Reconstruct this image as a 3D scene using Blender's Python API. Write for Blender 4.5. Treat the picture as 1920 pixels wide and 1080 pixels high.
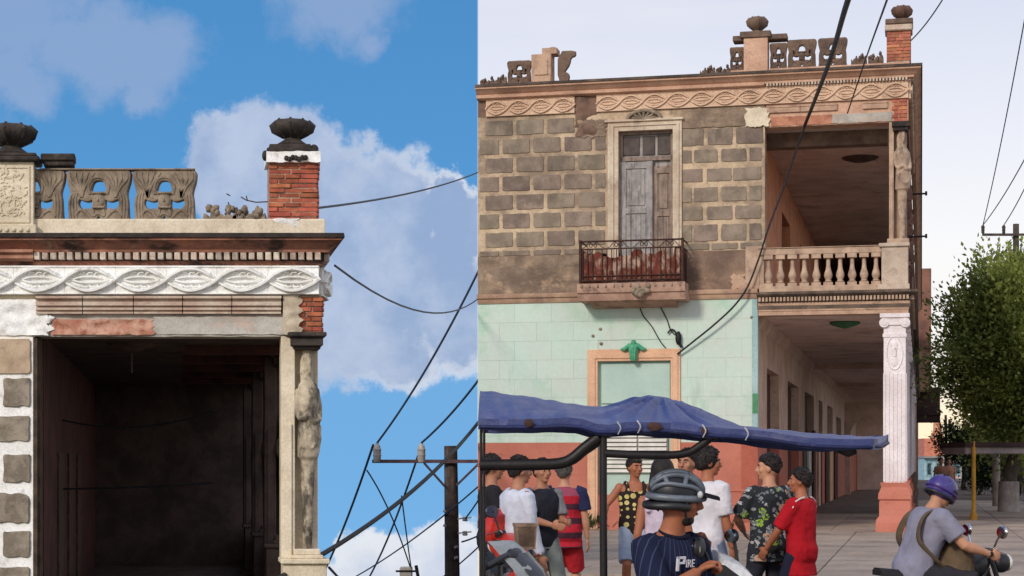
import bpy, bmesh, math, random
from mathutils import Vector, Matrix, noise as mnoise
random.seed(7)
for o in list(bpy.data.objects): bpy.data.objects.remove(o)
SC = bpy.context.scene
COL = SC.collection
R = math.radians
PI = math.pi

# ------------------------------------------------------------------ camera
FPX, CX, HZ, EYE = 3331.0, 960.0, 868.0, 1.62       # focal length in photo pixels, centre column, horizon row, eye height
cam = bpy.data.cameras.new('camera'); co = bpy.data.objects.new('camera', cam); COL.objects.link(co)
co.location = (0, 0, EYE); co.rotation_euler = (R(90), 0, 0)
cam.sensor_width = 36; cam.lens = FPX/1920*36
cam.shift_y = (HZ-540)/1920
cam.clip_start = 0.1; cam.clip_end = 3000
SC.camera = co

# ------------------------------------------------------------------ world
SUN_AZ, SUN_EL = R(-34), R(28)     # azimuth of the sun seen from the facades: behind the camera and to its left
def srgb(r, g, b, k=1.0):
    f = lambda c: (c/12.92 if c <= .04045 else ((c+.055)/1.055)**2.4)
    return (f(r/255)*k, f(g/255)*k, f(b/255)*k, 1)
W = bpy.data.worlds.new('World'); SC.world = W; W.use_nodes = True
class NT:
    def __init__(s, nt): s.nt = nt; s.n = nt.nodes; s.l = nt.links
    def new(s, t, **kw):
        n = s.n.new(t)
        for k, v in kw.items(): setattr(n, k, v)
        return n
    def put(s, sock, v):
        if isinstance(v, bpy.types.NodeSocket): s.l.new(v, sock)
        else: sock.default_value = v
    def math(s, op, a, b=None, c=None):
        n = s.new('ShaderNodeMath', operation=op); s.put(n.inputs[0], a)
        if b is not None: s.put(n.inputs[1], b)
        if c is not None: s.put(n.inputs[2], c)
        return n.outputs[0]
    def vmath(s, op, a, b=None):
        n = s.new('ShaderNodeVectorMath', operation=op); s.put(n.inputs[0], a)
        if b is not None: s.put(n.inputs[1], b)
        return n
    def smooth(s, v, lo, hi, a=0.0, b=1.0):
        n = s.new('ShaderNodeMapRange', interpolation_type='SMOOTHSTEP')
        s.put(n.inputs[0], v); s.put(n.inputs[1], lo); s.put(n.inputs[2], hi); s.put(n.inputs[3], a); s.put(n.inputs[4], b)
        return n.outputs[0]
    def mix(s, f, a, b, mode='MIX'):
        n = s.new('ShaderNodeMix', data_type='RGBA', blend_type=mode)
        s.put(n.inputs[0], f); s.put(n.inputs[6], a); s.put(n.inputs[7], b)
        return n.outputs[2]
    def ramp(s, v, stops):
        n = s.new('ShaderNodeValToRGB'); s.put(n.inputs[0], v); cr = n.color_ramp
        while len(cr.elements) < len(stops): cr.elements.new(.5)
        for e, (p, c) in zip(cr.elements, sorted(stops, key=lambda q: q[0])): e.position = p; e.color = c
        return n.outputs[0]
    def noise(s, vec, scale, detail=6, rough=.55, dist=0):
        n = s.new('ShaderNodeTexNoise'); s.put(n.inputs['Vector'], vec); n.inputs['Scale'].default_value = scale
        n.inputs['Detail'].default_value = detail; n.inputs['Roughness'].default_value = rough; n.inputs['Distortion'].default_value = dist
        return n
def make_world():
    nt = W.node_tree; nt.nodes.clear(); N = NT(nt)
    tc = N.new('ShaderNodeTexCoord'); d = tc.outputs['Generated']
    sep = N.new('ShaderNodeSeparateXYZ'); N.put(sep.inputs[0], d); x, y, z = sep.outputs
    az = N.math('ARCTAN2', x, y); el = N.math('ARCSINE', z)
    pa = lambda px: math.atan((px-CX)/FPX)
    pe = lambda py: math.atan((HZ-py)/FPX)
    # clear blue side of the sky (towards the west) and the pale, hazy bank of dusk cloud to the right of it
    e01 = N.smooth(el, -.5, 1.6); e01.node.interpolation_type = 'LINEAR'
    q = lambda e: (e+.5)/2.1
    blue = N.ramp(e01, [(q(-.4), srgb(150,175,195)), (q(-.06), srgb(122,184,236)), (q(.05), srgb(106,170,226)), (q(.15), srgb(80,150,210)),
                        (q(.26), srgb(72,140,200)), (q(.8), srgb(58,112,178)), (q(1.5), srgb(50,98,165))])
    pale = N.ramp(e01, [(q(-.4), srgb(200,190,180)), (q(.0), srgb(255,240,215)), (q(.07), srgb(255,251,246)), (q(.12), srgb(252,251,252)), (q(.18), srgb(238,240,250)),
                        (q(.26), srgb(219,224,242)), (q(.8), srgb(205,214,238)), (q(1.5), srgb(196,206,234))])
    # clouds
    cmb = N.new('ShaderNodeCombineXYZ'); N.put(cmb.inputs[0], az); N.put(cmb.inputs[1], el)
    w1 = N.noise(d, 17, 11, .66).outputs['Color']
    w2 = N.vmath('SUBTRACT', w1, (.5, .5, .5)).outputs[0]
    w3 = N.vmath('MULTIPLY', w2, (.062, .062, 0)).outputs[0]
    pos = N.vmath('ADD', cmb.outputs[0], w3).outputs[0]
    def field(blobs):
        f = None
        for cx, cy, rx, ry, wt in blobs:
            a = N.vmath('SUBTRACT', pos, (pa(cx), pe(cy), 0)).outputs[0]
            b = N.vmath('MULTIPLY', a, (FPX/rx, FPX/ry, 0)).outputs[0]
            ln = N.vmath('LENGTH', b).outputs['Value']
            g = N.math('MULTIPLY', N.math('SUBTRACT', 1.0, ln), wt)
            f = g if f is None else N.math('MAXIMUM', f, g)
        return f
    det = N.noise(d, 40, 8, .6).outputs['Fac']; dd = N.math('MULTIPLY', N.math('SUBTRACT', det, .5), .7)
    big = N.math('ADD', field([(505,330,150,130,1),(600,400,180,150,1),(700,410,150,130,1),(600,560,230,165,1),(770,520,170,160,1),(700,640,150,85,1),(840,455,80,90,1),(870,600,110,110,1),(420,300,90,70,.8),(830,390,70,55,1)]), dd)
    big_a = N.smooth(big, -.06, .22)
    thin = N.math('ADD', field([(30,60,140,130,1),(200,110,170,100,1),(300,110,120,100,1),(265,165,60,50,1),(20,170,110,60,.8),(650,20,130,70,.7),(690,80,50,40,.6),(-150,100,190,200,1),(-300,300,250,160,1)]), dd)
    thin_a = N.smooth(thin, -.08, .5, 0, .72)
    low = N.math('ADD', field([(700,1040,85,60,1),(760,1090,180,75,1),(860,1040,90,60,1),(640,1110,110,60,1),(-200,900,300,90,1)]), dd)
    low_a = N.smooth(low, -.06, .25)
    # the same broken cloud goes on outside the frame
    gen = N.noise(d, 3.2, 8, .55).outputs['Fac']
    out = N.math('MAXIMUM', N.smooth(el, .30, .42), N.smooth(az, -.34, -.5))
    gen_a = N.math('MULTIPLY', N.smooth(gen, .5, .64, 0, .85), out)
    tone = N.math('ADD', N.math('MULTIPLY', N.noise(d, 15, 9, .62).outputs['Fac'], .8), N.math('MULTIPLY', N.noise(d, 7, 4, .5).outputs['Fac'], .2))
    body = N.mix(N.smooth(tone, .38, .64), srgb(146,170,208), srgb(186,200,226))
    edge = N.smooth(N.math('ADD', big, N.math('MULTIPLY', N.math('SUBTRACT', tone, .5), .5)), .34, .04)
    east = N.smooth(az, pa(560), pa(830))
    body = N.mix(N.math('MULTIPLY', edge, N.math('ADD', N.math('MULTIPLY', east, .75), .2)), body, srgb(226,230,240))
    sky = N.mix(thin_a, blue, srgb(150,172,210))
    sky = N.mix(gen_a, sky, srgb(196,206,224))
    sky = N.mix(big_a, sky, body)
    sky = N.mix(low_a, sky, N.mix(N.smooth(tone, .36, .6), srgb(196,209,232), srgb(232,236,244)))
    seam = pa(896)
    right = N.math('MAXIMUM', N.smooth(az, seam-.0006, seam+.0006), N.smooth(az, -1.3, -2.2))
    streak = N.noise(N.vmath('MULTIPLY', d, (2, 2, 11)).outputs[0], 3, 4).outputs['Fac']
    pale = N.mix(N.smooth(streak, .45, .75, 0, .25), pale, srgb(252,246,244))
    glow = N.math('MULTIPLY', N.smooth(el, .055, .0), N.math('MULTIPLY', N.smooth(az, .19, .235), N.smooth(az, .5, .33)))
    pale = N.mix(glow, pale, (1.25, .98, .62, 1))
    sky = N.mix(right, sky, pale)
    st = N.new('ShaderNodeTexSky', sky_type='NISHITA'); st.sun_disc = False
    st.sun_elevation = SUN_EL; st.sun_rotation = PI-SUN_AZ
    st.air_density = 1; st.dust_density = 1.5; st.ozone_density = 1
    back = .06
    ns = N.mix(1.0, st.outputs[0], (.1, .1, .1, 1), 'MULTIPLY')
    sky = N.mix(back, sky, ns)
    sky = N.mix(1.0, sky, (9.5, 9.5, 9.5, 1), 'MULTIPLY')
    bg = N.new('ShaderNodeBackground'); N.put(bg.inputs[0], sky); bg.inputs[1].default_value = .1
    o = N.new('ShaderNodeOutputWorld'); N.l.new(bg.outputs[0], o.inputs[0])
    W.cycles.sampling_method = 'MANUAL'; W.cycles.sample_map_resolution = 1024
make_world()

# ------------------------------------------------------------------ sun and exposure
sl = bpy.data.lights.new('sun', 'SUN'); sl.energy = 2.0; sl.angle = R(10); sl.color = (1, .905, .79)
so = bpy.data.objects.new('sun', sl); COL.objects.link(so); so.location = (-20, -20, 40)
sv = Vector((math.sin(SUN_AZ)*math.cos(SUN_EL), -math.cos(SUN_AZ)*math.cos(SUN_EL), math.sin(SUN_EL)))
so.rotation_euler = sv.to_track_quat('Z', 'Y').to_euler()
SC.view_settings.view_transform = 'Standard'; SC.view_settings.look = 'None'
SC.view_settings.exposure = 0.1; SC.view_settings.gamma = 1
try: SC.view_settings.use_curve_mapping = False
except Exception: pass
SC.cycles.max_bounces = 10; SC.cycles.diffuse_bounces = 8; SC.cycles.use_denoising = True

# ------------------------------------------------------------------ frames: local (u right, v deep, z up) of a building
class Frame:
    def __init__(s, ox, oy, th, skew=0.0): s.ox, s.oy, s.th, s.k = ox, oy, th, skew; s.c, s.s = math.cos(th), math.sin(th)
    def P(s, u, v, z): u = u+s.k*v; return Vector((s.ox+u*s.c+v*s.s, s.oy-u*s.s+v*s.c, z))
    def u(s, px, v=0.0):
        t = (px-CX)/FPX; k = s.k*v
        return (t*(s.oy+v*s.c)-s.ox-v*s.s)/(s.c+t*s.s)-k
    def v(s, px, u):
        t = (px-CX)/FPX
        return (s.ox+u*s.c-t*(s.oy-u*s.s))/(t*(s.c-s.k*s.s)-s.s-s.k*s.c)
    def z(s, py, u=0.0, v=0.0): return EYE+(HZ-py)/FPX*s.P(u, v, 0).y
    def rot(s): return -s.th
FR = Frame((1703-CX)/FPX*38.5, 38.5, math.atan((1728-CX)/FPX))
FL = Frame((600-CX)/FPX*22.3, 22.3, 0.0, (330-CX)/FPX)
FW = Frame(0, 0, 0)
def at(px, py, d): return Vector(((px-CX)/FPX*d, d, EYE+(HZ-py)/FPX*d))

# ------------------------------------------------------------------ materials
MATS = {}
def mat(name, c1, c2=None, sc=3.0, lo=.35, hi=.65, stain=None, sa=.5, ss=(1, 1, 1), st=.55, stain2=None, sa2=.5, ss2=(1,1,1), st2=.6,
        rough=.85, bump=.25, bs=45.0, bd=.01, rnd=.0, metal=0.0, spec=.3, emit=None, fine=.12, hue=0.0, tilt=None):
    if name in MATS: return MATS[name]
    m = bpy.data.materials.new(name); m.use_nodes = True; N = NT(m.node_tree); N.n.clear()
    b = N.new('ShaderNodeBsdfPrincipled'); o = N.new('ShaderNodeOutputMaterial'); N.l.new(b.outputs[0], o.inputs[0])
    g = N.new('ShaderNodeNewGeometry'); pos = g.outputs['Position']
    oi = N.new('ShaderNodeObjectInfo')
    if c2 is None: c2 = tuple(min(1, c*.82) for c in c1[:3])+(1,)
    n1 = N.noise(pos, sc, 8, .6)
    col = N.mix(N.smooth(n1.outputs['Fac'], lo, hi), c1, c2)
    if fine:
        n3 = N.noise(pos, sc*14, 5, .65)
        f = N.smooth(n3.outputs['Fac'], .3, .7, 1-fine, 1+fine)
        cb = N.new('ShaderNodeCombineColor')
        for i in range(3): N.put(cb.inputs[i], f)
        col = N.mix(1.0, col, cb.outputs[0], 'MULTIPLY')
    for stn, a, s_, t in ((stain, sa, ss, st), (stain2, sa2, ss2, st2)):
        if stn is None: continue
        v = N.vmath('MULTIPLY', pos, s_).outputs[0]
        n2 = N.noise(v, 1.0, 9, .68)
        col = N.mix(N.smooth(n2.outputs['Fac'], t-.05, t+.13, 0, a), col, stn)
    if rnd:
        hs = N.new('ShaderNodeHueSaturation')
        N.put(hs.inputs['Value'], N.math('ADD', N.math('MULTIPLY', oi.outputs['Random'], 2*rnd), 1-rnd))
        if hue: N.put(hs.inputs['Hue'], N.math('ADD', N.math('MULTIPLY', N.math('FRACT', N.math('MULTIPLY', oi.outputs['Random'], 7.31)), 2*hue), .5-hue))
        N.put(hs.inputs['Color'], col); col = hs.outputs[0]
    N.put(b.inputs['Base Color'], col)
    b.inputs['Roughness'].default_value = rough; b.inputs['Metallic'].default_value = metal
    b.inputs['Specular IOR Level'].default_value = spec
    if bump:
        n4 = N.noise(pos, bs, 7, .65)
        bp = N.new('ShaderNodeBump'); bp.inputs['Strength'].default_value = bump; bp.inputs['Distance'].default_value = bd
        N.put(bp.inputs['Height'], n4.outputs['Fac']); N.l.new(bp.outputs[0], b.inputs['Normal'])
    if emit:
        b.inputs['Emission Color'].default_value = emit[:3]+(1,); b.inputs['Emission Strength'].default_value = emit[3]
    MATS[name] = m
    return m

# ------------------------------------------------------------------ mesh builder (vertices in world space, made local when built)
MW = {}
class MB:
    def __init__(s): s.v = []; s.f = []; s.mi = []
    def add(s, vs, fs, mi=0):
        b = len(s.v); s.v += [Vector(v) for v in vs]
        for f in fs: s.f.append(tuple(b+i for i in f)); s.mi.append(mi)
        return s
    def box(s, F, u0, u1, v0, v1, z0, z1, mi=0):
        vs = [F.P(u, v, z) for z in (z0, z1) for v in (v0, v1) for u in (u0, u1)]
        return s.add(vs, [(0,2,3,1),(4,5,7,6),(0,1,5,4),(2,6,7,3),(0,4,6,2),(1,3,7,5)], mi)
    def prism(s, F, poly, a, b, axis='u', mi=0, ma=0.0, mb=0.0):
        """poly of (v,z) run along u from a to b, or of (u,z) run along v; ma, mb mitre the two ends"""
        n = len(poly)
        if axis == 'u': vs = [F.P(e+m*p, p, z) for e, m in ((a, ma), (b, mb)) for p, z in poly]
        else: vs = [F.P(p, e+m*p, z) for e, m in ((a, ma), (b, mb)) for p, z in poly]
        fs = [(i, (i+1) % n, n+(i+1) % n, n+i) for i in range(n)]+[tuple(range(n-1, -1, -1)), tuple(range(n, 2*n))]
        return s.add(vs, fs, mi)
    def tube(s, pts, r, n=8, mi=0, cap=True, flat=1.0, flatdir=None):
        pts = [Vector(p) for p in pts]; k = len(pts)
        rs = r if isinstance(r, (list, tuple)) else [r]*k
        vs = []; prev = None
        for i, p in enumerate(pts):
            t = (pts[min(i+1, k-1)]-pts[max(i-1, 0)]).normalized()
            if prev is None:
                ref = flatdir if flatdir is not None else (Vector((0, 0, 1)) if abs(t.z) < .9 else Vector((1, 0, 0)))
                a = (ref-t*ref.dot(t)).normalized()
            else: a = (prev-t*prev.dot(t)).normalized()
            prev = a; b = t.cross(a)
            for j in range(n):
                q = 2*PI*j/n
                vs.append(p+a*(math.cos(q)*rs[i]*flat)+b*(math.sin(q)*rs[i]))
        fs = [(i*n+j, i*n+(j+1) % n, (i+1)*n+(j+1) % n, (i+1)*n+j) for i in range(k-1) for j in range(n)]
        if cap: fs += [tuple(range(n-1, -1, -1)), tuple(range((k-1)*n, k*n))]
        return s.add(vs, fs, mi)
    def lathe(s, c, prof, n=16, mi=0, flute=0.0, nf=8):
        c = Vector(c); vs = []
        for r, z in prof:
            for j in range(n):
                q = 2*PI*j/n; rr = r*(1+flute*math.cos(nf*q))
                vs.append(c+Vector((rr*math.cos(q), rr*math.sin(q), z)))
        k = len(prof)
        fs = [(i*n+j, i*n+(j+1) % n, (i+1)*n+(j+1) % n, (i+1)*n+j) for i in range(k-1) for j in range(n)]
        fs += [tuple(range(n-1, -1, -1)), tuple(range((k-1)*n, k*n))]
        return s.add(vs, fs, mi)
    def ell(s, c, rx, ry, rz, n=12, m=8, M=None, mi=0, warp=None):
        vs = []; c = Vector(c)
        for i in range(m+1):
            th = PI*i/m
            for j in range(n):
                q = 2*PI*j/n
                p = Vector((math.sin(th)*math.cos(q), math.sin(th)*math.sin(q), math.cos(th)))
                k = warp(p) if warp else 1.0
                p = Vector((p.x*rx*k, p.y*ry*k, p.z*rz*k))
                if M: p = M @ p
                vs.append(c+p)
        fs = [(i*n+j, (i+1)*n+j, (i+1)*n+(j+1) % n, i*n+(j+1) % n) for i in range(m) for j in range(n)]
        return s.add(vs, fs, mi)
    def loft(s, rings, mi=0, cap=True):
        n = len(rings[0]); k = len(rings); vs = [p for r in rings for p in r]
        fs = [(i*n+j, i*n+(j+1) % n, (i+1)*n+(j+1) % n, (i+1)*n+j) for i in range(k-1) for j in range(n)]
        if cap: fs += [tuple(range(n-1, -1, -1)), tuple(range((k-1)*n, k*n))]
        return s.add(vs, fs, mi)
    def build(s, name, mats, parent=None, smooth=None, bevel=0.0, loc=None, rotz=0.0, kind=None, merge=True):
        if parent is not None: M = MW[parent.name]
        elif loc is not None: M = Matrix.Translation(loc) @ Matrix.Rotation(rotz, 4, 'Z')
        else: M = Matrix.Identity(4)
        Mi = M.inverted(); vs = [Mi @ v for v in s.v]
        if parent is not None and vs:
            lo = [min(v[i] for v in vs) for i in range(3)]; hi = [max(v[i] for v in vs) for i in range(3)]
            c = Vector([(a+b)/2 for a, b in zip(lo, hi)]); vs = [v-c for v in vs]
        else: c = Vector((0, 0, 0))
        me = bpy.data.meshes.new(name); me.from_pydata(vs, [], s.f)
        me.polygons.foreach_set('material_index', s.mi)
        if merge or bevel:
            bm = bmesh.new(); bm.from_mesh(me)
            if merge: bmesh.ops.remove_doubles(bm, verts=bm.verts, dist=1e-5)
            bmesh.ops.recalc_face_normals(bm, faces=bm.faces)
            if bevel: bmesh.ops.bevel(bm, geom=bm.edges, offset=bevel, segments=1, affect='EDGES', clamp_overlap=True)
            bm.to_mesh(me); bm.free()
        for m in (mats if isinstance(mats, (list, tuple)) else [mats]): me.materials.append(m)
        if smooth is not None:
            me.polygons.foreach_set('use_smooth', [True]*len(me.polygons))
            if smooth < 180: me.set_sharp_from_angle(angle=R(smooth))
        ob = bpy.data.objects.new(name, me); COL.objects.link(ob)
        if parent is not None: ob.parent = parent; ob.location = c; MW[ob.name] = M @ Matrix.Translation(c)
        else:
            if loc is not None: ob.location = loc; ob.rotation_euler = (0, 0, rotz)
            MW[ob.name] = M
        if kind: ob['kind'] = kind
        return ob
def thing(name, label, cat, loc, rotz=0.0, group=None):
    o = bpy.data.objects.new(name, None); COL.objects.link(o); o.empty_display_size = .2
    o.location = loc; o.rotation_euler = (0, 0, rotz); o['label'] = label; o['category'] = cat
    if group: o['group'] = group
    MW[o.name] = Matrix.Translation(loc) @ Matrix.Rotation(rotz, 4, 'Z')
    return o
def tag(o, label, cat, group=None):
    o['label'] = label; o['category'] = cat
    if group: o['group'] = group
    return o
def inst(me, name, parent, P, rotz=0.0, scale=(1, 1, 1), label=None):
    """another piece sharing a mesh: P is a world point, rotz the world turn"""
    o = bpy.data.objects.new(name, me); COL.objects.link(o); o.parent = parent
    M = MW[parent.name]; L = M.inverted() @ (Matrix.Translation(P) @ Matrix.Rotation(rotz, 4, 'Z') @ Matrix.Diagonal(Vector(scale).to_4d()))
    o.matrix_basis = L
    MW[o.name] = M @ L
    if label: o['label'] = label
    return o
def proto(mb, name, mats, smooth=None, bevel=0.0):
    """a mesh datablock alone (no object)"""
    o = mb.build(name, mats, smooth=smooth, bevel=bevel); me = o.data
    bpy.data.objects.remove(o); return me
DG = None
def eval_mesh(ob):
    dg = bpy.context.evaluated_depsgraph_get(); dg.update()
    e = ob.evaluated_get(dg); me = bpy.data.meshes.new_from_object(e); return me
def remesh(mb, voxel, smooth_it=2, fac=.5, disp=None):
    """one continuous skin over overlapping solids; returns (verts, faces)"""
    me = bpy.data.meshes.new('tmp'); me.from_pydata(mb.v, [], mb.f)
    bm = bmesh.new(); bm.from_mesh(me); bmesh.ops.remove_doubles(bm, verts=bm.verts, dist=1e-6)
    bmesh.ops.recalc_face_normals(bm, faces=bm.faces); bm.to_mesh(me); bm.free()
    ob = bpy.data.objects.new('tmp', me); COL.objects.link(ob)
    m = ob.modifiers.new('r', 'REMESH'); m.mode = 'VOXEL'; m.voxel_size = voxel
    if smooth_it:
        q = ob.modifiers.new('s', 'SMOOTH'); q.iterations = smooth_it; q.factor = fac
    e = eval_mesh(ob)
    vs = [v.co.copy() for v in e.vertices]
    if disp: vs = [v+n*disp(v, n) for v, n in zip(vs, [x.normal.copy() for x in e.vertices])]
    fs = [tuple(p.vertices) for p in e.polygons]
    bpy.data.objects.remove(ob); bpy.data.meshes.remove(me); bpy.data.meshes.remove(e)
    return vs, fs
def fill2d(outline, holes, depth, bevel=0.0):
    """flat outline with holes, given depth: returns verts (x,y,z) with z the thickness, and faces"""
    cu = bpy.data.curves.new('tmp', 'CURVE'); cu.dimensions = '2D'; cu.fill_mode = 'BOTH'; cu.extrude = depth/2-bevel; cu.bevel_depth = bevel; cu.bevel_resolution = 1
    for pts in [outline]+holes:
        sp = cu.splines.new('POLY'); sp.points.add(len(pts)-1); sp.use_cyclic_u = True
        for p, (x, y) in zip(sp.points, pts): p.co = (x, y, 0, 1)
    ob = bpy.data.objects.new('tmp', cu); COL.objects.link(ob)
    e = eval_mesh(ob); vs = [v.co.copy() for v in e.vertices]; fs = [tuple(p.vertices) for p in e.polygons]
    bpy.data.objects.remove(ob); bpy.data.curves.remove(cu); bpy.data.meshes.remove(e)
    return vs, fs
def smooth_closed(pts, n=3):
    """Chaikin rounding of a closed outline"""
    for _ in range(n):
        q = []
        for i, p in enumerate(pts):
            a = pts[(i+1) % len(pts)]
            q += [(p[0]*.75+a[0]*.25, p[1]*.75+a[1]*.25), (p[0]*.25+a[0]*.75, p[1]*.25+a[1]*.75)]
        pts = q
    return pts
def spline(pts, n=6):
    """Catmull-Rom through points"""
    pts = [Vector(p) for p in pts]; P = [pts[0]*2-pts[1]]+pts+[pts[-1]*2-pts[-2]]; out = []
    for i in range(1, len(P)-2):
        for k in range(n):
            t = k/n; a, b, c, d = P[i-1], P[i], P[i+1], P[i+2]
            out.append(.5*((2*b)+(c-a)*t+(2*a-5*b+4*c-d)*t*t+(3*b-a-3*c+d)*t**3))
    out.append(pts[-1]); return out
# ------------------------------------------------------------------ palette of the masonry
S = srgb
M_cream = mat('cream_plaster', S(230,217,192), S(208,194,168), 2.5, stain=S(120,104,84), sa=.55, ss=(2,2,.8), st=.6, stain2=S(64,56,48), sa2=.5, ss2=(5,5,2), st2=.68, bump=.5)
M_white = mat('white_plaster', S(250,250,247), S(234,233,228), 3, stain=S(150,140,128), sa=.6, ss=(6,6,6), st=.6, stain2=S(92,82,76), sa2=.6, ss2=(14,14,9), st2=.66, bump=.5, bs=25)
M_dark = mat('weathered_dark_stone', S(72,64,58), S(44,40,38), 5, stain=S(128,116,102), sa=.5, ss=(9,9,5), st=.6, bump=.8, bs=30)
M_cast = mat('cast_stone', S(160,144,124), S(122,108,92), 4, stain=S(58,50,44), sa=.7, ss=(6,6,4), st=.56, stain2=S(170,158,140), sa2=.5, ss2=(10,10,6), st2=.62, bump=.7, bs=35)
M_rust = mat('red_brown_plaster', S(168,112,90), S(136,94,78), 3, stain=S(46,38,35), sa=.92, ss=(1.6,1.6,4), st=.5, stain2=S(176,150,128), sa2=.6, ss2=(5,5,6), st2=.6, bump=.5)
M_black = mat('blackened_edge_and_shade', S(58,50,46), S(36,32,31), 4, stain=S(96,84,74), sa=.5, ss=(3,3,8), st=.6, bump=.5)
M_dentil = mat('dentil_plaster', S(216,204,188), S(182,158,140), 6, stain=S(70,56,50), sa=.7, ss=(4,4,4), st=.58, rnd=.2, bump=.4)
M_mould = mat('worn_moulding', S(206,190,172), S(178,148,130), 2.2, stain=S(110,80,66), sa=.6, ss=(2,2,6), st=.58, bump=.4)
M_grey = mat('grey_render', S(186,180,170), S(160,152,142), 3, stain=S(202,164,144), sa=.8, ss=(1.3,1.3,3), st=.57, stain2=S(92,74,64), sa2=.6, ss2=(4,4,6), st2=.66, bump=.6)
M_brick = mat('red_brick', S(184,104,76), S(150,82,62), 8, stain=S(206,160,132), sa=.5, ss=(7,7,10), st=.6, rnd=.3, hue=.012, bump=.7, bs=60)
M_mortar = mat('brick_mortar', S(196,180,160), S(150,130,112), 9, bump=.6, stain=S(90,70,60), sa=.6, ss=(6,6,6), st=.58)
M_block = mat('worn_grey_block', S(158,146,130), S(122,112,98), 5, stain=S(96,86,76), sa=.6, ss=(8,8,8), st=.55, stain2=S(188,178,162), sa2=.5, ss2=(11,11,11), st2=.6, rnd=.1, bump=.8, bs=40)
M_tan = mat('tan_block', S(198,176,148), S(172,150,124), 4, stain=S(120,104,86), sa=.5, ss=(5,5,5), st=.6, bump=.6)
M_shade = mat('shade_dark_plaster', S(100,84,76), S(74,62,57), 2, bump=.4)  # plain plaster, with the loggia's shade put into its colour
M_shade_red = mat('dark_red_plaster', S(92,56,50), S(64,42,38), 2, bump=.4)  # red plaster, likewise darkened for the shade of the loggia
M_jamb = mat('brown_jamb', S(92,74,62), S(62,50,44), 6, bump=.4)
M_wire = mat('cable_black', S(38,38,42), S(30,30,34), 8, bump=0, rough=.6)
M_iron = mat('rusted_iron', S(74,48,40), S(52,38,34), 14, stain=S(128,70,48), sa=.6, ss=(20,20,8), st=.56, bump=.5, rough=.8)

# ------------------------------------------------------------------ shared pieces
def cornice(mb, F, ul, ur, prof, depth, mi=0):
    n = [[F.P(u, v, z) for q, z in prof for u, v in [g(q)]] for g in (lambda q: (ul, -q), lambda q: (ur+q, -q), lambda q: (ur+q, depth))]
    return mb.loft(n, mi)
def block_protos(name, m, count, jit, seed, inset=.06):
    rr = random.Random(seed); out = []
    for k in range(count):
        base = []
        for i in range(7): base.append((-.5+i/7, -.5))
        for i in range(4): base.append((.5, -.5+i/4))
        for i in range(7): base.append((.5-i/7, .5))
        for i in range(4): base.append((-.5, .5-i/4))
        pts = [(x*(1-abs(rr.gauss(0, jit))), z*(1-abs(rr.gauss(0, jit*1.6)))) for x, z in base]
        pts = smooth_closed(pts, 1)
        b = MB(); rings = []
        for y, k2 in ((1, 1.0), (.15, 1.0), (0, 1-inset)): rings.append([Vector((x*k2, y, z*k2)) for x, z in pts])
        b.loft(rings); out.append(proto(b, name, m, smooth=40))
    return out
BLK_L = block_protos('stone_block', M_block, 6, .05, 3, .04)
def brick_proto(m, name='brick'):
    b = MB().box(FW, -.5, .5, 0, 1, -.5, .5); return proto(b, name, m, bevel=.04)
BRK = brick_proto(M_brick)
_v = MB().box(FW, -.5, .5, 0, 1, -.5, .5); DENT = proto(_v, 'dentil', M_dentil, bevel=.05)

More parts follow.
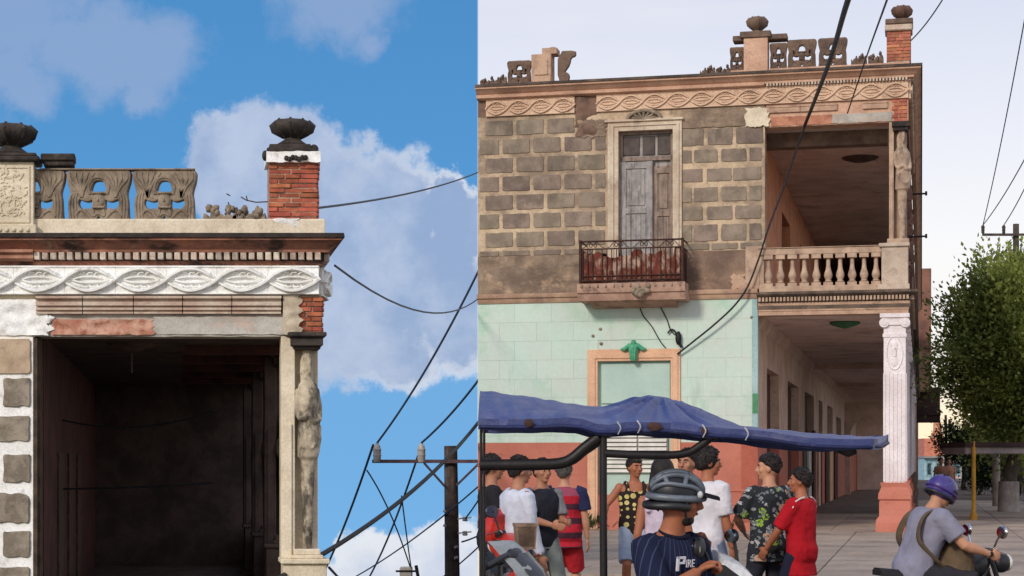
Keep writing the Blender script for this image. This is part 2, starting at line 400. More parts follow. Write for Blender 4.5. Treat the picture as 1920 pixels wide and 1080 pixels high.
# pierced cast panel of the roof parapets: pedestal-and-acanthus pattern, unit height and unit width
def panel_mesh(m, left=0.0, right=1.0):
    o = smooth_closed([(0,0),(.15,.02),(.3,-.0),(.5,.0),(.7,.0),(.85,.02),(1,0),(.965,.1),(.955,.3),(.95,.45),(.93,.56),(.955,.68),(.99,.8),(1,1),(.75,.985),(.5,1),(.25,.99),(0,1),(.01,.8),(.045,.68),(.07,.56),(.05,.45),(.045,.3),(.035,.1)], 2)
    bell = smooth_closed([(.35,.59),(.5,.575),(.65,.59),(.63,.7),(.59,.8),(.5,.825),(.41,.8),(.37,.7)], 2)
    lf = smooth_closed([(.17,.33),(.24,.25),(.33,.29),(.4,.25),(.42,.36),(.41,.49),(.33,.43),(.25,.45),(.18,.49),(.15,.4)], 2)
    rt = [(1-x, y) for x, y in lf][::-1]
    dr = smooth_closed([(.47,.05),(.53,.05),(.555,.1),(.53,.16),(.5,.18),(.47,.16),(.445,.1)], 2)
    vs, fs = fill2d(o, [bell, lf, rt, dr], .2, .02)
    b = MB(); b.add([(x, z, y) for x, y, z in vs], fs)
    T = lambda pts, r: b.tube(spline([(x, -.1, y) for x, y in pts], 4), r, 6)
    for s in (0, 1):
        g = (lambda x: x) if s == 0 else (lambda x: 1-x)
        for i, dx in enumerate((.0, .05, .1)):                          # reeded outer stem
            T([(g(.05+dx), .1), (g(.035+dx), .3), (g(.05+dx*.9), .5), (g(.1+dx*.6), .58)], .022)
        for i in range(5):                                              # spreading leaf at the shoulder
            a = i/4
            T([(g(.23), .5), (g(.2+.02*i-.05*(1-a)), .68), (g(.05+.085*i), .82+.05*a), (g(.04+.1*i), .95)], [.03]*9+[.02]*4)
        T([(g(.36), .55), (g(.34), .7), (g(.4), .83), (g(.5), .86)], .026)  # hood of the bell
        T([(g(.12), .16), (g(.2), .26), (g(.3), .22), (g(.38), .12), (g(.46), .05)], .03)
        T([(g(.1), .08), (g(.25), .1), (g(.4), .04), (g(.5), .03)], .02)
    b.ell((.5, -.1, .45), .1, .07, .15, 10, 8)                          # mask on the middle stem
    b.ell((.5, -.12, .565), .12, .06, .03, 10, 6); b.box(FW, .4, .6, -.17, 0, .3, .33)
    b.ell((.5, -.17, .44), .02, .03, .04, 6, 5); b.ell((.46, -.15, .48), .02, .02, .015, 6, 4); b.ell((.54, -.15, .48), .02, .02, .015, 6, 4)
    T([(.42, .28), (.41, .16), (.46, .19), (.5, .2), (.54, .19), (.59, .16), (.58, .28)], .03)
    return proto(b, 'cast_panel', m, smooth=45)
PANEL = panel_mesh(M_cast)
def stump_mesh(m, seed):
    """the broken foot of a lost parapet panel"""
    rr = random.Random(seed); b = MB()
    top = [(x/12, .16+.16*abs(math.sin(x*1.1+seed))) for x in range(13)]
    pts = smooth_closed([(0, 0)]+[(1-0.0, 0)]+top[::-1], 1)
    vs, fs = fill2d(pts, [], .2, .02); b.add([(x, z, y) for x, y, z in vs], fs)
    for i in range(12):
        x = rr.choice((rr.gauss(.28, .1), rr.gauss(.74, .09))); b.ell((min(.95, max(.05, x)), rr.uniform(-.1, .08), rr.uniform(.2, .46)), rr.uniform(.06,.12), .09, rr.uniform(.07, .15), 9, 7, warp=lambda p: 1+.35*mnoise.noise(p*2.2+Vector((seed, i*3.1, 0))))
    return proto(b, 'broken_panel', m, smooth=50)
STUMP = [stump_mesh(M_cast, 1), stump_mesh(M_cast, 4)]
# frieze panel: a running ribbon over leaf-shaped lenses, 1 wide and .55 high
def frieze_mesh(m, name='frieze_panel'):
    b = MB().box(FW, -.497, .497, 0, .1, -.28, .28)
    def band(pts, r): b.tube(spline(pts, 4), r, 6, flat=.8)
    band([(-.52,-.03,-.03), (-.36,-.04,.1), (-.12,-.05,.2), (.12,-.05,.2), (.33,-.035,.11), (.44,-.01,.06)], [.05]+[.05]*17+[.035]*3)
    band([(-.46,-.01,-.06), (-.33,-.035,-.12), (-.1,-.05,-.21), (.12,-.05,-.2), (.36,-.04,-.1), (.54,-.03,.02)], [.03]*3+[.05]*18)
    for zz, k in ((.045, 1), (-.045, -1)): band([(-.34,-.015,0), (-.15,-.03,.05*k), (.15,-.03,.05*k), (.36,-.015,0)], .03)
    for x in (-.2, -.05, .1, .25): band([(x,-.02,.1), (x+.05,-.03,.14), (x+.12,-.03,.14)], .022)
    for x in (-.3, -.15, .0, .15): band([(x,-.02,-.1), (x+.05,-.03,-.14), (x+.12,-.03,-.13)], .022)
    b.box(FW, -.5, .5, -.02, .02, .25, .28); b.box(FW, -.5, .5, -.02, .02, -.28, -.255)
    return proto(b, name, m, smooth=50)
FRIEZE_L = frieze_mesh(M_white)
def urn(mb, c, s, mi=0, tall=1.0):
    """squat fluted bowl on a spreading foot; s is its full width"""
    mb.lathe(c, [(.36*s,0),(.38*s,.05*s),(.3*s,.1*s),(.2*s,.17*s),(.19*s,.2*s)], 16, mi)
    mb.lathe(Vector(c)+Vector((0,0,.2*s)), [(r_*s, z_*s*tall) for r_, z_ in ((.18,0),(.3,.05),(.44,.14),(.49,.24),(.5,.3),(.46,.37),(.36,.42),(.2,.45),(.05,.455))], 32, mi, flute=.07, nf=8)
    for j in range(8):
        q = 2*PI*j/8; d = Vector((math.cos(q), math.sin(q), 0)); z = Vector((0, 0, 1))
        mb.tube([Vector(c)+d*.2*s+z*.22*s, Vector(c)+d*.47*s+z*(.2+.16*tall)*s, Vector(c)+d*.52*s+z*(.2+.3*tall)*s, Vector(c)+d*.38*s+z*(.2+.42*tall)*s], .035*s, 6, mi)
def herm(F, u, v, zb, zt, w, lean=0):
    """a woman's figure growing out of a tapering shaft: returns a builder of one continuous skin; the figure faces the corner (-v, +u)"""
    H = zt-zb; b = MB(); z = lambda t: zb+H*t
    dirf = math.radians(-62)           # figure's front, turned from +u towards -v
    f = Vector((math.cos(dirf), math.sin(dirf), 0)); sd = Vector((-f.y, f.x, 0))
    def ring(t, rs, rf, of=0.0, os=0.0, n=16):
        c = F.P(u, v, z(t))+F.P(0,0,0)*0
        U = F.P(1,0,0)-F.P(0,0,0); V = F.P(0,1,0)-F.P(0,0,0); V = (V-U*V.dot(U)).normalized()
        g = lambda d: U*d.x+V*d.y
        c = c+g(f)*of*w+g(sd)*os*w
        return [c+g(sd)*(math.cos(2*PI*i/n)*rs*w)+g(f)*(math.sin(2*PI*i/n)*rf*w) for i in range(n)]
    b.loft([ring(.0,.2,.2), ring(.02,.2,.2), ring(.3,.27,.25,.02), ring(.44,.33,.3,.04), ring(.455,.46,.4,.06), ring(.5,.47,.42,.07), ring(.56,.44,.4,.05), ring(.64,.4,.36,.02), ring(.7,.42,.38,.05), ring(.77,.46,.4,.06), ring(.81,.42,.3,.02), ring(.835,.26,.2), ring(.86,.16,.16), ring(.9,.16,.16)])
    U = F.P(1,0,0)-F.P(0,0,0); V = F.P(0,1,0)-F.P(0,0,0); V = (V-U*V.dot(U)).normalized(); g = lambda d: U*d.x+V*d.y
    Zv = Vector((0,0,1))
    pt = lambda t, a, c_: F.P(u, v, z(t))+g(f)*a*w+g(sd)*c_*w
    Mh = Matrix((g(sd), g(f), Zv)).transposed()
    b.ell(pt(.925, .06, 0), .2*w, .25*w, .075*H, 14, 12, Mh)           # head
    b.ell(pt(.905, .14, 0), .13*w, .17*w, .05*H, 12, 10, Mh)
    b.tube([pt(.945,.29,0), pt(.925,.34,0), pt(.917,.3,0)], [.03*w,.045*w,.05*w], 8)
    b.ell(pt(.95, -.02, 0), .25*w, .26*w, .06*H, 14, 10, Mh)           # hair
    for s in (-1, 1):
        b.tube([pt(.94,-.08,.2*s), pt(.9,-.1,.22*s), pt(.86,-.04,.24*s), pt(.83,.0,.24*s)], [.09*w]*4, 8)
        b.tube(spline([pt(.79,0,.42*s), pt(.7,.08,.52*s), pt(.64,.28,.44*s), pt(.63 if s>0 else .66,.46,.1*s), pt(.64,.48,-.06*s)], 3), [.13*w,.125*w,.12*w,.12*w,.11*w,.11*w,.105*w,.1*w,.1*w,.09*w,.09*w,.085*w,.08*w], 8)
    for i in range(6):                                                # hanging folds of the drapery
        a = -.45+.18*i
        b.tube([pt(.62,.42-.3*abs(a),a), pt(.55,.47-.3*abs(a),a*.9+.05), pt(.46,.43-.3*abs(a),a*.8)], [.05*w,.07*w,.05*w], 6)
    b.tube(spline([pt(.6,.1,.46), pt(.53,.42,.25), pt(.5,.5,-.05), pt(.55,.4,-.3), pt(.6,.1,-.46)], 4), .06*w, 7)
    return b
# ------------------------------------------------------------------ left: the close corner of the ruined house
F = FL; uL = F.u
def zL(py, v=0.0): return F.z(py, 0, v)
Z0 = -.6
lb = thing('ruined_house', 'ruined house corner with white frieze, dark open loggia and brick roof pier against blue sky', 'building', F.P(0, 0, Z0))
UR = uL(600); UO0, UO1 = uL(62), uL(527); ULF = uL(-420)
ZT = zL(447)
# cornice, slab and mouldings
b = MB(); cornice(b, F, ULF, UR, [(0, zL(500)), (0, ZT+.0), (.25, ZT+.0), (.26, ZT-.05), (.23, ZT-.06), (.19, ZT-.09), (.15, ZT-.12), (.11, zL(470)), (.11, zL(475)), (.05, zL(475)), (.05, zL(491)), (.04, zL(492)), (.03, zL(498))], 20)
cr = b.build('cornice', M_rust, lb, smooth=30)
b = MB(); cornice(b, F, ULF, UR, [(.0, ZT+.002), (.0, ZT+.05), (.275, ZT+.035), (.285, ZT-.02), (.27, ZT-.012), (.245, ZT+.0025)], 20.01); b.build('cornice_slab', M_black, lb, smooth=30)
MB().box(F, uL(66), UR+.045, -.056, -.0, zL(490), zL(474.5)).build('dentil_shadow_gap', M_black, cr)  # dark backing strip that paints in the shade between dentils
n = 35; u0, u1 = uL(70), uL(594)
for i in range(n):
    u = u0+(u1-u0)*i/(n-1)
    inst(DENT, 'dentil', cr, F.P(u, -.135, zL(482)), 0, (.07, .085, .088*(1+.08*math.sin(i*5)),))
for i in range(60): inst(DENT, 'dentil', cr, F.P(UR+.125, .1+.105*i, zL(482)), R(90), (.075, .11, .09))
b = MB().prism(F, [(0, zL(470)), (-.2, zL(471)), (-.2, zL(476)), (-.14, zL(479)), (-.16, zL(487)), (-.1, zL(491)), (0, zL(491))], ULF, uL(64)); b.build('cornice_moulding', mat('salmon_moulding', S(186,140,116), S(150,104,86), 3, stain=S(80,56,48), sa=.6, ss=(2,2,8), st=.56), lb, smooth=30)
# frieze
b = MB(); cornice(b, F, ULF, UR, [(0, zL(556)), (0, zL(498)), (-.25, zL(498)), (-.25, zL(556))], 20); b.build('frieze_backing', M_grey, lb)
fw = 95/149.4
for i in range(-4, 6):
    inst(FRIEZE_L, 'frieze_panel', lb, F.P(uL(549)-fw*(5-i), -.1, zL(526.5)), 0, (fw, .9, fw))
for i in range(8): inst(FRIEZE_L, 'frieze_panel', lb, F.P(UR+.1, .45+fw*i, zL(526.5)), R(90), (fw, .9, fw))
# moulded course under the frieze, worn lintel, corner of bare brick
r0 = [(0, zL(556.5)), (-.13, zL(556.5)), (-.13, zL(561)), (-.06, zL(563)), (-.06, zL(566)), (-.1, zL(567)), (-.1, zL(574)), (-.045, zL(575)), (-.045, zL(577)), (-.085, zL(578)), (-.085, zL(582)), (-.04, zL(583)), (-.04, zL(585)), (-.07, zL(586)), (-.07, zL(589)), (0, zL(589))]
for a, c in ((68, 155), (156, 250), (251, 342), (343, 434), (435, 527)): MB().prism(F, r0, uL(a), uL(c)-.004).build('moulded_course', M_mould, lb)
def rough_slab(px0, px1, py0, py1, v0, v1, amp, seed, nx=26, nz=7, ragl=0, ragr=0):
    rr = random.Random(seed); b = MB(); vs = []; fs = []
    for k, vv in enumerate((v0, v1)):
        for j in range(nz+1):
            for i in range(nx+1):
                x = px0+(px1-px0)*i/nx; y = py0+(py1-py0)*j/nz
                if i == 0: x += ragl*math.sin(j*2.3+seed)
                if i == nx: x += ragr*math.sin(j*1.9+seed)
                d = amp*mnoise.fractal(Vector((x*.03+seed, y*.05, 0)), 1, 2, 4) if k == 0 else 0
                if k == 0 and j in (0, nz): y += 2.2*mnoise.noise(Vector((x*.06, j+seed, 0)))
                vs.append(F.P(uL(x), vv+d, zL(y)))
    w = nx+1; o = w*(nz+1)
    for j in range(nz):
        for i in range(nx):
            a = j*w+i; fs.append((a, a+1, a+w+1, a+w)); fs.append((o+a, o+a+w, o+a+w+1, o+a+1))
    for i in range(nx): fs += [(i, o+i, o+i+1, i+1), (nz*w+i, nz*w+i+1, o+nz*w+i+1, o+nz*w+i)]
    for j in range(nz): fs += [(j*w, (j+1)*w, o+(j+1)*w, o+j*w), (j*w+nx, o+j*w+nx, o+(j+1)*w+nx, (j+1)*w+nx)]
    return b.add(vs, fs)
rough_slab(60, 602, 588, 631, .0, .42, .02, 3).build('lintel', M_grey, lb, smooth=50)
rough_slab(98, 288, 599, 628, -.028, .05, .03, 9, ragl=4, ragr=5).build('exposed_lintel', mat('pink_masonry', S(206,164,142), S(178,120,98), 5, stain=S(150,84,62), sa=.8, ss=(7,7,7), st=.54, bump=.8), lb, smooth=50)
rough_slab(288, 535, 594, 627, -.02, .05, .02, 12, ragl=4).build('lintel_patch', mat('pale_render', S(196,192,184), S(176,170,160), 3, stain=S(204,170,150), sa=.6, ss=(2,2,4), st=.6), lb, smooth=50)
rough_slab(-420, 66, 553, 632, .0, .42, .03, 31, nx=40).build('wall_head', M_cream, lb, smooth=50)
rough_slab(-40, 96, 562, 629, -.035, .05, .05, 21, ragl=8, ragr=9, nx=30, nz=12).build('flaking_plaster', M_white, lb, smooth=50)
b = MB().box(F, uL(546), uL(602), -.02, .4, zL(630), zL(552)); b.build('corner_pier_core', M_mortar, lb)
rr = random.Random(8)
for j in range(8):
    z = zL(626-j*9.2)
    for a, c in (((560, 583), (585, 603)) if j % 2 else ((556, 572), (574, 603))):
        inst(BRK, 'brick', lb, F.P(uL((a+c)/2)+rr.uniform(-.01, .01), -.055+rr.uniform(0, .02), z), rr.uniform(-.03, .03), ((c-a)/149.4, .2, .05))
rough_slab(530, 563, 552, 628, -.075, .02, .03, 41, ragr=6, nx=8, nz=14).build('plaster_patch', mat('cream_flake', S(206,194,172), S(176,160,138), 4, stain=S(120,100,84), sa=.5, ss=(5,5,5), st=.58), lb, smooth=50)
# block wall left of the opening, with its thick white joints
b = MB().box(F, ULF, UO0, 0, .45, Z0, zL(631)); b.build('wall', M_white, lb)
rr = random.Random(11)
TAN = block_protos("stone_block", M_tan, 2, .01, 9, .02)
rows = [(635, 701, 1), (708, 764, 0), (779, 829, 0), (851, 906, 0), (923, 984, 0), (995, 1046, 0), (1062, 1118, 0), (1134, 1180, 0)]
for j, (a, c, tan) in enumerate(rows):
    x = 57 if not tan else 58
    if j % 2 == 0 and not tan: x = 56
    k = 0
    while x > -420:
        w = rr.uniform(66, 92) if not (k == 0) else (52 if j % 2 else 84)
        if tan: w = 118
        x0 = x-w
        inst(TAN[k % 2] if tan else BLK_L[rr.randrange(6)], 'stone_block', lb, F.P(uL((x+x0)/2), -.03, zL((a+c)/2)), 0, (w/149.4, .08, (c-a)/149.4))
        x = x0-rr.uniform(11, 17); k += 1
b = MB().box(F, UO0+.002, uL(75), .05, .5, Z0, zL(632)); b.box(F, UO0+.002, uL(70), -.012, .05, Z0, zL(634)); b.build('door_jamb', M_jamb, lb)
# the dark loggia behind
DEP = 15
zc = zL(628)+.02
b = MB().box(F, UO0-.3, UR, .42, DEP, zc, zc+.25); lc = b.build('ceiling', M_shade, lb)
for i, vv in enumerate((2.2, 4.4, 6.6, 8.8, 11)): MB().box(F, UO0+1.9, UR-.1, vv, vv+.18, zc-.13, zc-.002).build('ceiling_beam', M_shade_red, lc)
b = MB(); b.lathe(F.P(uL(240), 1.9, zc-.16), [(.34,.155),(.3,.12),(.18,.1),(.14,.06),(.05,.05)], 20); b.tube([F.P(uL(240), 1.9, zc-.12), F.P(uL(240), 1.9, zc-.4)], .012, 6); b.build('ceiling_rose', M_shade, lc, smooth=40)
MB().box(F, UO0-.3, UO0+.1, .5, DEP, Z0, zc-.002).build('inner_wall', M_shade_red, lb)
MB().box(F, UO0-.3, UR, DEP, DEP+.3, Z0, zc+.25).build('end_wall', M_shade, lb)
MB().box(F, UO0-.3, UR, .0, DEP, Z0-.3, zL(1190)).build('loggia_floor', M_shade, lb)
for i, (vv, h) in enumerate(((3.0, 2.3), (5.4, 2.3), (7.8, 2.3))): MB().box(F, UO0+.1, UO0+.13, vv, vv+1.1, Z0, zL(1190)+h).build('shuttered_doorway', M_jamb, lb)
# beam over the side, roof deck and outer body
b = MB().box(F, UR-.4, UR, .42, 20, zL(628)-.0, zL(553)); b.build('side_beam', M_shade, lb)
MB().box(F, ULF, UR-.02, .3, 20, zL(552), ZT-.02).build('roof_deck', M_grey, lb)
MB().box(F, ULF, UO0-.32, .5, 20, Z0, zL(556)).build('house_body', M_grey, lb)
# statue pillars on the loggia edge
def statue_pillar(v, first):
    dz = 0 if first else -.72
    us = uL(577); ww = 44/149.4
    pil = M_cream if first else M_shade  # inner pillars have their shade painted in; the front one stays cream
    fig = mat('statue_stone', S(206,192,166), S(170,156,134), 4, stain=S(62,56,52), sa=.9, ss=(4,4,2.0), st=.48, stain2=S(44,40,38), sa2=.8, ss2=(9,9,6), st2=.6, bump=.5) if first else M_shade
    b = MB(); b.box(F, uL(527), uL(553), v-.02, v+.34, zL(1047), zL(631)); b.box(F, uL(533), uL(547), v-.05, v-.02, zL(1047), zL(795)); b.box(F, uL(553), uL(598), v+.16, v+.34, zL(1047), zL(631))
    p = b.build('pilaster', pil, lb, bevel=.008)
    hb = herm(F, us, v+.05, zL(1030)+dz*0, zL(650)+dz, ww)
    vs, fs = remesh(hb, .016, 2, disp=lambda q, n: .008*mnoise.noise(q*14))
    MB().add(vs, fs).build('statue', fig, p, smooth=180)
    b = MB(); b.box(F, uL(545), uL(605), v-.14, v+.3, zL(1047), zL(1040)); b.box(F, uL(550), uL(600), v-.1, v+.3, zL(1040), zL(1029)); b.build('statue_base', M_cream if first else M_shade, p, bevel=.012)
    b = MB(); b.box(F, uL(538), uL(610), v-.22, v+.36, zL(633), zL(624.5)); b.box(F, uL(544), uL(604), v-.16, v+.34, zL(650), zL(633)); b.box(F, uL(549), uL(600), v-.1, v+.3, zL(656), zL(650)); b.build('abacus', M_dark, p, bevel=.012)
    b = MB(); b.box(F, uL(525), uL(616), v-.2, v+.4, zL(1056), zL(1047)); b.box(F, uL(530), uL(611), v-.15, v+.36, zL(1180), zL(1056)); b.box(F, uL(522), uL(618), v-.22, v+.42, Z0, zL(1180)); b.build('pedestal', M_cream if first else M_shade, p, bevel=.01)
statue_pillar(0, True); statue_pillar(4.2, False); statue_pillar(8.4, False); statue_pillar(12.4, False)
MB().box(F, UR-.28, UR-.1, .5, DEP, Z0, zL(1075)).build('side_parapet', M_shade, lb)
# low balustrade wall in front of the opening
MB().box(F, UO0, uL(524), 0, .25, Z0, zL(1200)).build('threshold', M_cream, lb)
# ---- parapet on the roof
PV = -.06
b = MB(); cornice(b, F, ULF, UR-.0, [(.06, ZT+.05), (.06, zL(413)), (.04, zL(411)), (-.2, zL(411)), (-.2, ZT+.05)], 20); b.build('parapet_base', M_cream, lb, bevel=.008)
PH = zL(318)-zL(421); PW = 116/149.4
def pan(px0, px1, me=PANEL, h=PH, y=421): return inst(me, 'cast_panel', lb, F.P(uL(px0), .06, zL(y)), 0, ((px1-px0)/149.4, .62, h))
pan(128, 245); pan(252, 368); pan(4, 121)
MB().box(F, uL(74), uL(366), -.03, .15, zL(319), zL(316)-.0).build('panel_rail', M_cast, lb, bevel=.006)
s = inst(STUMP[0], 'broken_panel', lb, F.P(uL(383), .05, zL(424)), 0, (62/149.4, .7, .5)); s = inst(STUMP[1], 'broken_panel', lb, F.P(uL(438), .05, zL(424)), 0, (60/149.4, .7, .5))
b = MB()
for pts in ([(425,362),(432,366)], [(452,368),(462,374),(480,378),(503,377)], [(462,366),(464,374)], [(430,385),(428,378)]): b.tube([F.P(uL(x), .06, zL(y)) for x, y in pts], .008, 5)
b.build('bent_rebar', M_iron, lb, smooth=60)
# pedestal with vermiculated panel
b = MB(); b.box(F, uL(-62), uL(65), -.12, .3, zL(440), zL(306)); b.box(F, uL(-68), uL(70), -.16, .32, zL(444), zL(424)); pd = b.build('parapet_pier', M_cream, lb, bevel=.01)
b = MB(); rr = random.Random(4)
b.box(F, uL(-50), uL(57), -.135, -.12, zL(420), zL(417)); b.box(F, uL(-50), uL(57), -.135, -.12, zL(318), zL(315)); b.box(F, uL(54), uL(57), -.135, -.12, zL(417), zL(318)); b.box(F, uL(-50), uL(-47), -.135, -.12, zL(417), zL(318))
for k in range(150):
    x, y = rr.uniform(-42, 48), rr.uniform(324, 411)
    p = F.P(uL(x), -.122, zL(y)); a = rr.uniform(0, PI); L = rr.uniform(.02, .06)
    b.tube([p, p+Vector((math.cos(a)*L, -.004, math.sin(a)*L)), p+Vector((math.cos(a+.9)*L+math.cos(a)*L, 0, math.sin(a+.9)*L+math.sin(a)*L))], .011, 5)
for k in range(9): b.ell(F.P(uL(-50+k*13), -.165, zL(434)), .03, .02, .03, 8, 5)
b.build('vermiculated_relief', M_cream, pd, smooth=50, kind='stuff')
b = MB(); b.box(F, uL(-70), uL(76), -.2, .36, zL(306), zL(297)); b.box(F, uL(-64), uL(70), -.16, .34, zL(297), zL(290)); b.build('pier_cap', M_dark, pd, bevel=.014)
b = MB(); urn(b, F.P(uL(20), .08, zL(291)), 92/149.4); b.build('urn', M_dark, pd, smooth=50)
b = MB(); b.box(F, uL(77), uL(141), -.1, .22, zL(303), zL(290)); b.box(F, uL(82), uL(139), -.07, .2, zL(312), zL(303)); b.build('rail_fragment', M_dark, lb, bevel=.012)
# brick pier with its urn
b = MB().box(F, uL(505), uL(593), -.0, .5, zL(413), zL(286)); bp = b.build('brick_pier', M_mortar, lb)
rr = random.Random(3)
for j in range(13):
    z = zL(415-j*8.9-4)
    offs = [(503, 533, 563, 596), (503, 545, 596), (503, 521, 560, 596)][j % 3]
    for a, c in zip(offs[:-1], offs[1:]):
        inst(BRK, 'brick', bp, F.P(uL((a+c)/2)+rr.uniform(-.008, .008), -.035+rr.uniform(0, .03), z), rr.uniform(-.03, .03), ((c-a-1.5)/149.4, .2, .05*rr.uniform(.9, 1.05)))
    for k in range(2): inst(BRK, 'brick', bp, F.P(uL(596)-.02+rr.uniform(0, .012), .1+.22*k+(.1 if j % 2 else 0), z), R(90), (.2, .1, .05))
rough_slab(499, 600, 286, 306, -.09, .52, .02, 51, nx=14, nz=5).build('plaster_band', M_white, bp, smooth=50)
rough_slab(503, 560, 411, 426, -.06, .1, .04, 53, nx=10, nz=4, ragr=5).build('plaster_foot', M_white, bp, smooth=50)
b = MB()
for i in range(7): b.ell(F.P(uL(536+i*6), -.1, zL(299+2*math.sin(i*2))), .03, .03, .035, 8, 6)
b.build('moulded_swag', M_dark, bp, smooth=60)
b = MB(); b.box(F, uL(500), uL(596), -.09, .5, zL(286), zL(279)); b.box(F, uL(505), uL(582), -.05, .44, zL(279), zL(271)); b.ell(F.P(uL(590), .1, zL(277)), .06, .1, .06, 8, 6); b.ell(F.P(uL(497), .0, zL(292)), .04, .06, .07, 8, 6); b.build('pier_cap', M_dark, bp, bevel=.012)
b = MB(); urn(b, F.P(uL(550), .16, zL(272)), 80/149.4); b.build('urn', M_dark, bp, smooth=50)
# ------------------------------------------------------------------ right: the whole corner house with arcade
F = FR
uu = F.u
def zz(py, px=1703, v=0.0): return F.z(py, F.u(px, v), v)
RZ = F.rot()
N_salmon = mat('salmon_plaster', S(210,172,146), S(190,150,126), 1.6, stain=S(150,118,100), sa=.65, ss=(1.3,1.3,3), st=.54, stain2=S(84,66,58), sa2=.6, ss2=(2.5,2.5,6), st2=.66, bump=.4)
N_frieze = mat('peach_frieze', S(220,190,163), S(206,174,148), 1.5, stain=S(168,134,114), sa=.65, ss=(1.6,1.6,2.6), st=.55, stain2=S(122,100,88), sa2=.5, ss2=(5,5,5), st2=.64, bump=.4)
N_block = mat('brown_block', S(150,134,118), S(126,112,99), 3, stain=S(92,82,73), sa=.7, ss=(1.4,1.4,1.0), st=.53, stain2=S(150,130,108), sa2=.5, ss2=(6,6,6), st2=.6, rnd=.13, hue=.012, bump=.7, bs=30)
N_joint = mat('cream_joint', S(208,184,154), S(180,158,132), 1.2, stain=S(134,116,100), sa=.85, ss=(.9,.9,1.3), st=.5, stain2=S(116,102,90), sa2=.7, ss2=(4,4,4), st2=.58, bump=.5)
N_band = mat('stained_band', S(150,130,110), S(120,102,88), 2, stain=S(192,164,136), sa=.7, ss=(3,3,4.5), st=.56, stain2=S(92,78,68), sa2=.7, ss2=(1.5,1.5,5), st2=.58, bump=.7, bs=25)
N_mint = mat('mint_paint', S(198,220,206), S(202,212,202), .8, stain=S(160,200,172), sa=.6, ss=(.9,.9,.9), st=.56, stain2=S(152,166,148), sa2=.4, ss2=(3,3,.6), st2=.62, bump=.18, rnd=.02, fine=.03, rough=.6)
N_dado = mat('terracotta_paint', S(194,120,100), S(182,108,90), 1.2, stain=S(150,80,66), sa=.5, ss=(2,2,4), st=.6, bump=.25, fine=.05, rough=.65)
N_peach = mat('peach_frame', S(230,186,152), S(214,170,138), 2, stain=S(150,118,98), sa=.4, ss=(5,5,5), st=.66, bump=.25)
N_mould = mat('ochre_pink_ledge', S(196,164,138), S(170,138,118), 2.5, stain=S(96,80,70), sa=.65, ss=(2.5,2.5,6), st=.57, bump=.4)
N_wood = mat('grey_weathered_wood', S(170,164,160), S(140,136,134), 5, stain=S(84,80,80), sa=.7, ss=(14,14,1.5), st=.54, stain2=S(160,146,132), sa2=.5, ss2=(10,10,1.2), st2=.6, bump=.5)
N_wood2 = mat('brown_weathered_wood', S(156,136,122), S(130,114,104), 5, stain=S(78,68,64), sa=.7, ss=(14,14,1.5), st=.54, bump=.5)
N_colw = mat('white_column_paint', S(238,230,230), S(222,212,212), 2, stain=S(170,158,154), sa=.4, ss=(4,4,2), st=.62, bump=.2)
N_inside = mat('arcade_plaster', S(216,190,172), S(190,164,148), 1.3, stain=S(214,190,172), sa=.6, ss=(1.6,1.6,1.6), st=.57, stain2=S(110,90,82), sa2=.6, ss2=(2.2,2.2,4), st2=.63, bump=.3)
N_ceil = mat('arcade_ceiling', S(222,200,188), S(204,182,170), 1, stain=S(110,84,76), sa=.5, ss=(1,1,1), st=.57, bump=.3)
N_upwall = mat('orange_inner_wall', S(222,156,120), S(198,136,106), 1.5, stain=S(150,120,100), sa=.6, ss=(2,2,1), st=.58, bump=.3)
N_dkwood = mat('dark_brown_door', S(92,58,48), S(70,46,40), 4, stain=S(50,36,32), sa=.6, ss=(10,10,1.5), st=.56, bump=.4)
N_grdoor = mat('grey_shop_door', S(120,112,108), S(92,86,84), 3, bump=.3)
N_side = mat('dark_side_plaster', S(128,90,76), S(96,70,62), 2, stain=S(54,44,40), sa=.8, ss=(3,3,1.2), st=.54, stain2=S(166,130,110), sa2=.6, ss2=(5,5,2), st2=.62, bump=.6)  # darker brown than the front, with dark streaks and pale patches
N_bal = mat('stone_baluster', S(196,168,144), S(168,142,122), 4, stain=S(110,92,80), sa=.6, ss=(6,6,4), st=.58, bump=.4)
N_cast = mat('brown_cast_stone', S(126,104,88), S(100,82,72), 3, stain=S(74,60,54), sa=.6, ss=(5,5,4), st=.57, bump=.6)
N_louver = mat('white_louver', S(226,222,212), S(206,202,194), 4, bump=.1)
N_green = mat('green_gloss_paint', S(92,176,136), S(72,152,116), 6, rough=.45, bump=.2)
N_brick = mat('orange_red_brick', S(192,118,90), S(166,98,76), 5, stain=S(204,150,120), sa=.5, ss=(6,6,8), st=.6, rnd=.25, hue=.012, bump=.6)

rb = thing('corner_house', 'two-storey corner house with mint and terracotta ground floor, block upper floor, balcony and street arcade', 'building', F.P(0, 0, 0), RZ)
EL = uu(896)                      # left end of the front
U_W = uu(1420); U_C0, U_C1 = uu(1655), uu(1700); LEN = 62.0
z_top, z_fr1, z_fr0 = 10.21, 9.90, 9.52
z_up, z_rail, z_fl = 9.02, 6.35, 5.37
z_mid1, z_mid0 = 5.46, 5.27       # ledge between the floors
z_dado = 2.08
SW = .12                          # pavement height
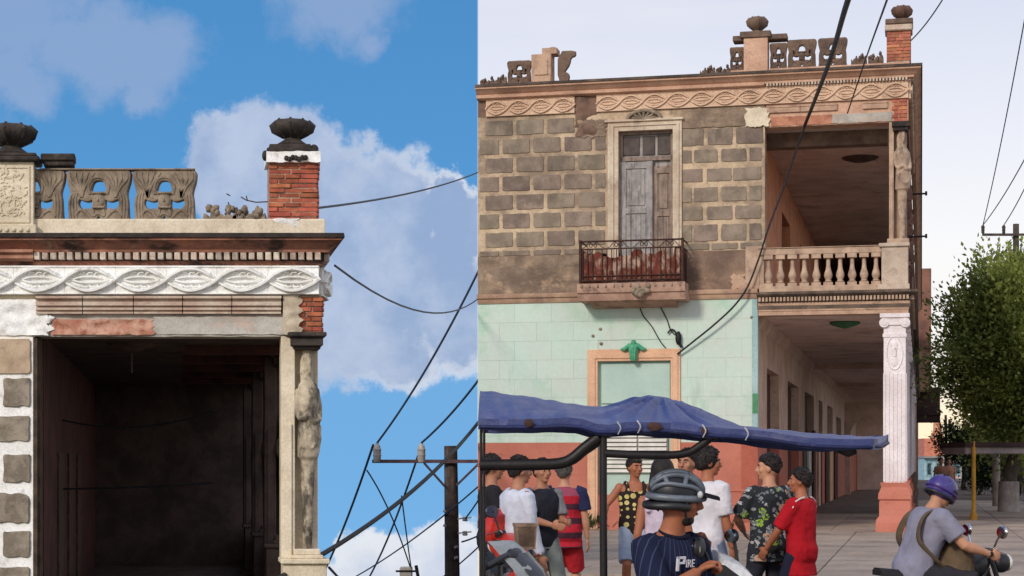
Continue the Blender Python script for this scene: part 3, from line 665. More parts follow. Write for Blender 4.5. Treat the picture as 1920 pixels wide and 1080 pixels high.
# --- cornice
b = MB(); cornice(b, F, EL, .0, [(0, z_fr1+.0), (0, z_top-.04), (.27, z_top-.04), (.27, z_top-.09), (.22, z_top-.11), (.16, z_top-.18), (.12, z_top-.2), (.12, z_top-.25), (.05, z_top-.26), (.05, z_fr1)], LEN)
cr = b.build('cornice', N_salmon, rb, smooth=30)
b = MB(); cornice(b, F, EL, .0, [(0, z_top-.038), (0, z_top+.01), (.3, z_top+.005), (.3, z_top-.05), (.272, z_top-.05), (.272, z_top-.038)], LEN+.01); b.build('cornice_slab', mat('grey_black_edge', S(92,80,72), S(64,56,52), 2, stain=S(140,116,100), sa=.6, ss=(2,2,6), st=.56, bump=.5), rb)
b = MB(); u0, u1 = uu(1437), uu(1703)
n = 44
for i in range(n): b.box(F, u0+(u1-u0)*(i+.15)/n, u0+(u1-u0)*(i+.72)/n, -.13, -.05, z_fr1+.005, z_fr1+.075)
for i in range(90): b.box(F, .05, .13, .08*i, .08*i+.05, z_fr1+.005, z_fr1+.075)
b.build('dentil', M_dentil, cr, kind='stuff')
MB().prism(F, [(-.05, z_fr1), (-.15, z_fr1+.03), (-.16, z_fr1+.09), (-.05, z_fr1+.09)], EL, uu(1434)).build('cornice_moulding', N_salmon, rb)
# --- frieze
MB().box(F, EL, -.0, .0, .35, z_fr0, z_top-.04).build('frieze_backing', mat('brown_rubble', S(132,104,88), S(108,86,74), 3, stain=S(84,70,62), sa=.6, ss=(3,3,3), st=.55, bump=.9, bs=20), rb)
FRIEZE_R = frieze_mesh(N_frieze)
fh = (z_fr1-z_fr0)-.01
def frieze_run(px0, px1, n):
    a, c = uu(px0), uu(px1); w = (c-a)/n
    for i in range(n): inst(FRIEZE_R, 'frieze_panel', rb, F.P(a+w*(i+.5), -.05, (z_fr1+z_fr0)/2), RZ, (w, .5, fh/.56))
frieze_run(912, 1078, 4); frieze_run(1119, 1703, 13)
for i in range(20): inst(FRIEZE_R, 'frieze_panel', rb, F.P(.05, .27+.53*i, (z_fr1+z_fr0)/2), RZ+R(90), (.52, .5, fh/.56))
# --- upper wall: core, joints, blocks
WT = .4
def zb(py, px=1350): return F.z(py, uu(px), 0)
DU0, DU1 = uu(1160), uu(1262)     # balcony door opening
z_dtop = zb(245, 1210); z_flr = zb(545, 1210)
b = MB(); b.box(F, EL, DU0, 0, WT, 6.33, z_fr0-.002); b.box(F, DU1, uu(1434), 0, WT, 6.33, z_fr0-.002); b.box(F, DU0, DU1, 0, WT, z_dtop, z_fr0-.002)
b.build('upper_wall', N_joint, rb)
BLK_R = block_protos('stone_block', N_block, 7, .028, 21, .025)
rr = random.Random(17)
rows_R = [(240,272),(279,304),(315,340),(350,378),(386,412),(420,452)]      # measured right of the door
for j, (a, c) in enumerate(rows_R):
    z1, z0 = zb(a, 1350), zb(c, 1350)
    segs = [(1279,1320),(1327,1374),(1380,1432)] if j == 0 else ([(1279,1297),(1301,1346),(1352,1400),(1405,1428)] if j % 2 else [(1279,1318),(1325,1374),(1378,1428)])
    if j == 2: segs = [(1279,1318),(1325,1372),(1374,1428)]
    for p0, p1 in segs: inst(BLK_R[rr.randrange(7)], 'stone_block', rb, F.P((uu(p0)+uu(p1))/2, -.02, (z0+z1)/2), RZ, (uu(p1)-uu(p0), .1, z1-z0))
zrow = lambda k: zb(222+0, 1000)-k*.425
for k in range(8):
    z1 = zrow(k)-.02; z0 = z1-.345
    if z0 < 6.3: z0 = 6.34
    x = 898-(14 if k % 2 else -12); w = 52
    while x < 1140:
        x1 = min(x+w, 1118 if k == 0 else 1135)
        if x1-max(x, 899) > 10 and not (k in (0,) and x > 1066): inst(BLK_R[rr.randrange(7)], 'stone_block', rb, F.P((uu(max(x, 899))+uu(x1))/2, -.02, (z0+z1)/2), RZ, (uu(x1)-uu(max(x, 899)), .1, z1-z0))
        x += w+6
for (p0, p1) in ((1279,1330),(1334,1384),(1388,1430)): inst(BLK_R[rr.randrange(7)], 'stone_block', rb, F.P((uu(p0)+uu(p1))/2, -.02, (6.36+zb(456))/2), RZ, (uu(p1)-uu(p0), .1, zb(456)-6.36))
# bare rubble gap beside the door
# band of old render above the openings
def rslab(F, ua, ub, za, zb_, v0, v1, amp, seed, nx=24, nz=6, ragu=0.0):
    b = MB(); vs = []; fs = []
    for k, vv in enumerate((v0, v1)):
        for j in range(nz+1):
            for i in range(nx+1):
                u = ua+(ub-ua)*i/nx; z = za+(zb_-za)*j/nz
                if i in (0, nx): u += ragu*mnoise.noise(Vector((j*.9, seed+i, 0)))
                if j in (0, nz): z += ragu*.6*mnoise.noise(Vector((i*.5, seed, j)))
                vs.append(F.P(u, vv+(amp*mnoise.noise(Vector((u*3, z*4, seed))) if k == 0 else 0), z))
    w = nx+1; o = w*(nz+1)
    for j in range(nz):
        for i in range(nx):
            a = j*w+i; fs += [(a, a+1, a+w+1, a+w), (o+a, o+a+w, o+a+w+1, o+a+1)]
    for i in range(nx): fs += [(i, o+i, o+i+1, i+1), (nz*w+i, nz*w+i+1, o+nz*w+i+1, o+nz*w+i)]
    for j in range(nz): fs += [(j*w, (j+1)*w, o+(j+1)*w, o+j*w), (j*w+nx, o+j*w+nx, o+(j+1)*w+nx, (j+1)*w+nx)]
    return b.add(vs, fs)
rslab(F, uu(1079), uu(1119), zb(256,1100), z_fr1-.02, -.02, .02, .12, 77, nx=16, nz=22, ragu=.06).build('rubble_patch', MATS['brown_rubble'], rb, smooth=50)
rslab(F, uu(1084), uu(1136), zb(256,1100)-.02, zb(226,1100), -.03, .02, .05, 78, nx=14, nz=8, ragu=.08).build('render_patch', N_band, rb, smooth=50)
rslab(F, uu(1279), uu(1436), zb(238), z_fr0-.03, -.03, .02, .03, 3, ragu=.05).build('render_band', N_band, rb, smooth=50)
rslab(F, uu(1398), uu(1442), zb(238,1420), zb(203,1420), -.06, .02, .05, 5, ragu=.09, nx=12).build('plaster_lump', M_cream, rb, smooth=50)
# --- lintel of the upper loggia
LO = uu(1436); 
b = MB(); b.box(F, LO, .0, 0, .4, z_up, z_fr0-.002); b.build('loggia_lintel', N_salmon, rb)
for p0, p1 in ((1438,1500),(1501,1570),(1618,1664)): MB().prism(F, [(0, 9.48), (-.06, 9.48), (-.06, 9.44), (-.045, 9.43), (-.05, 9.33), (0, 9.32)], uu(p0), uu(p1)).build('moulded_course', N_mould, rb)
rslab(F, uu(1446), uu(1560), z_up+.02, z_up+.22, -.02, .02, .02, 8, ragu=.03).build('exposed_lintel', mat('pink_masonry_r', S(196,140,112), S(170,112,90), 4, stain=S(140,84,66), sa=.6, ss=(6,6,6), st=.56, bump=.7), rb, smooth=50)
rslab(F, uu(1560), uu(1672), z_up+.02, z_up+.22, -.025, .02, .02, 18, ragu=.03).build('lintel_patch', M_grey, rb, smooth=50)
rr = random.Random(3); BRK_R = brick_proto(N_brick)
for j in range(6):
    for a, c in (((1672,1684),(1685,1701)) if j % 2 else ((1676,1692),(1693,1701))):
        inst(BRK_R, 'brick', rb, F.P((uu(a)+uu(c))/2, -.03+rr.uniform(0,.012), z_up+.04+j*.085), RZ, (uu(c)-uu(a)-.01, .15, .07))
# --- upper loggia interior
IU = uu(1420)+.02                 # inner wall line
LZ = z_up+.0
b = MB(); b.box(F, LO-.3, -.05, .42, LEN, z_up+.0, z_up+.2); uc = b.build('loggia_ceiling', mat('brown_ceiling', S(218,200,188), S(196,178,168), 1.2, stain=S(134,112,102), sa=.6, ss=(1,1,1), st=.57), rb)
b = MB(); b.box(F, LO-.2, -.45, .75, 1.15, z_up-.32, z_up-.002); b.build('ceiling_beam', N_cast, uc)
b = MB(); b.lathe(F.P(uu(1600), 4.4, z_up-.1), [(.45,.1),(.4,.06),(.2,.0),(.06,-.02)], 20); b.build('ceiling_rose', M_jamb, uc, smooth=40)
def wall_with_doors(name, u, v0, v1, z0, z1, doors, m, th=.35, zsplit=None, m2=None):
    """wall plane facing +u with openings (va, vb, zb, zt)"""
    cuts = sorted(doors); v = v0
    def slab(va, vb, za, zt):
        if zt-za < .01 or vb-va < .005: return
        if zsplit and za < zsplit < zt: slab(va, vb, za, zsplit); slab(va, vb, zsplit, zt); return
        lowr = zsplit and zt <= zsplit+1e-6
        MB().box(F, u-th, u, va, vb, za, zt).build('dado' if lowr else name, m2 if lowr else m, rb)
    for va, vb, za, zt in cuts:
        slab(v, va, z0, z1); slab(va, vb, zt, z1); slab(va, vb, z0, za); v = vb
    slab(v, v1, z0, z1)
ud = []
for p0, p1 in ((1466,1482),(1500,1512),(1524,1531)): ud.append((F.v(p0, IU), F.v(p1, IU), z_fl+.02, z_fl+2.75))
for k in range(4): ud.append((ud[-1][0]+3.4, ud[-1][0]+4.7, z_fl+.02, z_fl+2.75))
wall_with_doors('loggia_wall', IU, .42, LEN, z_fl, z_up, ud, N_upwall)
def door_leaf(u, va, vb, za, zt, m, boards=3):
    b = MB().box(F, u-.3, u-.24, va, vb, za, zt)
    for i in range(boards):
        a = va+(vb-va)*(i+.08)/boards; c = va+(vb-va)*(i+.92)/boards
        b.box(F, u-.24, u-.215, a, c, za+.1, za+(zt-za)*.46); b.box(F, u-.24, u-.215, a, c, za+(zt-za)*.52, zt-.1)
    return b.build('door', m, rb)
for va, vb, za, zt in ud: door_leaf(IU, va, vb, za, zt, N_dkwood, 2)
MB().box(F, IU, 0, LEN-.3, LEN, SW, z_up).build('end_wall', N_inside, rb)
MB().box(F, U_W, 0.0, .0, LEN, z_fl-.05, z_fl).build('loggia_floor', N_bal, rb)
# --- balustrade, slab and dentils of the loggia
b = MB(); b.box(F, uu(1424), uu(1653), -.1, .12, z_rail-.16, z_rail-.02); b.box(F, uu(1422), uu(1653), -.13, .15, z_rail-.02, z_rail+.0); rail = b.build('balustrade_rail', N_bal, rb, bevel=.012)
b = MB(); b.box(F, uu(1424), uu(1653), -.12, .15, z_fl, z_fl+.13); b.build('balustrade_foot', N_bal, rb, bevel=.012)
bb = MB(); hz = z_rail-.16-(z_fl+.13)
bb.box(FW, -.1, .1, -.1, .1, 0, .07); bb.lathe((0,0,.07), [(.06,0),(.08,.03),(.06,.06),(.062,.09),(.085,.15),(.092,.21),(.08,.28),(.058,.36),(.045,.48),(.045,.58),(.055,.62),(.07,.65),(.058,.68)], 12); bb.box(FW, -.1, .1, -.1, .1, hz-.09, hz); bb.v = [v if v.z < .07+.001 or v.z > hz-.091 else Vector((v.x, v.y, .07+(v.z-.07)/.68*(hz-.16))) for v in bb.v]
BAL = proto(bb, 'baluster', N_bal, smooth=40)
for i in range(10):
    px = 1441+i*22.4
    inst(BAL, 'baluster', rb, F.P(uu(px), .01, z_fl+.13), RZ)
b = MB(); b.box(F, uu(1653), 0.0, -.14, .3, z_fl+.12, z_rail-.05); b.box(F, uu(1648), .03, -.19, .33, z_rail-.05, z_rail+.03); b.box(F, uu(1646), .03, -.2, .33, z_fl, z_fl+.12); b.build('pedestal', mat('pale_pedestal', S(206,188,168), S(186,166,148), 2.5, stain=S(130,112,98), sa=.6, ss=(4,4,4), st=.58, bump=.4), rb, bevel=.012)
b = MB(); cornice(b, F, uu(1420), .0, [(0, 5.0), (0, z_fl), (.2, z_fl), (.2, z_fl-.05), (.16, z_fl-.09), (.13, z_fl-.1), (.13, z_fl-.105), (.06, z_fl-.105), (.06, z_fl-.21), (.045, z_fl-.22), (.045, 5.0)], LEN)
sb = b.build('loggia_cornice', mat('black_stained_ledge', S(110,94,82), S(80,70,62), 3, stain=S(160,136,116), sa=.6, ss=(3,3,6), st=.58, bump=.5), rb, smooth=30)
b = MB(); n = 42
for i in range(n): b.box(F, uu(1422)+(-uu(1422)+.03)*(i+.15)/n, uu(1422)+(-uu(1422)+.03)*(i+.75)/n, -.125, -.06, z_fl-.2, z_fl-.11)
for i in range(90): b.box(F, .06, .125, .1*i, .1*i+.06, z_fl-.2, z_fl-.11)
b.build('dentil', N_bal, sb, kind='stuff')
b = MB(); cornice(b, F, uu(1422), -.02, [(0, 4.87), (0, 5.14), (.05, 5.14), (.05, 5.08), (.035, 5.07), (.035, 4.96), (.02, 4.95), (.02, 4.87)], LEN); b.build('arcade_architrave', N_mould, rb, smooth=30)
MB().box(F, U_W, -.02, .02, .4, 4.872, 5.3).build('arcade_beam', N_mould, rb)
MB().box(F, -.4, -.021, .4, LEN, 4.872, 5.3).build('arcade_side_beam', N_ceil, rb)
# --- ledge between floors, rough band, ground floor wall
rslab(F, EL, uu(1090), z_mid1-.01, 6.33, -.02, .3, .03, 41, nx=60, nz=14).build('rough_band', N_band, rb, smooth=60)
rslab(F, uu(1268), uu(1421), z_mid1-.01, 6.33, -.02, .3, .025, 43, nx=40, nz=14).build('rough_band', mat('brown_band', S(140,116,98), S(112,92,80), 1.6, stain=S(184,152,124), sa=.6, ss=(1.6,1.6,2.5), st=.57, bump=.6), rb, smooth=60)
rslab(F, uu(1372), uu(1424), z_mid1, z_mid1+.33, -.05, .02, .05, 45, nx=14, ragu=.1).build('plaster_lump', N_mould, rb, smooth=50)
MB().box(F, uu(1398), uu(1433), -.05, .3, z_mid1, zb(462, 1420)).build('loggia_pier', N_bal, rb, bevel=.01)
b = MB().prism(F, [(.1, z_mid0-.02), (-.02, z_mid0-.02), (-.05, z_mid0+.03), (-.06, z_mid0+.08), (-.1, z_mid0+.1), (-.12, z_mid1-.02), (-.12, z_mid1), (.1, z_mid1)], EL, uu(1421)); b.build('string_course', N_mould, rb, smooth=30)
GU0, GU1 = uu(1121), uu(1258)     # ground-floor window opening
gz1, gz0 = zb(677, 1190), .9
b = MB(); b.box(F, EL, GU0, .015, WT, z_dado-.3, z_mid0-.02); b.box(F, GU1, U_W-.002, .015, WT, z_dado-.3, z_mid0-.02); b.box(F, GU0, GU1, .015, WT, gz1, z_mid0-.02)
lw = b.build('lower_wall', N_mint, rb)
MBLK = proto(MB().box(FW, -.5, .5, 0, 1, -.5, .5), 'painted_block', N_mint, bevel=.004)
rr = random.Random(4); zc_ = z_mid0-.025; j = 0
while zc_ > z_dado+.02:
    h = min(.43, zc_-z_dado); z0 = zc_-h; x = EL+(-.35 if j % 2 else 0)
    while x < U_W-.01:
        w = .86; a, c = max(x, EL), min(x+w, U_W-.003)
        pcs = [(a, c)]
        if z0 < gz1+.15:
            pcs = []
            if a < GU0-.02: pcs.append((a, min(c, GU0)))
            if c > GU1+.02: pcs.append((max(a, GU1), c))
        for p, q in pcs:
            if q-p > .04: inst(MBLK, 'painted_block', lw, F.P((p+q)/2, rr.uniform(-.0015, .0015), (zc_+z0)/2), RZ, (q-p-.003, .03, h-.003))
        x += w
    zc_ = z0; j += 1
b = MB(); b.box(F, EL, GU0, -.005, WT, SW, z_dado); b.box(F, GU1, U_W-.002, -.005, WT, SW, z_dado); b.box(F, GU0, GU1, -.005, WT, SW, gz0)
b.build('dado', N_dado, rb)
for p0, p1 in ((EL, uu(1100)), (uu(1277), U_W-.002)):
    b = MB(); b.prism(F, [(-.004, .98), (-.03, .99), (-.03, 1.03), (-.004, 1.05)], p0, p1); b.prism(F, [(-.004, .68), (-.02, .69), (-.02, .72), (-.004, .74)], p0, p1); b.box(F, p0, p1, -.045, -.004, SW, .3); b.build('dado_moulding', N_dado, rb, kind='stuff')
MB().box(F, uu(1410), U_W+.01, -.02, .01, z_dado, z_mid0-.03).build('corner_strip', mat('pale_blue_strip', S(170,196,196), S(150,180,180), 2), rb)
MB().box(F, uu(1411), U_W+.014, -.026, .01, zb(775,1415), zb(738,1415)).build('green_patch', mat('green_patch_paint', S(92,150,112), S(80,134,100), 5), rb)
MB().box(F, uu(1390), U_W+.012, -.022, .01, SW, z_dado-.002).build('corner_dado', mat('dark_terracotta', S(176,98,80), S(160,88,72), 2), rb)
# frame, shutter, louvres and ornament of the ground-floor window
b = MB()
for (a, c) in ((uu(1102), GU0+.0), (GU1, uu(1276))):
    b.box(F, a, c, -.05, .0, SW, zb(655, 1190)); 
    b.box(F, a+.05, c-.05, -.075, -.05, SW, zb(662, 1190))
b.box(F, GU0, GU1, -.05, .0, gz1, zb(655, 1190)); b.box(F, GU0-.12, GU1+.12, -.074, -.05, gz1+.06, zb(662, 1190))
wf = b.build('window_frame', N_peach, rb, bevel=.008)
b = MB(); b.box(F, GU0, GU1, .1, .16, gz0, gz1); b.box(F, GU0+.07, GU1-.03, .06, .1, zb(756,1190), gz1-.05)
wp = b.build('window_panel', mat('mint_shutter', S(184,208,196), S(172,198,188), 1.2, fine=.03, bump=.1, rough=.5), rb, bevel=.006)
b = MB(); b.box(F, GU0+.2, uu(1252), .05, .1, zb(856,1190), zb(800,1190)); b.build('window_sash', mat('grey_sash', S(150,148,142), S(130,128,124)), wp)
LV = proto(MB().prism(FW, [(0, .07), (-.012, .07), (-.045, 0), (-.03, 0)], -.5, .5), 'louvre', N_louver)
for px0, px1 in ((1133,1194),(1196,1250)):
    for k in range(10):
        inst(LV, 'louvre', wp, F.P((uu(px0)+uu(px1))/2, .05, zb(806+k*8.2, 1190)-.07), RZ, (uu(px1)-uu(px0)-.015, 1, 1.0))
b = MB(); c = F.P(uu(1189), -.09, zb(660, 1190))
zv = Vector((0,0,1)); U_ = F.P(1,0,0)-F.P(0,0,0); V_ = F.P(0,1,0)-F.P(0,0,0)
for s in (-1, 1): b.tube(spline([c+zv*.1, c+U_*.1*s+zv*.13-V_*.03, c+U_*.22*s+zv*.05, c+U_*.28*s+zv*.07], 3), [.06]*4+[.05]*3+[.03]*3, 7)
b.ell(c-V_*.03+zv*.08, .1, .09, .1, 10, 8); b.lathe(c+zv*-.2-V_*.02, [(.05,0),(.09,.05),(.08,.12),(.11,.2),(.12,.28)], 10); b.ell(c+zv*.2, .06, .05, .07, 8, 6)
for s in (-1, 0, 1): b.tube([c+U_*.06*s-V_*.1+zv*.1, c+U_*.04*s-V_*.12-zv*.05, c+U_*.03*s-V_*.08-zv*.2], .025, 6)
b.build('keystone_ornament', N_green, wf, smooth=60)
# --- balcony door with frame
b = MB()
zt = zb(228, 1210); zi = z_dtop
b.box(F, uu(1140), DU0, -.06, .0, z_flr, zt); b.box(F, DU1, uu(1279), -.06, .0, z_flr, zt); b.box(F, DU0, DU1, -.06, .0, zi, zt)
b.box(F, uu(1146), DU0-.1, -.09, -.06, z_flr, zt-.07); b.box(F, DU1+.08, uu(1274), -.09, -.06, z_flr, zt-.07); b.box(F, DU0-.1, DU1+.08, -.088, -.06, zi+.1, zt-.07)
b.box(F, uu(1135), uu(1282), -.11, .0, zt, zt+.05)
df = b.build('door_frame', mat('pale_door_frame', S(214,198,176), S(190,170,148), 2, stain=S(130,110,94), sa=.6, ss=(3,3,1.5), st=.57, bump=.4), rb, bevel=.006)
b = MB(); c = F.P(uu(1208), -.06, zt+.04)
b.tube(spline([c+U_*(-.38), c+U_*(-.3)+zv*.12, c+zv*.2, c+U_*.3+zv*.12, c+U_*.38], 4), .05, 7)
for i in range(7):
    a = PI*(i+.5)/7; b.tube([c-V_*.04, c+U_*math.cos(a)*.27+zv*math.sin(a)*.15-V_*.03], [.02,.035], 6)
b.build('shell_crest', M_cast, df, smooth=60)
dr = MB().box(F, DU0, DU1, .18, .24, z_flr, zi).build('balcony_door', N_wood, rb)
zm = zb(297, 1210)
b = MB(); b.box(F, DU0+.03, DU1-.03, .1, .18, zm-.03, zm+.06); b.box(F, DU0, DU0+.07, .1, .18, z_flr, zi); b.box(F, DU1-.07, DU1, .1, .18, z_flr, zi); b.box(F, DU0+.07, DU1-.07, .1, .18, zi-.06, zi); b.build('door_lining', N_wood2, dr)
for p0, p1 in ((1164,1197),(1203,1226),(1231,1256)): MB().box(F, uu(p0), uu(p1), .15, .179, zm+.1, zi-.1).build('transom_panel', mat('transom_grey', S(96,86,82), S(78,70,68), 6), dr, bevel=.01)
def leaf(p0, p1, m, ajar):
    b = MB(); a, c = uu(p0), uu(p1); zt_ = zm-.04-ajar*.12; v0 = .1+ajar*.03
    b.box(F, a, c, v0+.03, v0+.06, z_flr, zt_)
    st = .1*(c-a)/.55
    b.box(F, a, a+st, v0, v0+.03, z_flr, zt_); b.box(F, c-st, c, v0, v0+.03, z_flr, zt_)
    for zq in (zt_-.1, z_flr+(zt_-z_flr)*.62, z_flr+(zt_-z_flr)*.2): b.box(F, a+st, c-st, v0, v0+.03, zq-.06, zq+.06)
    o = b.build('door_leaf', m, dr)
    for q in range(4):
        x0 = a+st+.01+(c-a-2*st-.02)*q/4; x1 = a+st+.01+(c-a-2*st-.02)*(q+.9)/4
        MB().box(F, x0, x1, v0+.012, v0+.03, z_flr+(zt_-z_flr)*.23, z_flr+(zt_-z_flr)*.59).build('board', m, o)
    MB().box(F, a+st+.04, c-st-.04, v0+.01, v0+.03, z_flr+(zt_-z_flr)*.66, zt_-.2).build('panel', m, o, bevel=.008)
leaf(1161, 1222, N_wood, 0); leaf(1225, 1260, N_wood2, 1)
MB().box(F, uu(1222), uu(1225), .12, .16, z_flr, zm-.06).build('dark_gap', M_shade, dr)  # dark strip standing in for the shade between the door leaves
# --- balcony
BV = -.8
def ub(px): return F.u(px, BV)
bz1, bz0, bzr = F.z(530, ub(1180), BV), F.z(562, ub(1180), BV), F.z(450, ub(1180), BV)
BA, BB = ub(1082), ub(1284)
prof = [(0, bz0), (.04, bz0+.02), (.06, bz0+.12), (.1, bz0+.14), (.12, bz0+.22), (.14, bz0+.25), (.16, bz1), (0, bz1)]
b = MB(); b.prism(F, [(0, bz0), (BV+.1, bz0), (BV+.07, bz0+.08), (BV+.06, bz0+.15), (BV+.02, bz0+.17), (BV, bz0+.25), (BV, bz1), (0, bz1)], BA, BB); b.prism(F, [(0, bz0-.12), (BV+.35, bz0-.06), (BV+.2, bz0), (0, bz0)], BA+.25, BB-.25)
bs = b.build('balcony_slab', mat('balcony_stone', S(190,156,136), S(164,130,114), 2.5, stain=S(104,82,72), sa=.7, ss=(3,3,3), st=.57, stain2=S(214,182,152), sa2=.5, ss2=(4,4,4), st2=.6, bump=.4), rb, smooth=30)
b = MB()
for i in range(13):
    u = BA+.1+(BB-BA-.2)*i/12; b.tube([F.P(u, BV+.01, bz1-.02), F.P(u, BV-.02, bz1-.09)], .02, 5)
rr = random.Random(9)
for i in range(14): b.ell(F.P(ub(1205)+rr.gauss(0,.09), BV-.02, (bz0+bz1)/2+rr.gauss(0,.07)), .07, .05, .06, 7, 5)
b.build('hanging_moss', M_cast, bs, kind='stuff', smooth=60)
rl = MB()
ra, rbx = BA+.06, BB-.06; vF = BV+.08
for (z, r) in ((bzr, .02), (bzr-.17, .016), (bz1+.07, .02), (bz1+.17, .012)):
    rl.tube([F.P(ra, 0, z), F.P(ra, vF, z), F.P(rbx, vF, z), F.P(rbx, 0, z)], r, 6)
for u in (ra, rbx): rl.tube([F.P(u, vF, bz1), F.P(u, vF, bzr+.03)], .032, 6)
rg = rl.build('balcony_railing', M_iron, rb, smooth=60)
barm = proto(MB().tube([(0,0,0),(0,0,1)], .011, 6), 'bar', M_iron, smooth=60)
for i in range(21):
    if i in (3, 15): continue
    inst(barm, 'bar', rg, F.P(ra+(rbx-ra)*(i+.5)/21, vF, bz1+.04), RZ, (1, 1, bzr-.17-bz1-.04))
for u in (ra, rbx):
    for k in range(5): inst(barm, 'bar', rg, F.P(u, vF*(k+.6)/5.4, bz1+.04), RZ, (1, 1, bzr-.17-bz1-.04))
b = MB()
for k in range(4):                                                     # scroll work between the two top bars
    c0 = ra+(rbx-ra)*(k+.5)/4; w = (rbx-ra)/8-.04
    for s in (-1, 1):
        pts = [F.P(c0+s*w*t, vF, bzr-.085+.06*math.sin(t*PI*1.6)) for t in (0, .2, .4, .6, .8, 1)]
        b.tube(spline(pts, 3), .009, 5)
        b.tube([F.P(c0+s*(.05+.035*math.cos(q)), vF, bzr-.085+.045*math.sin(q)) for q in [2*PI*i/10 for i in range(11)]], .009, 5)
b.build('scrollwork', M_iron, rg, smooth=60)
# rusted sheet with torn upper edge behind the bars
rr = random.Random(12); b = MB(); top = []
n = 60
for i in range(n+1):
    t = i/n; h = .7+.22*mnoise.noise(Vector((t*6, 3.3, 0)))+.16*mnoise.noise(Vector((t*15, 1.3, 0)))
    if t > .93: h = .8
    top.append(min(.86, max(.3, h)))
vs = []
for v in (vF+.045, vF+.03):
    for i in range(n+1): vs += [F.P(ra+.03+(rbx-ra-.06)*i/n, v, bz1+.03), F.P(ra+.03+(rbx-ra-.06)*i/n, v, bz1+.03+top[i]*(bzr-bz1-.03))]
o = 2*(n+1); fs = []
for i in range(n):
    a = 2*i; fs += [(a, a+2, a+3, a+1), (o+a, o+a+1, o+a+3, o+a+2), (a+1, a+3, o+a+3, o+a+1)]
b.add(vs, fs)
b.box(F, rbx-.035, rbx-.02, vF, -.02, bz1+.03, bzr-.25)
b.build('rusted_sheet', mat('rust_sheet', S(112,52,38), S(84,42,34), 5, stain=S(136,80,60), sa=.6, ss=(5,5,3), st=.57, stain2=S(196,168,146), sa2=.85, ss2=(4.5,4.5,2.2), st2=.54, bump=.4), rg, smooth=40)
# --- arcade interior
AU = U_W                          # inner wall of the arcade is flush with the end of the front wall
doors = []
for p0, p1, py in ((1438,1461,691),(1477,1498,716),(1509,1526,738),(1535,1542,750),(1551,1561,758)):
    va, vb = F.v(p0, AU), F.v(p1, AU); doors.append((va, vb, SW+.0, 3.85))
for p0, p1 in ((1568,1577),(1583,1591)): doors.append((F.v(p0, AU), F.v(p1, AU), 2.4, 3.6))
wall_with_doors('arcade_wall', AU, WT+.002, LEN, SW, 4.87, doors, N_inside, zsplit=2.06, m2=N_dado)
for i, (va, vb, za, zt) in enumerate(doors): door_leaf(AU, va, vb, za, zt, N_dkwood if i < 3 else N_grdoor, 2)
MB().box(F, AU-.3, AU-.02, WT+.002, doors[0][0]-.02, SW, 2.05).build('shop_wall', N_dado, rb)
b = MB().box(F, AU-.3, -.02, .4, LEN, 4.87, 5.0); ac = b.build('arcade_ceiling', N_ceil, rb)
for vb_ in (19.6, 34): MB().box(F, AU, -.42, vb_, vb_+.3, 4.7, 4.868).build('cross_beam', N_inside, ac)
b = MB(); b.prism(F, [(AU+.002, 4.6), (AU+.1, 4.7), (AU+.14, 4.869), (AU+.002, 4.869)], .42, LEN-.4, axis='v'); b.build('cove_moulding', N_inside, ac)
b = MB(); b.lathe(F.P(uu(1576), 2.2, 4.72), [(.34,.15),(.36,.12),(.28,.07),(.12,.02),(.04,.0)], 20); b.build('green_ceiling_rose', mat('green_rose', S(70,120,84), S(58,100,72)), ac, smooth=40, )
# arch near the far end of the arcade
b = MB(); vA = 46; n = 14; cxu, rad = (AU-.5)/2+.0, (-.5-AU)/2-.25
for i in range(n):
    a0, a1 = PI*i/n, PI*(i+1)/n
    p = [(cxu+rad*math.cos(a0), 2.9+rad*math.sin(a0)*.9), (cxu+rad*math.cos(a1), 2.9+rad*math.sin(a1)*.9)]
    b.prism(F, [(p[0][0], p[0][1]), (p[1][0], p[1][1]), (p[1][0], 4.5), (p[0][0], 4.5)], vA, vA+.3, axis='v')
b.box(F, AU, cxu-rad, vA, vA+.3, SW, 4.5); b.box(F, cxu+rad, -.5, vA, vA+.3, SW, 4.5); b.build('cross_arch', N_inside, rb)
# shopfront sheets and posters deeper in
for i, (v0, w, m) in enumerate(((15.2,1.1,N_grdoor),(17.5,1.3,N_louver),(20,1.2,N_dkwood),(23,1.2,N_inside),(28,2,N_dkwood),(31,2,N_peach),(35,2.4,N_dkwood))):
    MB().box(F, AU+.002, AU+.06, v0, v0+w, SW, 2.3+.2*(i % 3)).build('shop_door', m, rb)
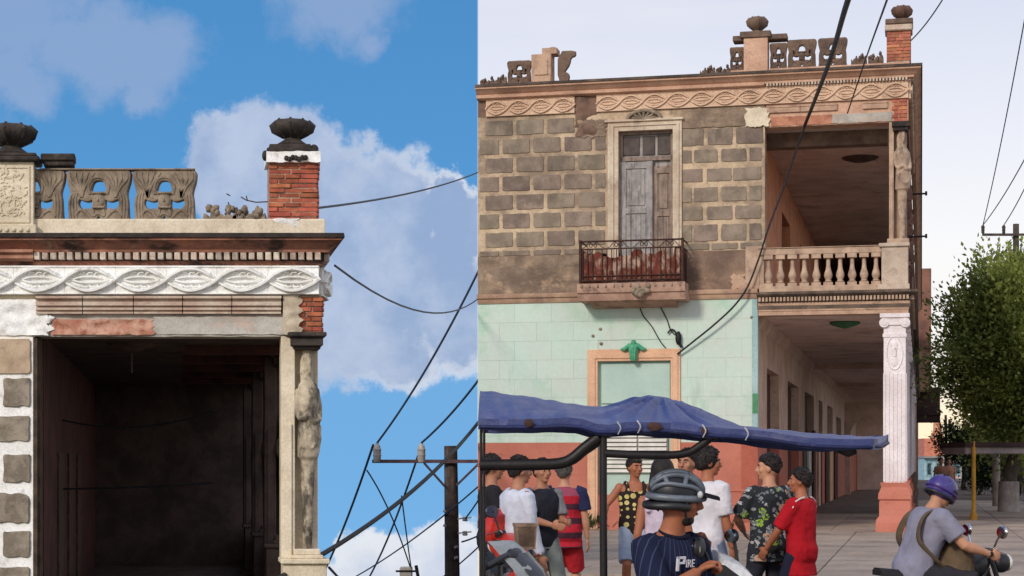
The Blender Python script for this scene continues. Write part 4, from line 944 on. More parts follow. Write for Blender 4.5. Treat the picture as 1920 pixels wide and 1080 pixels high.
# --- white fluted arcade column
def column(v, m_shaft, m_base, detail=True):
    wc = U_C1-U_C0; b = MB(); zs0, zs1 = zz(905, 1675), 4.87
    c0, c1 = U_C0, U_C1
    b.box(F, c0+.02, c1-.02, v+.02, v+wc-.02, zs0, zs1-.25)
    nf = 6 if detail else 4
    for i in range(nf):
        a = c0+(c1-c0)*(i+.12)/nf; c = c0+(c1-c0)*(i+.72)/nf
        b.box(F, a, c, v, v+.021, zs0+.02, zz(700, 1675)); 
        if detail: b.box(F, c1-.021, c1, v+wc*(i+.12)/nf, v+wc*(i+.72)/nf, zs0+.02, zz(700, 1675))
    b.box(F, c0, c1, v, v+wc, zz(632, 1675), zz(625, 1675)); 
    o = b.build('arcade_column', m_shaft, rb, bevel=.004 if detail else 0)
    b = MB(); b.box(F, c0-.06, c1+.06, v-.06, v+wc+.06, zs1-.09, zs1-.002)
    for s, u in ((-1, c0), (1, c1)):
        p = F.P(u-s*.03, v-.04, zs1-.2)
        b.tube([p, p+V_*(wc+.08)], .105, 14); b.tube([p-V_*.015, p], .06, 12)
        b.tube([p-V_*.02+zv*.02, p-V_*.0+zv*.02], .03, 10)
    b.box(F, c0+.02, c1-.02, v-.02, v+wc, zs1-.25, zs1-.09)
    b.build('capital', m_shaft, o, smooth=35)
    if detail:
        b = MB(); c = F.P((c0+c1)/2, v+.02, (zz(625,1675)+zz(697,1675))/2); hh = (zz(628,1675)-zz(695,1675))/2
        b.tube([c+U_*math.cos(q)*.17+zv*math.sin(q)*hh*.95 for q in [2*PI*i/24 for i in range(25)]], .018, 6)
        b.ell(c+zv*.1, .07, .035, .12, 10, 8); b.ell(c-zv*.17, .1, .03, .14, 10, 8); b.tube([c-V_*.03+zv*.12, c-V_*.05+zv*.08], .018, 6); b.ell(c+zv*.17, .09, .035, .08, 10, 8); b.tube([c+zv*.02, c-zv*.08], .045, 8)
        b.build('medallion', m_shaft, o, smooth=60)
    b = MB(); e = .09
    rings = []
    for q, z in ((.02, zs0), (.06, zs0-.0), (.03, zs0-.1), (.09, zs0-.24), (.1, zs0-.36), (.06, zs0-.39), (.075, zs0-.42), (.075, SW+.34), (.13, SW+.28), (.15, SW+.2), (.15, SW)):
        rings.append([F.P(c0-q, v-q, z), F.P(c1+q, v-q, z), F.P(c1+q, v+wc+q, z), F.P(c0-q, v+wc+q, z)])
    b.loft(rings); b.build('column_base', m_base, o, bevel=.006 if detail else 0, smooth=25)
column(0.02, N_colw, N_dado)
for k in range(1, 12): column(4.6*k, N_colw, N_dado if k < 4 else N_cast, False)
# --- upper statue pillars
def pillar_up(v, first):
    b = MB(); c0, c1 = uu(1667), -.0
    b.box(F, c0, c0+.1, v, v+.3, z_rail+.03, z_up); b.box(F, c0+.1, c1-.03, v+.18, v+.3, z_rail+.03, z_up); b.box(F, c0+.03, c0+.08, v-.02, v, z_rail+.03, z_up-1.2)
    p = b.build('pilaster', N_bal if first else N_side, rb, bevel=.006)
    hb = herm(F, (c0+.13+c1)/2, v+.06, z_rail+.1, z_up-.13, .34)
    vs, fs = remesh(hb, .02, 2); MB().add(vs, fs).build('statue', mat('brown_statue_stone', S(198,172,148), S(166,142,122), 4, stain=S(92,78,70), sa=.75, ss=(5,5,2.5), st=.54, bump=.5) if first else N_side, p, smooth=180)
    b = MB(); b.box(F, c0+.06, c1+.04, v-.12, v+.3, z_up-.12, z_up); b.box(F, c0+.08, c1+.0, v-.08, v+.28, z_up-.2, z_up-.12); b.build('abacus', M_dark, p, bevel=.01)
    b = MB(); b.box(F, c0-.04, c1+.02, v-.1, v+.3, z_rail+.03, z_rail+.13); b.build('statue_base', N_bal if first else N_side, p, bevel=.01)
pillar_up(0, True)
for k in (1, 2, 3, 4): pillar_up(4.6*k, False)
# side of the house above the arcade: parapet wall between the pillars, then closed bays
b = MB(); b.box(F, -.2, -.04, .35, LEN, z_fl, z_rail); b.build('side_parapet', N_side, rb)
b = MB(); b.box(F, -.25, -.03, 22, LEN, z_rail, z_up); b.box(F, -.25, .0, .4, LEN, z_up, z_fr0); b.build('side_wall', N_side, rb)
for zq, vq in ((zz(363,1735,9), 9), (zz(443,1735,9), 9)):
    b = MB(); b.tube([F.P(-.3, vq, zq), F.P(.42, vq, zq)], .025, 6); b.tube([F.P(.4, vq, zq-.05), F.P(.4, vq, zq+.06)], .03, 6); b.build('wire_bracket', M_wire, rb)
# roof, end wall, back
MB().box(F, EL+.02, -.05, .36, LEN, z_fr0+.05, z_top-.06).build('roof_deck', N_cast, rb)
MB().box(F, EL+.003, EL+.4, .42, LEN, -3, z_fr0).build('end_gable', N_band, rb)
# --- parapet on the roof
def pan_r(px0, px1, z0, h): return inst(PANEL_R, 'cast_panel', rb, F.P(uu(px0), .12, z0), RZ, (uu(px1)-uu(px0), .55, h))
PANEL_R = panel_mesh(N_cast)
STR = [stump_mesh(N_cast, 2), stump_mesh(N_cast, 7)]
zp = z_top+.0
for p0, p1, h_ in ((1370, 1706, .1), (948, 1066, .07)): MB().box(F, uu(p0), uu(p1), -.02, .3, zp, zp+h_).build('parapet_base', N_salmon, rb, bevel=.01)
ph = zz(70, 1530)-zz(124, 1530)
pan_r(1476, 1530, zp+.09, ph); pan_r(1534, 1588, zp+.09, ph); pan_r(1443, 1475, zp+.09, ph*.92); pan_r(1368, 1394, zp+.09, ph*.85)
for (p0, p1, k, h) in ((1312,1340,0,.5),(1342,1368,1,.5),(1596,1625,0,.5),(1628,1656,1,.55),(899,925,1,.5),(924,948,0,.55)):
    inst(STR[k], 'broken_panel', rb, F.P(uu(p0), .12, zp+(.09 if p0 > 1590 else 0)), RZ, (uu(p1)-uu(p0), .6, h))
b = MB(); b.box(F, uu(1395), uu(1440), -.08, .36, zp, zz(72, 1418)); pier = b.build('parapet_pier', N_salmon, rb, bevel=.01)
b = MB(); b.box(F, uu(1374), uu(1476), -.05, .3, zz(76, 1418), zz(66, 1418)); b.box(F, uu(1388), uu(1446), -.12, .38, zz(72, 1418), zz(60, 1418)); b.build('pier_cap', N_cast, pier, bevel=.015)
b = MB(); urn(b, F.P(uu(1419), .12, zz(63, 1418)), .46, tall=1.45); b.build('urn', N_cast, pier, smooth=50)
pan_r(950, 994, zp+.06, .52)
b = MB(); b.box(F, uu(997), uu(1034), -.05, .36, zp, zz(102, 1015)); b.box(F, uu(1003), uu(1028), -.075, -.05, zp+.2, zz(112, 1015)); b.box(F, uu(1016), uu(1044), .0, .36, zz(102, 1015), zz(90, 1015)); b.ell(F.P(uu(1034), .15, zz(96, 1015)), .14, .14, .12, 10, 8); pier = b.build('parapet_pier', N_mould, rb, bevel=.012)
b = MB(); vs, fs = fill2d(smooth_closed([(0,0),(.5,.0),(.62,.12),(.55,.2),(.3,.22),(.42,.3),(.62,.42),(.7,.6),(.95,.62),(.95,.72),(0,.72)], 1), [], .2, .02)
b.add([F.P(uu(1045)+x*.42, .12+z*.6, zp+.05+y*.95) for x, y, z in vs], fs); b.build('broken_panel', N_cast, rb, smooth=50)
b = MB()
rr = random.Random(21)
for i in range(50): b.ell(F.P(rr.uniform(uu(1066), uu(1380)), .05, z_top+.01), rr.uniform(.04,.12), .1, rr.uniform(.01,.04), 7, 5)
b.build('rooftop_debris', N_cast, rb, kind='stuff', smooth=60)
# brick pier at the corner
b = MB().box(F, uu(1664), uu(1706), .0, .5, zp+.1, zz(40, 1685)); bp = b.build('brick_pier', M_mortar, rb)
rr = random.Random(13); w = uu(1708)-uu(1662); h0 = zp+.13; hp = (zz(58, 1685)-h0)/9
for j in range(9):
    offs = [(0,.38,.72,1),(0,.55,1),(0,.25,.65,1)][j % 3]
    for a, c in zip(offs[:-1], offs[1:]): inst(BRK_R, 'brick', bp, F.P(uu(1662)+w*(a+c)/2, -.03+rr.uniform(0,.02), h0+hp*(j+.5)), RZ, (w*(c-a)-.012, .2, hp*.86))
    for k in range(2): inst(BRK_R, 'brick', bp, F.P(uu(1708)-.0, .12+.22*k, h0+hp*(j+.5)), RZ+R(90), (.2, .1, hp*.86))
b = MB(); b.box(F, uu(1659), uu(1711), -.08, .55, zz(58,1685), zz(46,1685)); b.build('plaster_band', M_mould, bp, bevel=.02)
b = MB(); b.box(F, uu(1660), uu(1712), -.1, .56, zz(46,1685), zz(36,1685)); b.build('pier_cap', N_cast, bp, bevel=.015)
b = MB(); urn(b, F.P(uu(1691), .16, zz(40,1685)), .44, tall=1.4); b.build('urn', mat('red_brown_stone', S(112,84,70), S(86,66,58), 4, bump=.6), bp, smooth=50)
# wall dirt: holes and hooks on the mint wall
b = MB(); rr = random.Random(5)
for px, py in ((1126,617),(1112,630),(1127,644),(1410,595)): b.ell(F.P(uu(px), -.004, zb(py, px)), .045, .03, .035, 7, 5)
b.build('wall_hook', M_cast, rb, kind='stuff', smooth=60)
# ------------------------------------------------------------------ ground
G_road = mat('asphalt', S(118,108,100), S(100,92,86), .7, stain=S(84,76,70), sa=.6, ss=(.5,.5,.5), st=.55, bump=.3, bs=60)
G_pave = mat('old_paving', S(174,156,140), S(152,136,122), .6, stain=S(108,96,86), sa=.6, ss=(.7,.7,.7), st=.55, stain2=S(172,158,144), sa2=.5, ss2=(2,2,2), st2=.62, rnd=.06, bump=.35, bs=30)
G_joint = mat('paving_joint', S(122,108,96), S(102,90,80), 2, bump=.3)
G_hill = mat('dry_hillside', S(116,112,84), S(92,88,62), .6, bump=.5)
# level street: bounded on the left by the edge of the hill terrace
def edge_x(y): return -.32-.0 if y < 25.3 else -.32-.0283*(y-25.3)
pl = FR
pe1 = FR.P(EL, 0, 0)
b = MB()
pts = [(-40, -40), (-40, 17.5), (-1.4, 17.5), (-.34, 25.4), (pe1.x+.03, pe1.y), (FR.P(EL, 46, 0).x, FR.P(EL, 46, 0).y), (FR.P(EL, 700, 0).x, FR.P(EL, 700, 0).y), (500, 700), (500, -40)]
vs = [Vector((x, y, 0)) for x, y in pts]+[Vector((x, y, -40)) for x, y in pts]; n = len(pts)
b.add(vs, [tuple(range(n))]+[(i, n+i, n+(i+1) % n, (i+1) % n) for i in range(n)])
g = b.build('road', G_road); g['kind'] = 'structure'; g['label'] = 'worn asphalt street and crossing'
# hillside falling away beyond the terrace on the left
b = MB(); nx, ny = 40, 60; vs = []
for j in range(ny+1):
    for i in range(nx+1):
        x = -420+440*(i/nx)**.7; y = -60+620*(j/ny)**1.6
        d = max(0.0, y-31); base = -.62 if y > 14 else -.62
        z = base-.02*max(0, y-20)-.34*d if d else base-.0
        z += .25*mnoise.noise(Vector((x*.07, y*.07, 0)))*min(1, d/10)*3
        vs.append(Vector((x, y, z-(.0 if y < 31 else .3))))
fs = [(j*(nx+1)+i, j*(nx+1)+i+1, (j+1)*(nx+1)+i+1, (j+1)*(nx+1)+i) for j in range(ny) for i in range(nx)]
b.add(vs, fs); h = b.build('hillside', G_hill, smooth=180); h['kind'] = 'structure'
# pavement of slabs round the corner house, with a kerb
SX0, SX1, SV0 = EL+.0, 3.9, -15.6
def ulim(v):
    k = (pe1.x+.34)/(pe1.y-25.4); ex, ey = pe1.x+.06, pe1.y      # edge line x = ex+k*(y-ey)
    return ((ex-F.ox-v*F.s)+k*(F.oy+v*F.c-ey))/(F.c+k*F.s)
def clip_slab(b, v0, v1, u1, z0, z1):
    vs = [F.P(u, v, z) for z in (z0, z1) for u, v in ((ulim(v0), v0), (u1, v0), (u1, v1), (ulim(v1), v1))]
    return b.add(vs, [(3,2,1,0),(4,5,6,7),(0,1,5,4),(1,2,6,5),(2,3,7,6),(3,0,4,7)])
b = MB(); clip_slab(b, SV0, 0.0, SX1, .004, SW-.012); b.box(F, EL+.02, SX1, 0.0, .4, .004, SW-.012); b.box(F, -.4, SX1, .4, 80, .004, SW-.012); b.box(F, AU-.3, -.4, .4, LEN, .004, SW-.012); pb = b.build('pavement', G_joint); pb['kind'] = 'structure'
SLAB = proto(MB().box(FW, -.5, .5, 0, 1, -.5, .5), 'paving_slab', G_pave, bevel=.008)
rr = random.Random(31)
def slab(u0, u1, v0, v1):
    o = inst(SLAB, 'paving_slab', pb, F.P((u0+u1)/2, v0, SW-.02+rr.uniform(-.004, .004)), RZ, (u1-u0-.022, v1-v0-.022, .04)); return o
v = SV0+.02
while v < 0:
    u = SX1-.02
    ul_ = max(ulim(v), ulim(v+1.6))+.02
    while u > ul_+.1: slab(max(ul_, u-1.66), u, v, v+1.6); u -= 1.66
    v += 1.6
while v < 34:
    u = SX1-.02
    while u > -.1+.3: slab(max(.16, u-1.66), u, v, v+1.6); u -= 1.66
    v += 1.6
v = .02
while v < 14:
    u = -.2
    while u > AU: slab(max(AU+.02, u-1.5), u, v, v+1.6); u -= 1.5
    v += 1.6
KM = mat('kerb_stone', S(166,152,138), S(140,126,114), 1, stain=S(100,90,80), sa=.5, ss=(1,1,1), st=.57)
KERB = proto(MB().box(FW, -.5, .5, 0, 1, 0, 1), 'kerb_stone', KM, bevel=.02)
u = ulim(SV0)+.05
while u < SX1: inst(KERB, 'kerb_stone', pb, F.P(u+.6, SV0-.2, .0), RZ, (1.18, .2, SW+.005)); u += 1.2
v = SV0
while v < 40: inst(KERB, 'kerb_stone', pb, F.P(SX1+.2, v+.6, .0), RZ+R(90), (1.18, .2, SW+.005)); v += 1.2
# weeds at the foot of the wall
L_green = mat('weed_leaf', S(88,96,52), S(64,70,40), 8, bump=0)
def weed(px, py, s, label, seed):
    rr = random.Random(seed); b = MB(); c = F.P(uu(px), -.14, SW)
    for i in range(46):
        a = rr.uniform(0, 2*PI); L = rr.uniform(.1, .3)*s; el = rr.uniform(.2, 1.2)
        d = Vector((math.cos(a)*math.cos(el), math.sin(a)*math.cos(el)*.4, math.sin(el))); p = c+Vector((rr.gauss(0,.14)*s, rr.gauss(0,.03), rr.uniform(0, .12)*s)); q = d.cross(Vector((0,.3,1))).normalized()*.035*s
        b.add([p, p+d*L*.5+q, p+d*L, p+d*L*.5-q], [(0,1,2,3)])
    tag(b.build('weed', [L_green], loc=c, merge=False), label, 'weed')
weed(1110, 985, 1.5, 'dry weeds growing at the foot of the terracotta wall by the window', 1)
weed(1350, 985, 1.3, 'small brownish weed tuft at the wall foot behind the white-shirted youth', 2)

# ------------------------------------------------------------------ the right-hand street
# neighbouring house with a projecting bay and balcony
nb = thing('neighbour_house', 'dark reddish brown house with projecting bay and balcony beyond the corner house', 'building', F.P(0, 63, 0), RZ)
NV = mat('brown_neighbour', S(140,100,84), S(112,80,70), 1.2, stain=S(80,60,54), sa=.6, ss=(2,2,.8), st=.56)
MB().box(F, -9, -.1, 62.4, 87, SW, 8.2).build('wall', NV, nb)
def zf(py, u, v): return F.z(py, u, v)
ub1 = F.u(1746, 65)
MB().box(F, -.1, ub1, 64.4, 69, zf(655, ub1, 65), zf(505, ub1, 65)).build('bay', NV, nb, bevel=.03)
MB().box(F, -.1, ub1-.02, 64.6, 69, zf(735, ub1, 65), zf(655, ub1, 65)-.01).build('bay_lower', mat('pale_brown', S(170,136,114), S(150,118,100), 2), nb)
ub2 = F.u(1764, 65.3)
b = MB(); b.box(F, -.1, ub2, 65.3, 69, zf(778, ub2, 65.3), zf(768, ub2, 65.3)); b.box(F, -.05, ub2-.03, 65.4, 68.9, zf(790, ub2, 65.3), zf(778, ub2, 65.3)); bl = b.build('balcony', mat('dark_balcony', S(70,52,46), S(52,40,38), 3), nb)
b = MB(); b.box(F, -.1, ub2-.04, 65.36, 65.4, zf(768, ub2, 65.3), zf(726, ub2, 65.3)); b.box(F, ub2-.1, ub2-.05, 65.36, 68.9, zf(768, ub2, 65.3), zf(726, ub2, 65.3)); b.build('balcony_front', mat('dark_balcony2', S(84,64,56), S(62,48,44), 3), bl)
MB().box(F, -9, -.0, 87.1, 120, SW, 7).build('rear_wall', NV, nb)
# far end of the street: low shops, closing the view
def far_house(px0, px1, d, ptop, label, cols, name='shop_house', seed=0):
    x0, x1 = (px0-CX)/FPX*d, (px1-CX)/FPX*d; zt = EYE+(HZ-ptop)/FPX*d
    t = thing(name, label, 'building', (x0, d, 0)); fr = Frame(0, 0, 0); w = x1-x0
    MB().box(fr, x0, x1, d, d+8, 0, zt*.55).build('lower_wall', mat(cols[0], *cols[1]), t)
    MB().box(fr, x0, x1, d, d+8, zt*.55+.01, zt).build('upper_wall', mat(cols[2], *cols[3]), t)
    MB().box(fr, x0-.1, x1+.1, d-.5, d+8, zt*.55-.1, zt*.55+.1).build('awning', mat('grey_awning', S(170,160,156), S(150,142,138)), t)
    n = max(2, int(w/2.2))
    for i in range(n):
        a = x0+w*(i+.2)/n; c = x0+w*(i+.8)/n
        q = MB().box(fr, a, c, d-.06, d, .3, zt*.45).build('window', mat('far_glass_frame', S(150,186,196), S(120,150,164)), t)
        MB().box(fr, a+.1, c-.1, d-.08, d-.06, .5, zt*.4).build('pane', mat('far_pane', S(70,90,96), S(52,60,64), rough=.2), q)
    return t
far_house(1733, 1768, 170, 822, 'distant pale teal and pink shop at the end of the street', ('teal_shop', (S(176,206,210), S(150,184,190)), 'pink_shop', (S(214,140,112), S(196,120,98))))
far_house(1768, 1850, 185, 838, 'distant white low building behind the far street trees', ('white_shop', (S(206,196,188), S(180,170,164)), 'cream_shop', (S(214,196,176), S(190,174,158))))
far_house(1850, 2050, 150, 850, 'distant beige building hidden behind the big street tree', ('beige_shop', (S(190,170,150), S(170,150,134)), 'beige_shop2', (S(180,160,142), S(160,142,126))))
far_house(1950, 2400, 95, 640, 'pale house further along the far side of the right street', ('pale_house', (S(196,180,160), S(176,160,144)), 'pale_house2', (S(206,190,170), S(186,170,152))), 'street_house')
# church tower and bare poles silhouetted far off
t = thing('church_tower', 'slim distant reddish tower against the glowing sky', 'tower', at(1757, 868, 260)-Vector((0,0,EYE)))
b = MB(); c = at(1757, 868, 260); x = c.x
b.box(FW, x-.8, x+.8, 259, 261, 0, 5.6); b.build('tower_shaft', mat('far_reddish', S(214,150,116), S(190,130,104)), t)
b = MB(); b.lathe((x, 260, 5.6), [(.9,0),(.9,.4),(.6,.5),(.55,1.8),(.1,4.4)], 8); b.build('spire', MATS['far_reddish'], t)
for px, top, lab in ((1773, 778, 'bare dark trunk standing tallest above the distant treetops'), (1780, 786, 'shorter bare dark trunk above the distant treetops')):
    c = at(px, top, 150); b = MB().tube([Vector((c.x, 150, 0)), Vector((c.x+.05, 150, c.z*.6)), c], [.16,.13,.1], 7); tag(b.build('bare_trunk', mat('dark_trunk', S(56,46,42), S(44,36,34)), loc=(c.x, 150, 0), smooth=60), lab, 'trunk')

# ------------------------------------------------------------------ trees
L_tree = mat('fig_leaf', S(148,158,82), S(104,120,62), .9, lo=.42, hi=.58, stain=S(180,190,96), sa=.85, ss=(1.1,1.1,1.1), st=.55, stain2=S(172,164,90), sa2=.7, ss2=(2.6,2.6,2.6), st2=.62, bump=0, rough=.55)
L_dark = mat('dark_leaf', S(46,62,34), S(34,46,28), 1.2, bump=0, rough=.6)
for lm in (L_tree, L_dark):                                # thin leaves let some light through
    N = NT(lm.node_tree); pb_ = next(n for n in N.n if n.type == 'BSDF_PRINCIPLED'); ou = next(n for n in N.n if n.type == 'OUTPUT_MATERIAL')
    tl = N.new('ShaderNodeBsdfTranslucent'); mx = N.new('ShaderNodeMixShader'); mx.inputs[0].default_value = .38
    src = pb_.inputs['Base Color'].links[0].from_socket; N.l.new(src, tl.inputs[0]); N.l.new(pb_.outputs[0], mx.inputs[1]); N.l.new(tl.outputs[0], mx.inputs[2]); N.l.new(mx.outputs[0], ou.inputs[0])
T_bark = mat('grey_bark', S(92,80,70), S(70,62,56), 4, bump=.6)
T_white = mat('whitewashed_bark', S(178,168,160), S(150,140,132), 3, stain=S(110,98,90), sa=.6, ss=(3,3,1.5), st=.56)
def tree(base, crown, label, leafm, seed, nleaf, leaf, name='street_tree', trunk_r=.22, white=0.0, group=None, sprigs=0):
    rr = random.Random(seed); t = thing(name, label, 'tree', base, 0, group); base = Vector(base)
    c0, (rx, ry, rz) = crown; c0 = Vector(c0); zc = c0.z-rz
    b = MB(); top = Vector((c0.x, c0.y, c0.z+.2*rz))
    tr = [base, base+Vector((.03,0,(zc-base.z)*.5)), Vector((c0.x*.5+base.x*.5, base.y, zc)), top]
    sp = spline(tr, 5); b.tube(sp, [trunk_r*(1.25-.95*i/len(sp)) for i in range(len(sp))], 10); 
    lb_ = MB()
    for i in range(9):
        a = 2*PI*i/9+rr.uniform(-.3,.3); p0 = Vector((c0.x, c0.y, zc+rr.uniform(-.1,.7)*rz)); p2 = c0+Vector((math.cos(a)*rx*.75, math.sin(a)*ry*.75, rr.uniform(-.2,.7)*rz))
        lb_.tube(spline([p0, (p0+p2)/2+Vector((0,0,-.1*rz)), p2], 4), [trunk_r*.45*(1-.08*k) for k in range(9)], 6)
    tk = b.build('trunk', T_bark, t, smooth=70); lb_.build('limb', T_bark, t, smooth=70)
    if white:
        MB().tube([base+Vector((0,0,.01)), base+Vector((.01,0,white))], [trunk_r*1.32, trunk_r*1.22], 12).build('whitewash', T_white, tk, smooth=70)
    # clumps spread through the crown; every leaf a folded pair of faces
    cl = []
    nc = max(40, min(360, nleaf//55))
    for i in range(nc):
        while True:
            p = Vector((rr.uniform(-1,1), rr.uniform(-1,1), rr.uniform(-1,1)))
            if .35 < p.length < 1: break
        k = 1+.22*mnoise.noise(p*2.2+Vector((seed,0,0)))
        cl.append((c0+Vector((p.x*rx*k, p.y*ry*k, p.z*rz*k)), p))
    vs = []; fs = []
    def lf(p, d, s):
        d = d.normalized(); q = d.cross(Vector((rr.uniform(-1,1), rr.uniform(-1,1), rr.uniform(-1,1)))).normalized(); n = d.cross(q)
        i = len(vs); vs.extend([p, p+d*s*.45+q*s*.3+n*s*.1, p+d*s, p+d*s*.45-q*s*.3+n*s*.1]); fs.extend([(i,i+1,i+2), (i,i+2,i+3)])
    cr_ = max(leaf*3.4, .3*rx)
    for k in range(nleaf):
        c, p = cl[k % nc]; o = Vector((rr.gauss(0,1), rr.gauss(0,1), rr.gauss(0,.9)))*cr_*.45
        lf(c+o, p*.6+o.normalized()*.6+Vector((rr.gauss(0,.5), rr.gauss(0,.5), rr.gauss(0,.5)+.35)), leaf*rr.uniform(.7,1.25))
    for i in range(sprigs):                                  # upright shoots that break the outline
        a = rr.uniform(0, 2*PI); e = rr.uniform(-.25, 1.3); d = Vector((math.cos(a)*math.cos(e), math.sin(a)*math.cos(e), math.sin(e)))
        p = c0+Vector((d.x*rx, d.y*ry, d.z*rz))*rr.uniform(.86,1.0); up = (d*.35+Vector((0,0,1))).normalized(); L = rr.uniform(.4, 1.0)
        for k in range(26):
            q = p+up*L*k/26; lf(q, Vector((rr.gauss(0,.6), rr.gauss(0,.6), .7))+up*.3, leaf*.9)
    b = MB(); b.v = vs; b.f = fs; b.mi = [0]*len(fs); b.build('crown', leafm, t, merge=False, kind='stuff')
    return t
c = at(1915, 660, 55); 
tb = at(1891, 868, 55); tb.z = .1
tree(tb, (at(1932, 652, 55), (2.7, 2.7, 2.75)), 'large leafy green street tree with whitewashed trunk foot on the right pavement', L_tree, 3, 64000, .15, trunk_r=.26, white=.95, sprigs=120)
tr2 = at(1806, 868, 100); tr2.z = .1
tree(tr2, (at(1806, 832, 100), (1.55, 1.6, 1.15)), 'small dark round clipped tree far down the pavement', L_dark, 5, 7000, .14, trunk_r=.12, name='clipped_tree')
tr3 = at(1836, 868, 84); tr3.z = .1
tree(tr3, (at(1848, 878, 84), (1.0, 1.0, .95)), 'low dark green bush behind the yellow post', L_dark, 8, 5000, .13, trunk_r=.08, name='dark_bush')
tr4 = at(1960, 868, 75); tr4.z = .1
tree(tr4, (at(1950, 800, 75), (3, 3, 2.0)), 'green tree half outside the right edge of the view', L_tree, 9, 7000, .2, trunk_r=.2)

# ------------------------------------------------------------------ shelter, posts, pole on the right pavement
sh = thing('bus_shelter', 'flat grey-roofed pavement shelter carried by a yellow steel post', 'shelter', at(1822, 982, 47.3))
b = MB(); x0, x1 = (1806-CX)/FPX*47, (1990-CX)/FPX*47; zr0, zr1 = EYE+(HZ-851)/FPX*47, EYE+(HZ-838)/FPX*47
b.box(FW, x0, x1, 46.8, 49.4, zr0, zr1); b.build('roof_edge', mat('grey_shelter', S(150,140,140), S(128,120,120), 2), sh, bevel=.02)
MB().box(FW, x0-.02, x1+.05, 46.7, 49.5, zr1+.002, zr1+.12).build('roof_sheet', mat('dark_brown_sheet', S(64,46,42), S(48,36,34), 2), sh)
b = MB(); c = at(1822, 868, 46.95); b.tube([Vector((c.x, c.y-.2, SW)), Vector((c.x, c.y-.2, EYE+(HZ-828)/FPX*46.8))], .055, 10); b.tube([Vector((c.x, c.y-.2, SW)), Vector((c.x, c.y-.2, SW+.16))], .1, 10); b.build('yellow_post', mat('yellow_steel', S(196,148,44), S(170,124,40), 3, stain=S(110,76,40), sa=.5, ss=(6,6,3), st=.62, rough=.5), sh, smooth=60)
for px in (1935, 1985): c = at(px, 868, 48.9); MB().tube([Vector((c.x, c.y, SW)), Vector((c.x, c.y, zr0))], .05, 8).build('rear_post', MATS['grey_shelter'], sh, smooth=60)
b = MB(); c = at(1868, 868, 62); b.tube([Vector((c.x, 62, .1)), Vector((c.x, 62, 4.6))], [.14,.13], 10)
tag(b.build('concrete_post', mat('pale_concrete', S(164,150,138), S(140,128,118), 2), loc=(c.x, 62, .1), smooth=60), 'pale concrete post beside the whitewashed tree trunk', 'post')
up = thing('utility_pole', 'dark pole with crossarm and insulators rising behind the green tree', 'utility pole', Vector((at(1905, 868, 76).x, 76, 0)))
c = at(1905, 420, 76); MB().tube([Vector((c.x, 76, 0)), c], [.17,.13], 10).build('pole', mat('pole_wood', S(84,72,66), S(64,56,52), 6, stain=S(110,98,90), sa=.5, ss=(10,10,1), st=.56, bump=.4), up, smooth=60)
PW_ = MATS['pole_wood']
a0, a1 = at(1842, 440, 75.8), at(1970, 440, 75.8)
MB().box(FW, a0.x, a1.x, 75.75, 75.85, a0.z-.05, a0.z+.05).build('crossarm', PW_, up)
I_cer = mat('grey_ceramic', S(196,188,180), S(170,162,156), 6, rough=.4, bump=0)
def insulator(p, parent, s=1.0, m=I_cer):
    b = MB(); b.lathe(p, [(.03*s,0),(.06*s,.02*s),(.075*s,.06*s),(.06*s,.1*s),(.08*s,.14*s),(.065*s,.2*s),(.085*s,.26*s),(.06*s,.34*s),(.03*s,.36*s)], 10); return b.build('insulator', m, parent, smooth=50)
ins_r = []
for px in (1843, 1882):
    p = at(px, 438, 75.8); insulator(p, up, 1.0, PW_); ins_r.append(p+Vector((0,0,.36)))

# ------------------------------------------------------------------ pole seen on the left, on the slope
DP = 46.0
lp = thing('utility_pole', 'weathered timber pole with crossarm and two ceramic insulators against blue sky on the left', 'utility pole', Vector((at(846, 868, DP).x, DP, -6.2)))
top = at(845, 836, DP)
MB().tube([Vector((at(850, 868, DP).x, DP, -6.3)), at(848, 1080, DP), top], [.22,.195,.17], 14).build('pole', mat('pole_timber', S(92,78,72), S(66,56,54), 5, stain=S(128,112,102), sa=.6, ss=(9,9,.7), st=.54, bump=.6), lp, smooth=60)
a0, a1 = at(698, 865, DP-.25), at(897, 865, DP-.25)
MB().box(FW, a0.x, a1.x+1.15, DP-.3, DP-.2, a0.z-.045, a0.z+.045).build('crossarm', mat('purple_brown_arm', S(108,84,88), S(84,66,70), 6), lp)
for q0, q1 in (((795, 868), (834, 912)), ((897, 870), (856, 910))): MB().tube([at(*q0, DP-.25), at(*q1, DP-.22)], .03, 6).build('arm_brace', MATS['purple_brown_arm'], lp)
insL = []
for px in (707, 790):
    p = at(px, 867, DP-.25); b = MB(); b.lathe(p, [(.09,0),(.1,.03),(.1,.16),(.11,.17),(.11,.2),(.1,.21),(.1,.3),(.11,.31),(.11,.34),(.09,.36),(.08,.43),(.045,.46),(.045,.5)], 14); b.build('insulator', I_cer, lp, smooth=40); insL.append(p+Vector((0,0,.5)))
for py in (973, 1000):
    p = at(872, py, DP-.2); b = MB(); b.lathe(p-Vector((0,0,.06)), [(.05,0),(.08,.03),(.05,.06),(.08,.09),(.05,.12)], 10); b.tube([at(858, py, DP-.2), at(884, py-3, DP-.2)], .018, 6); b.build('insulator', mat('white_ceramic', S(222,220,214), S(200,196,190), rough=.35, bump=0), lp, smooth=40)
for py in (958, 985, 1025, 1045): MB().tube([at(832 if py < 1000 else 858, py, DP-.2), at(836 if py < 1000 else 852, py+2, DP-.24)], .035, 6).build('bolt', I_cer, lp)
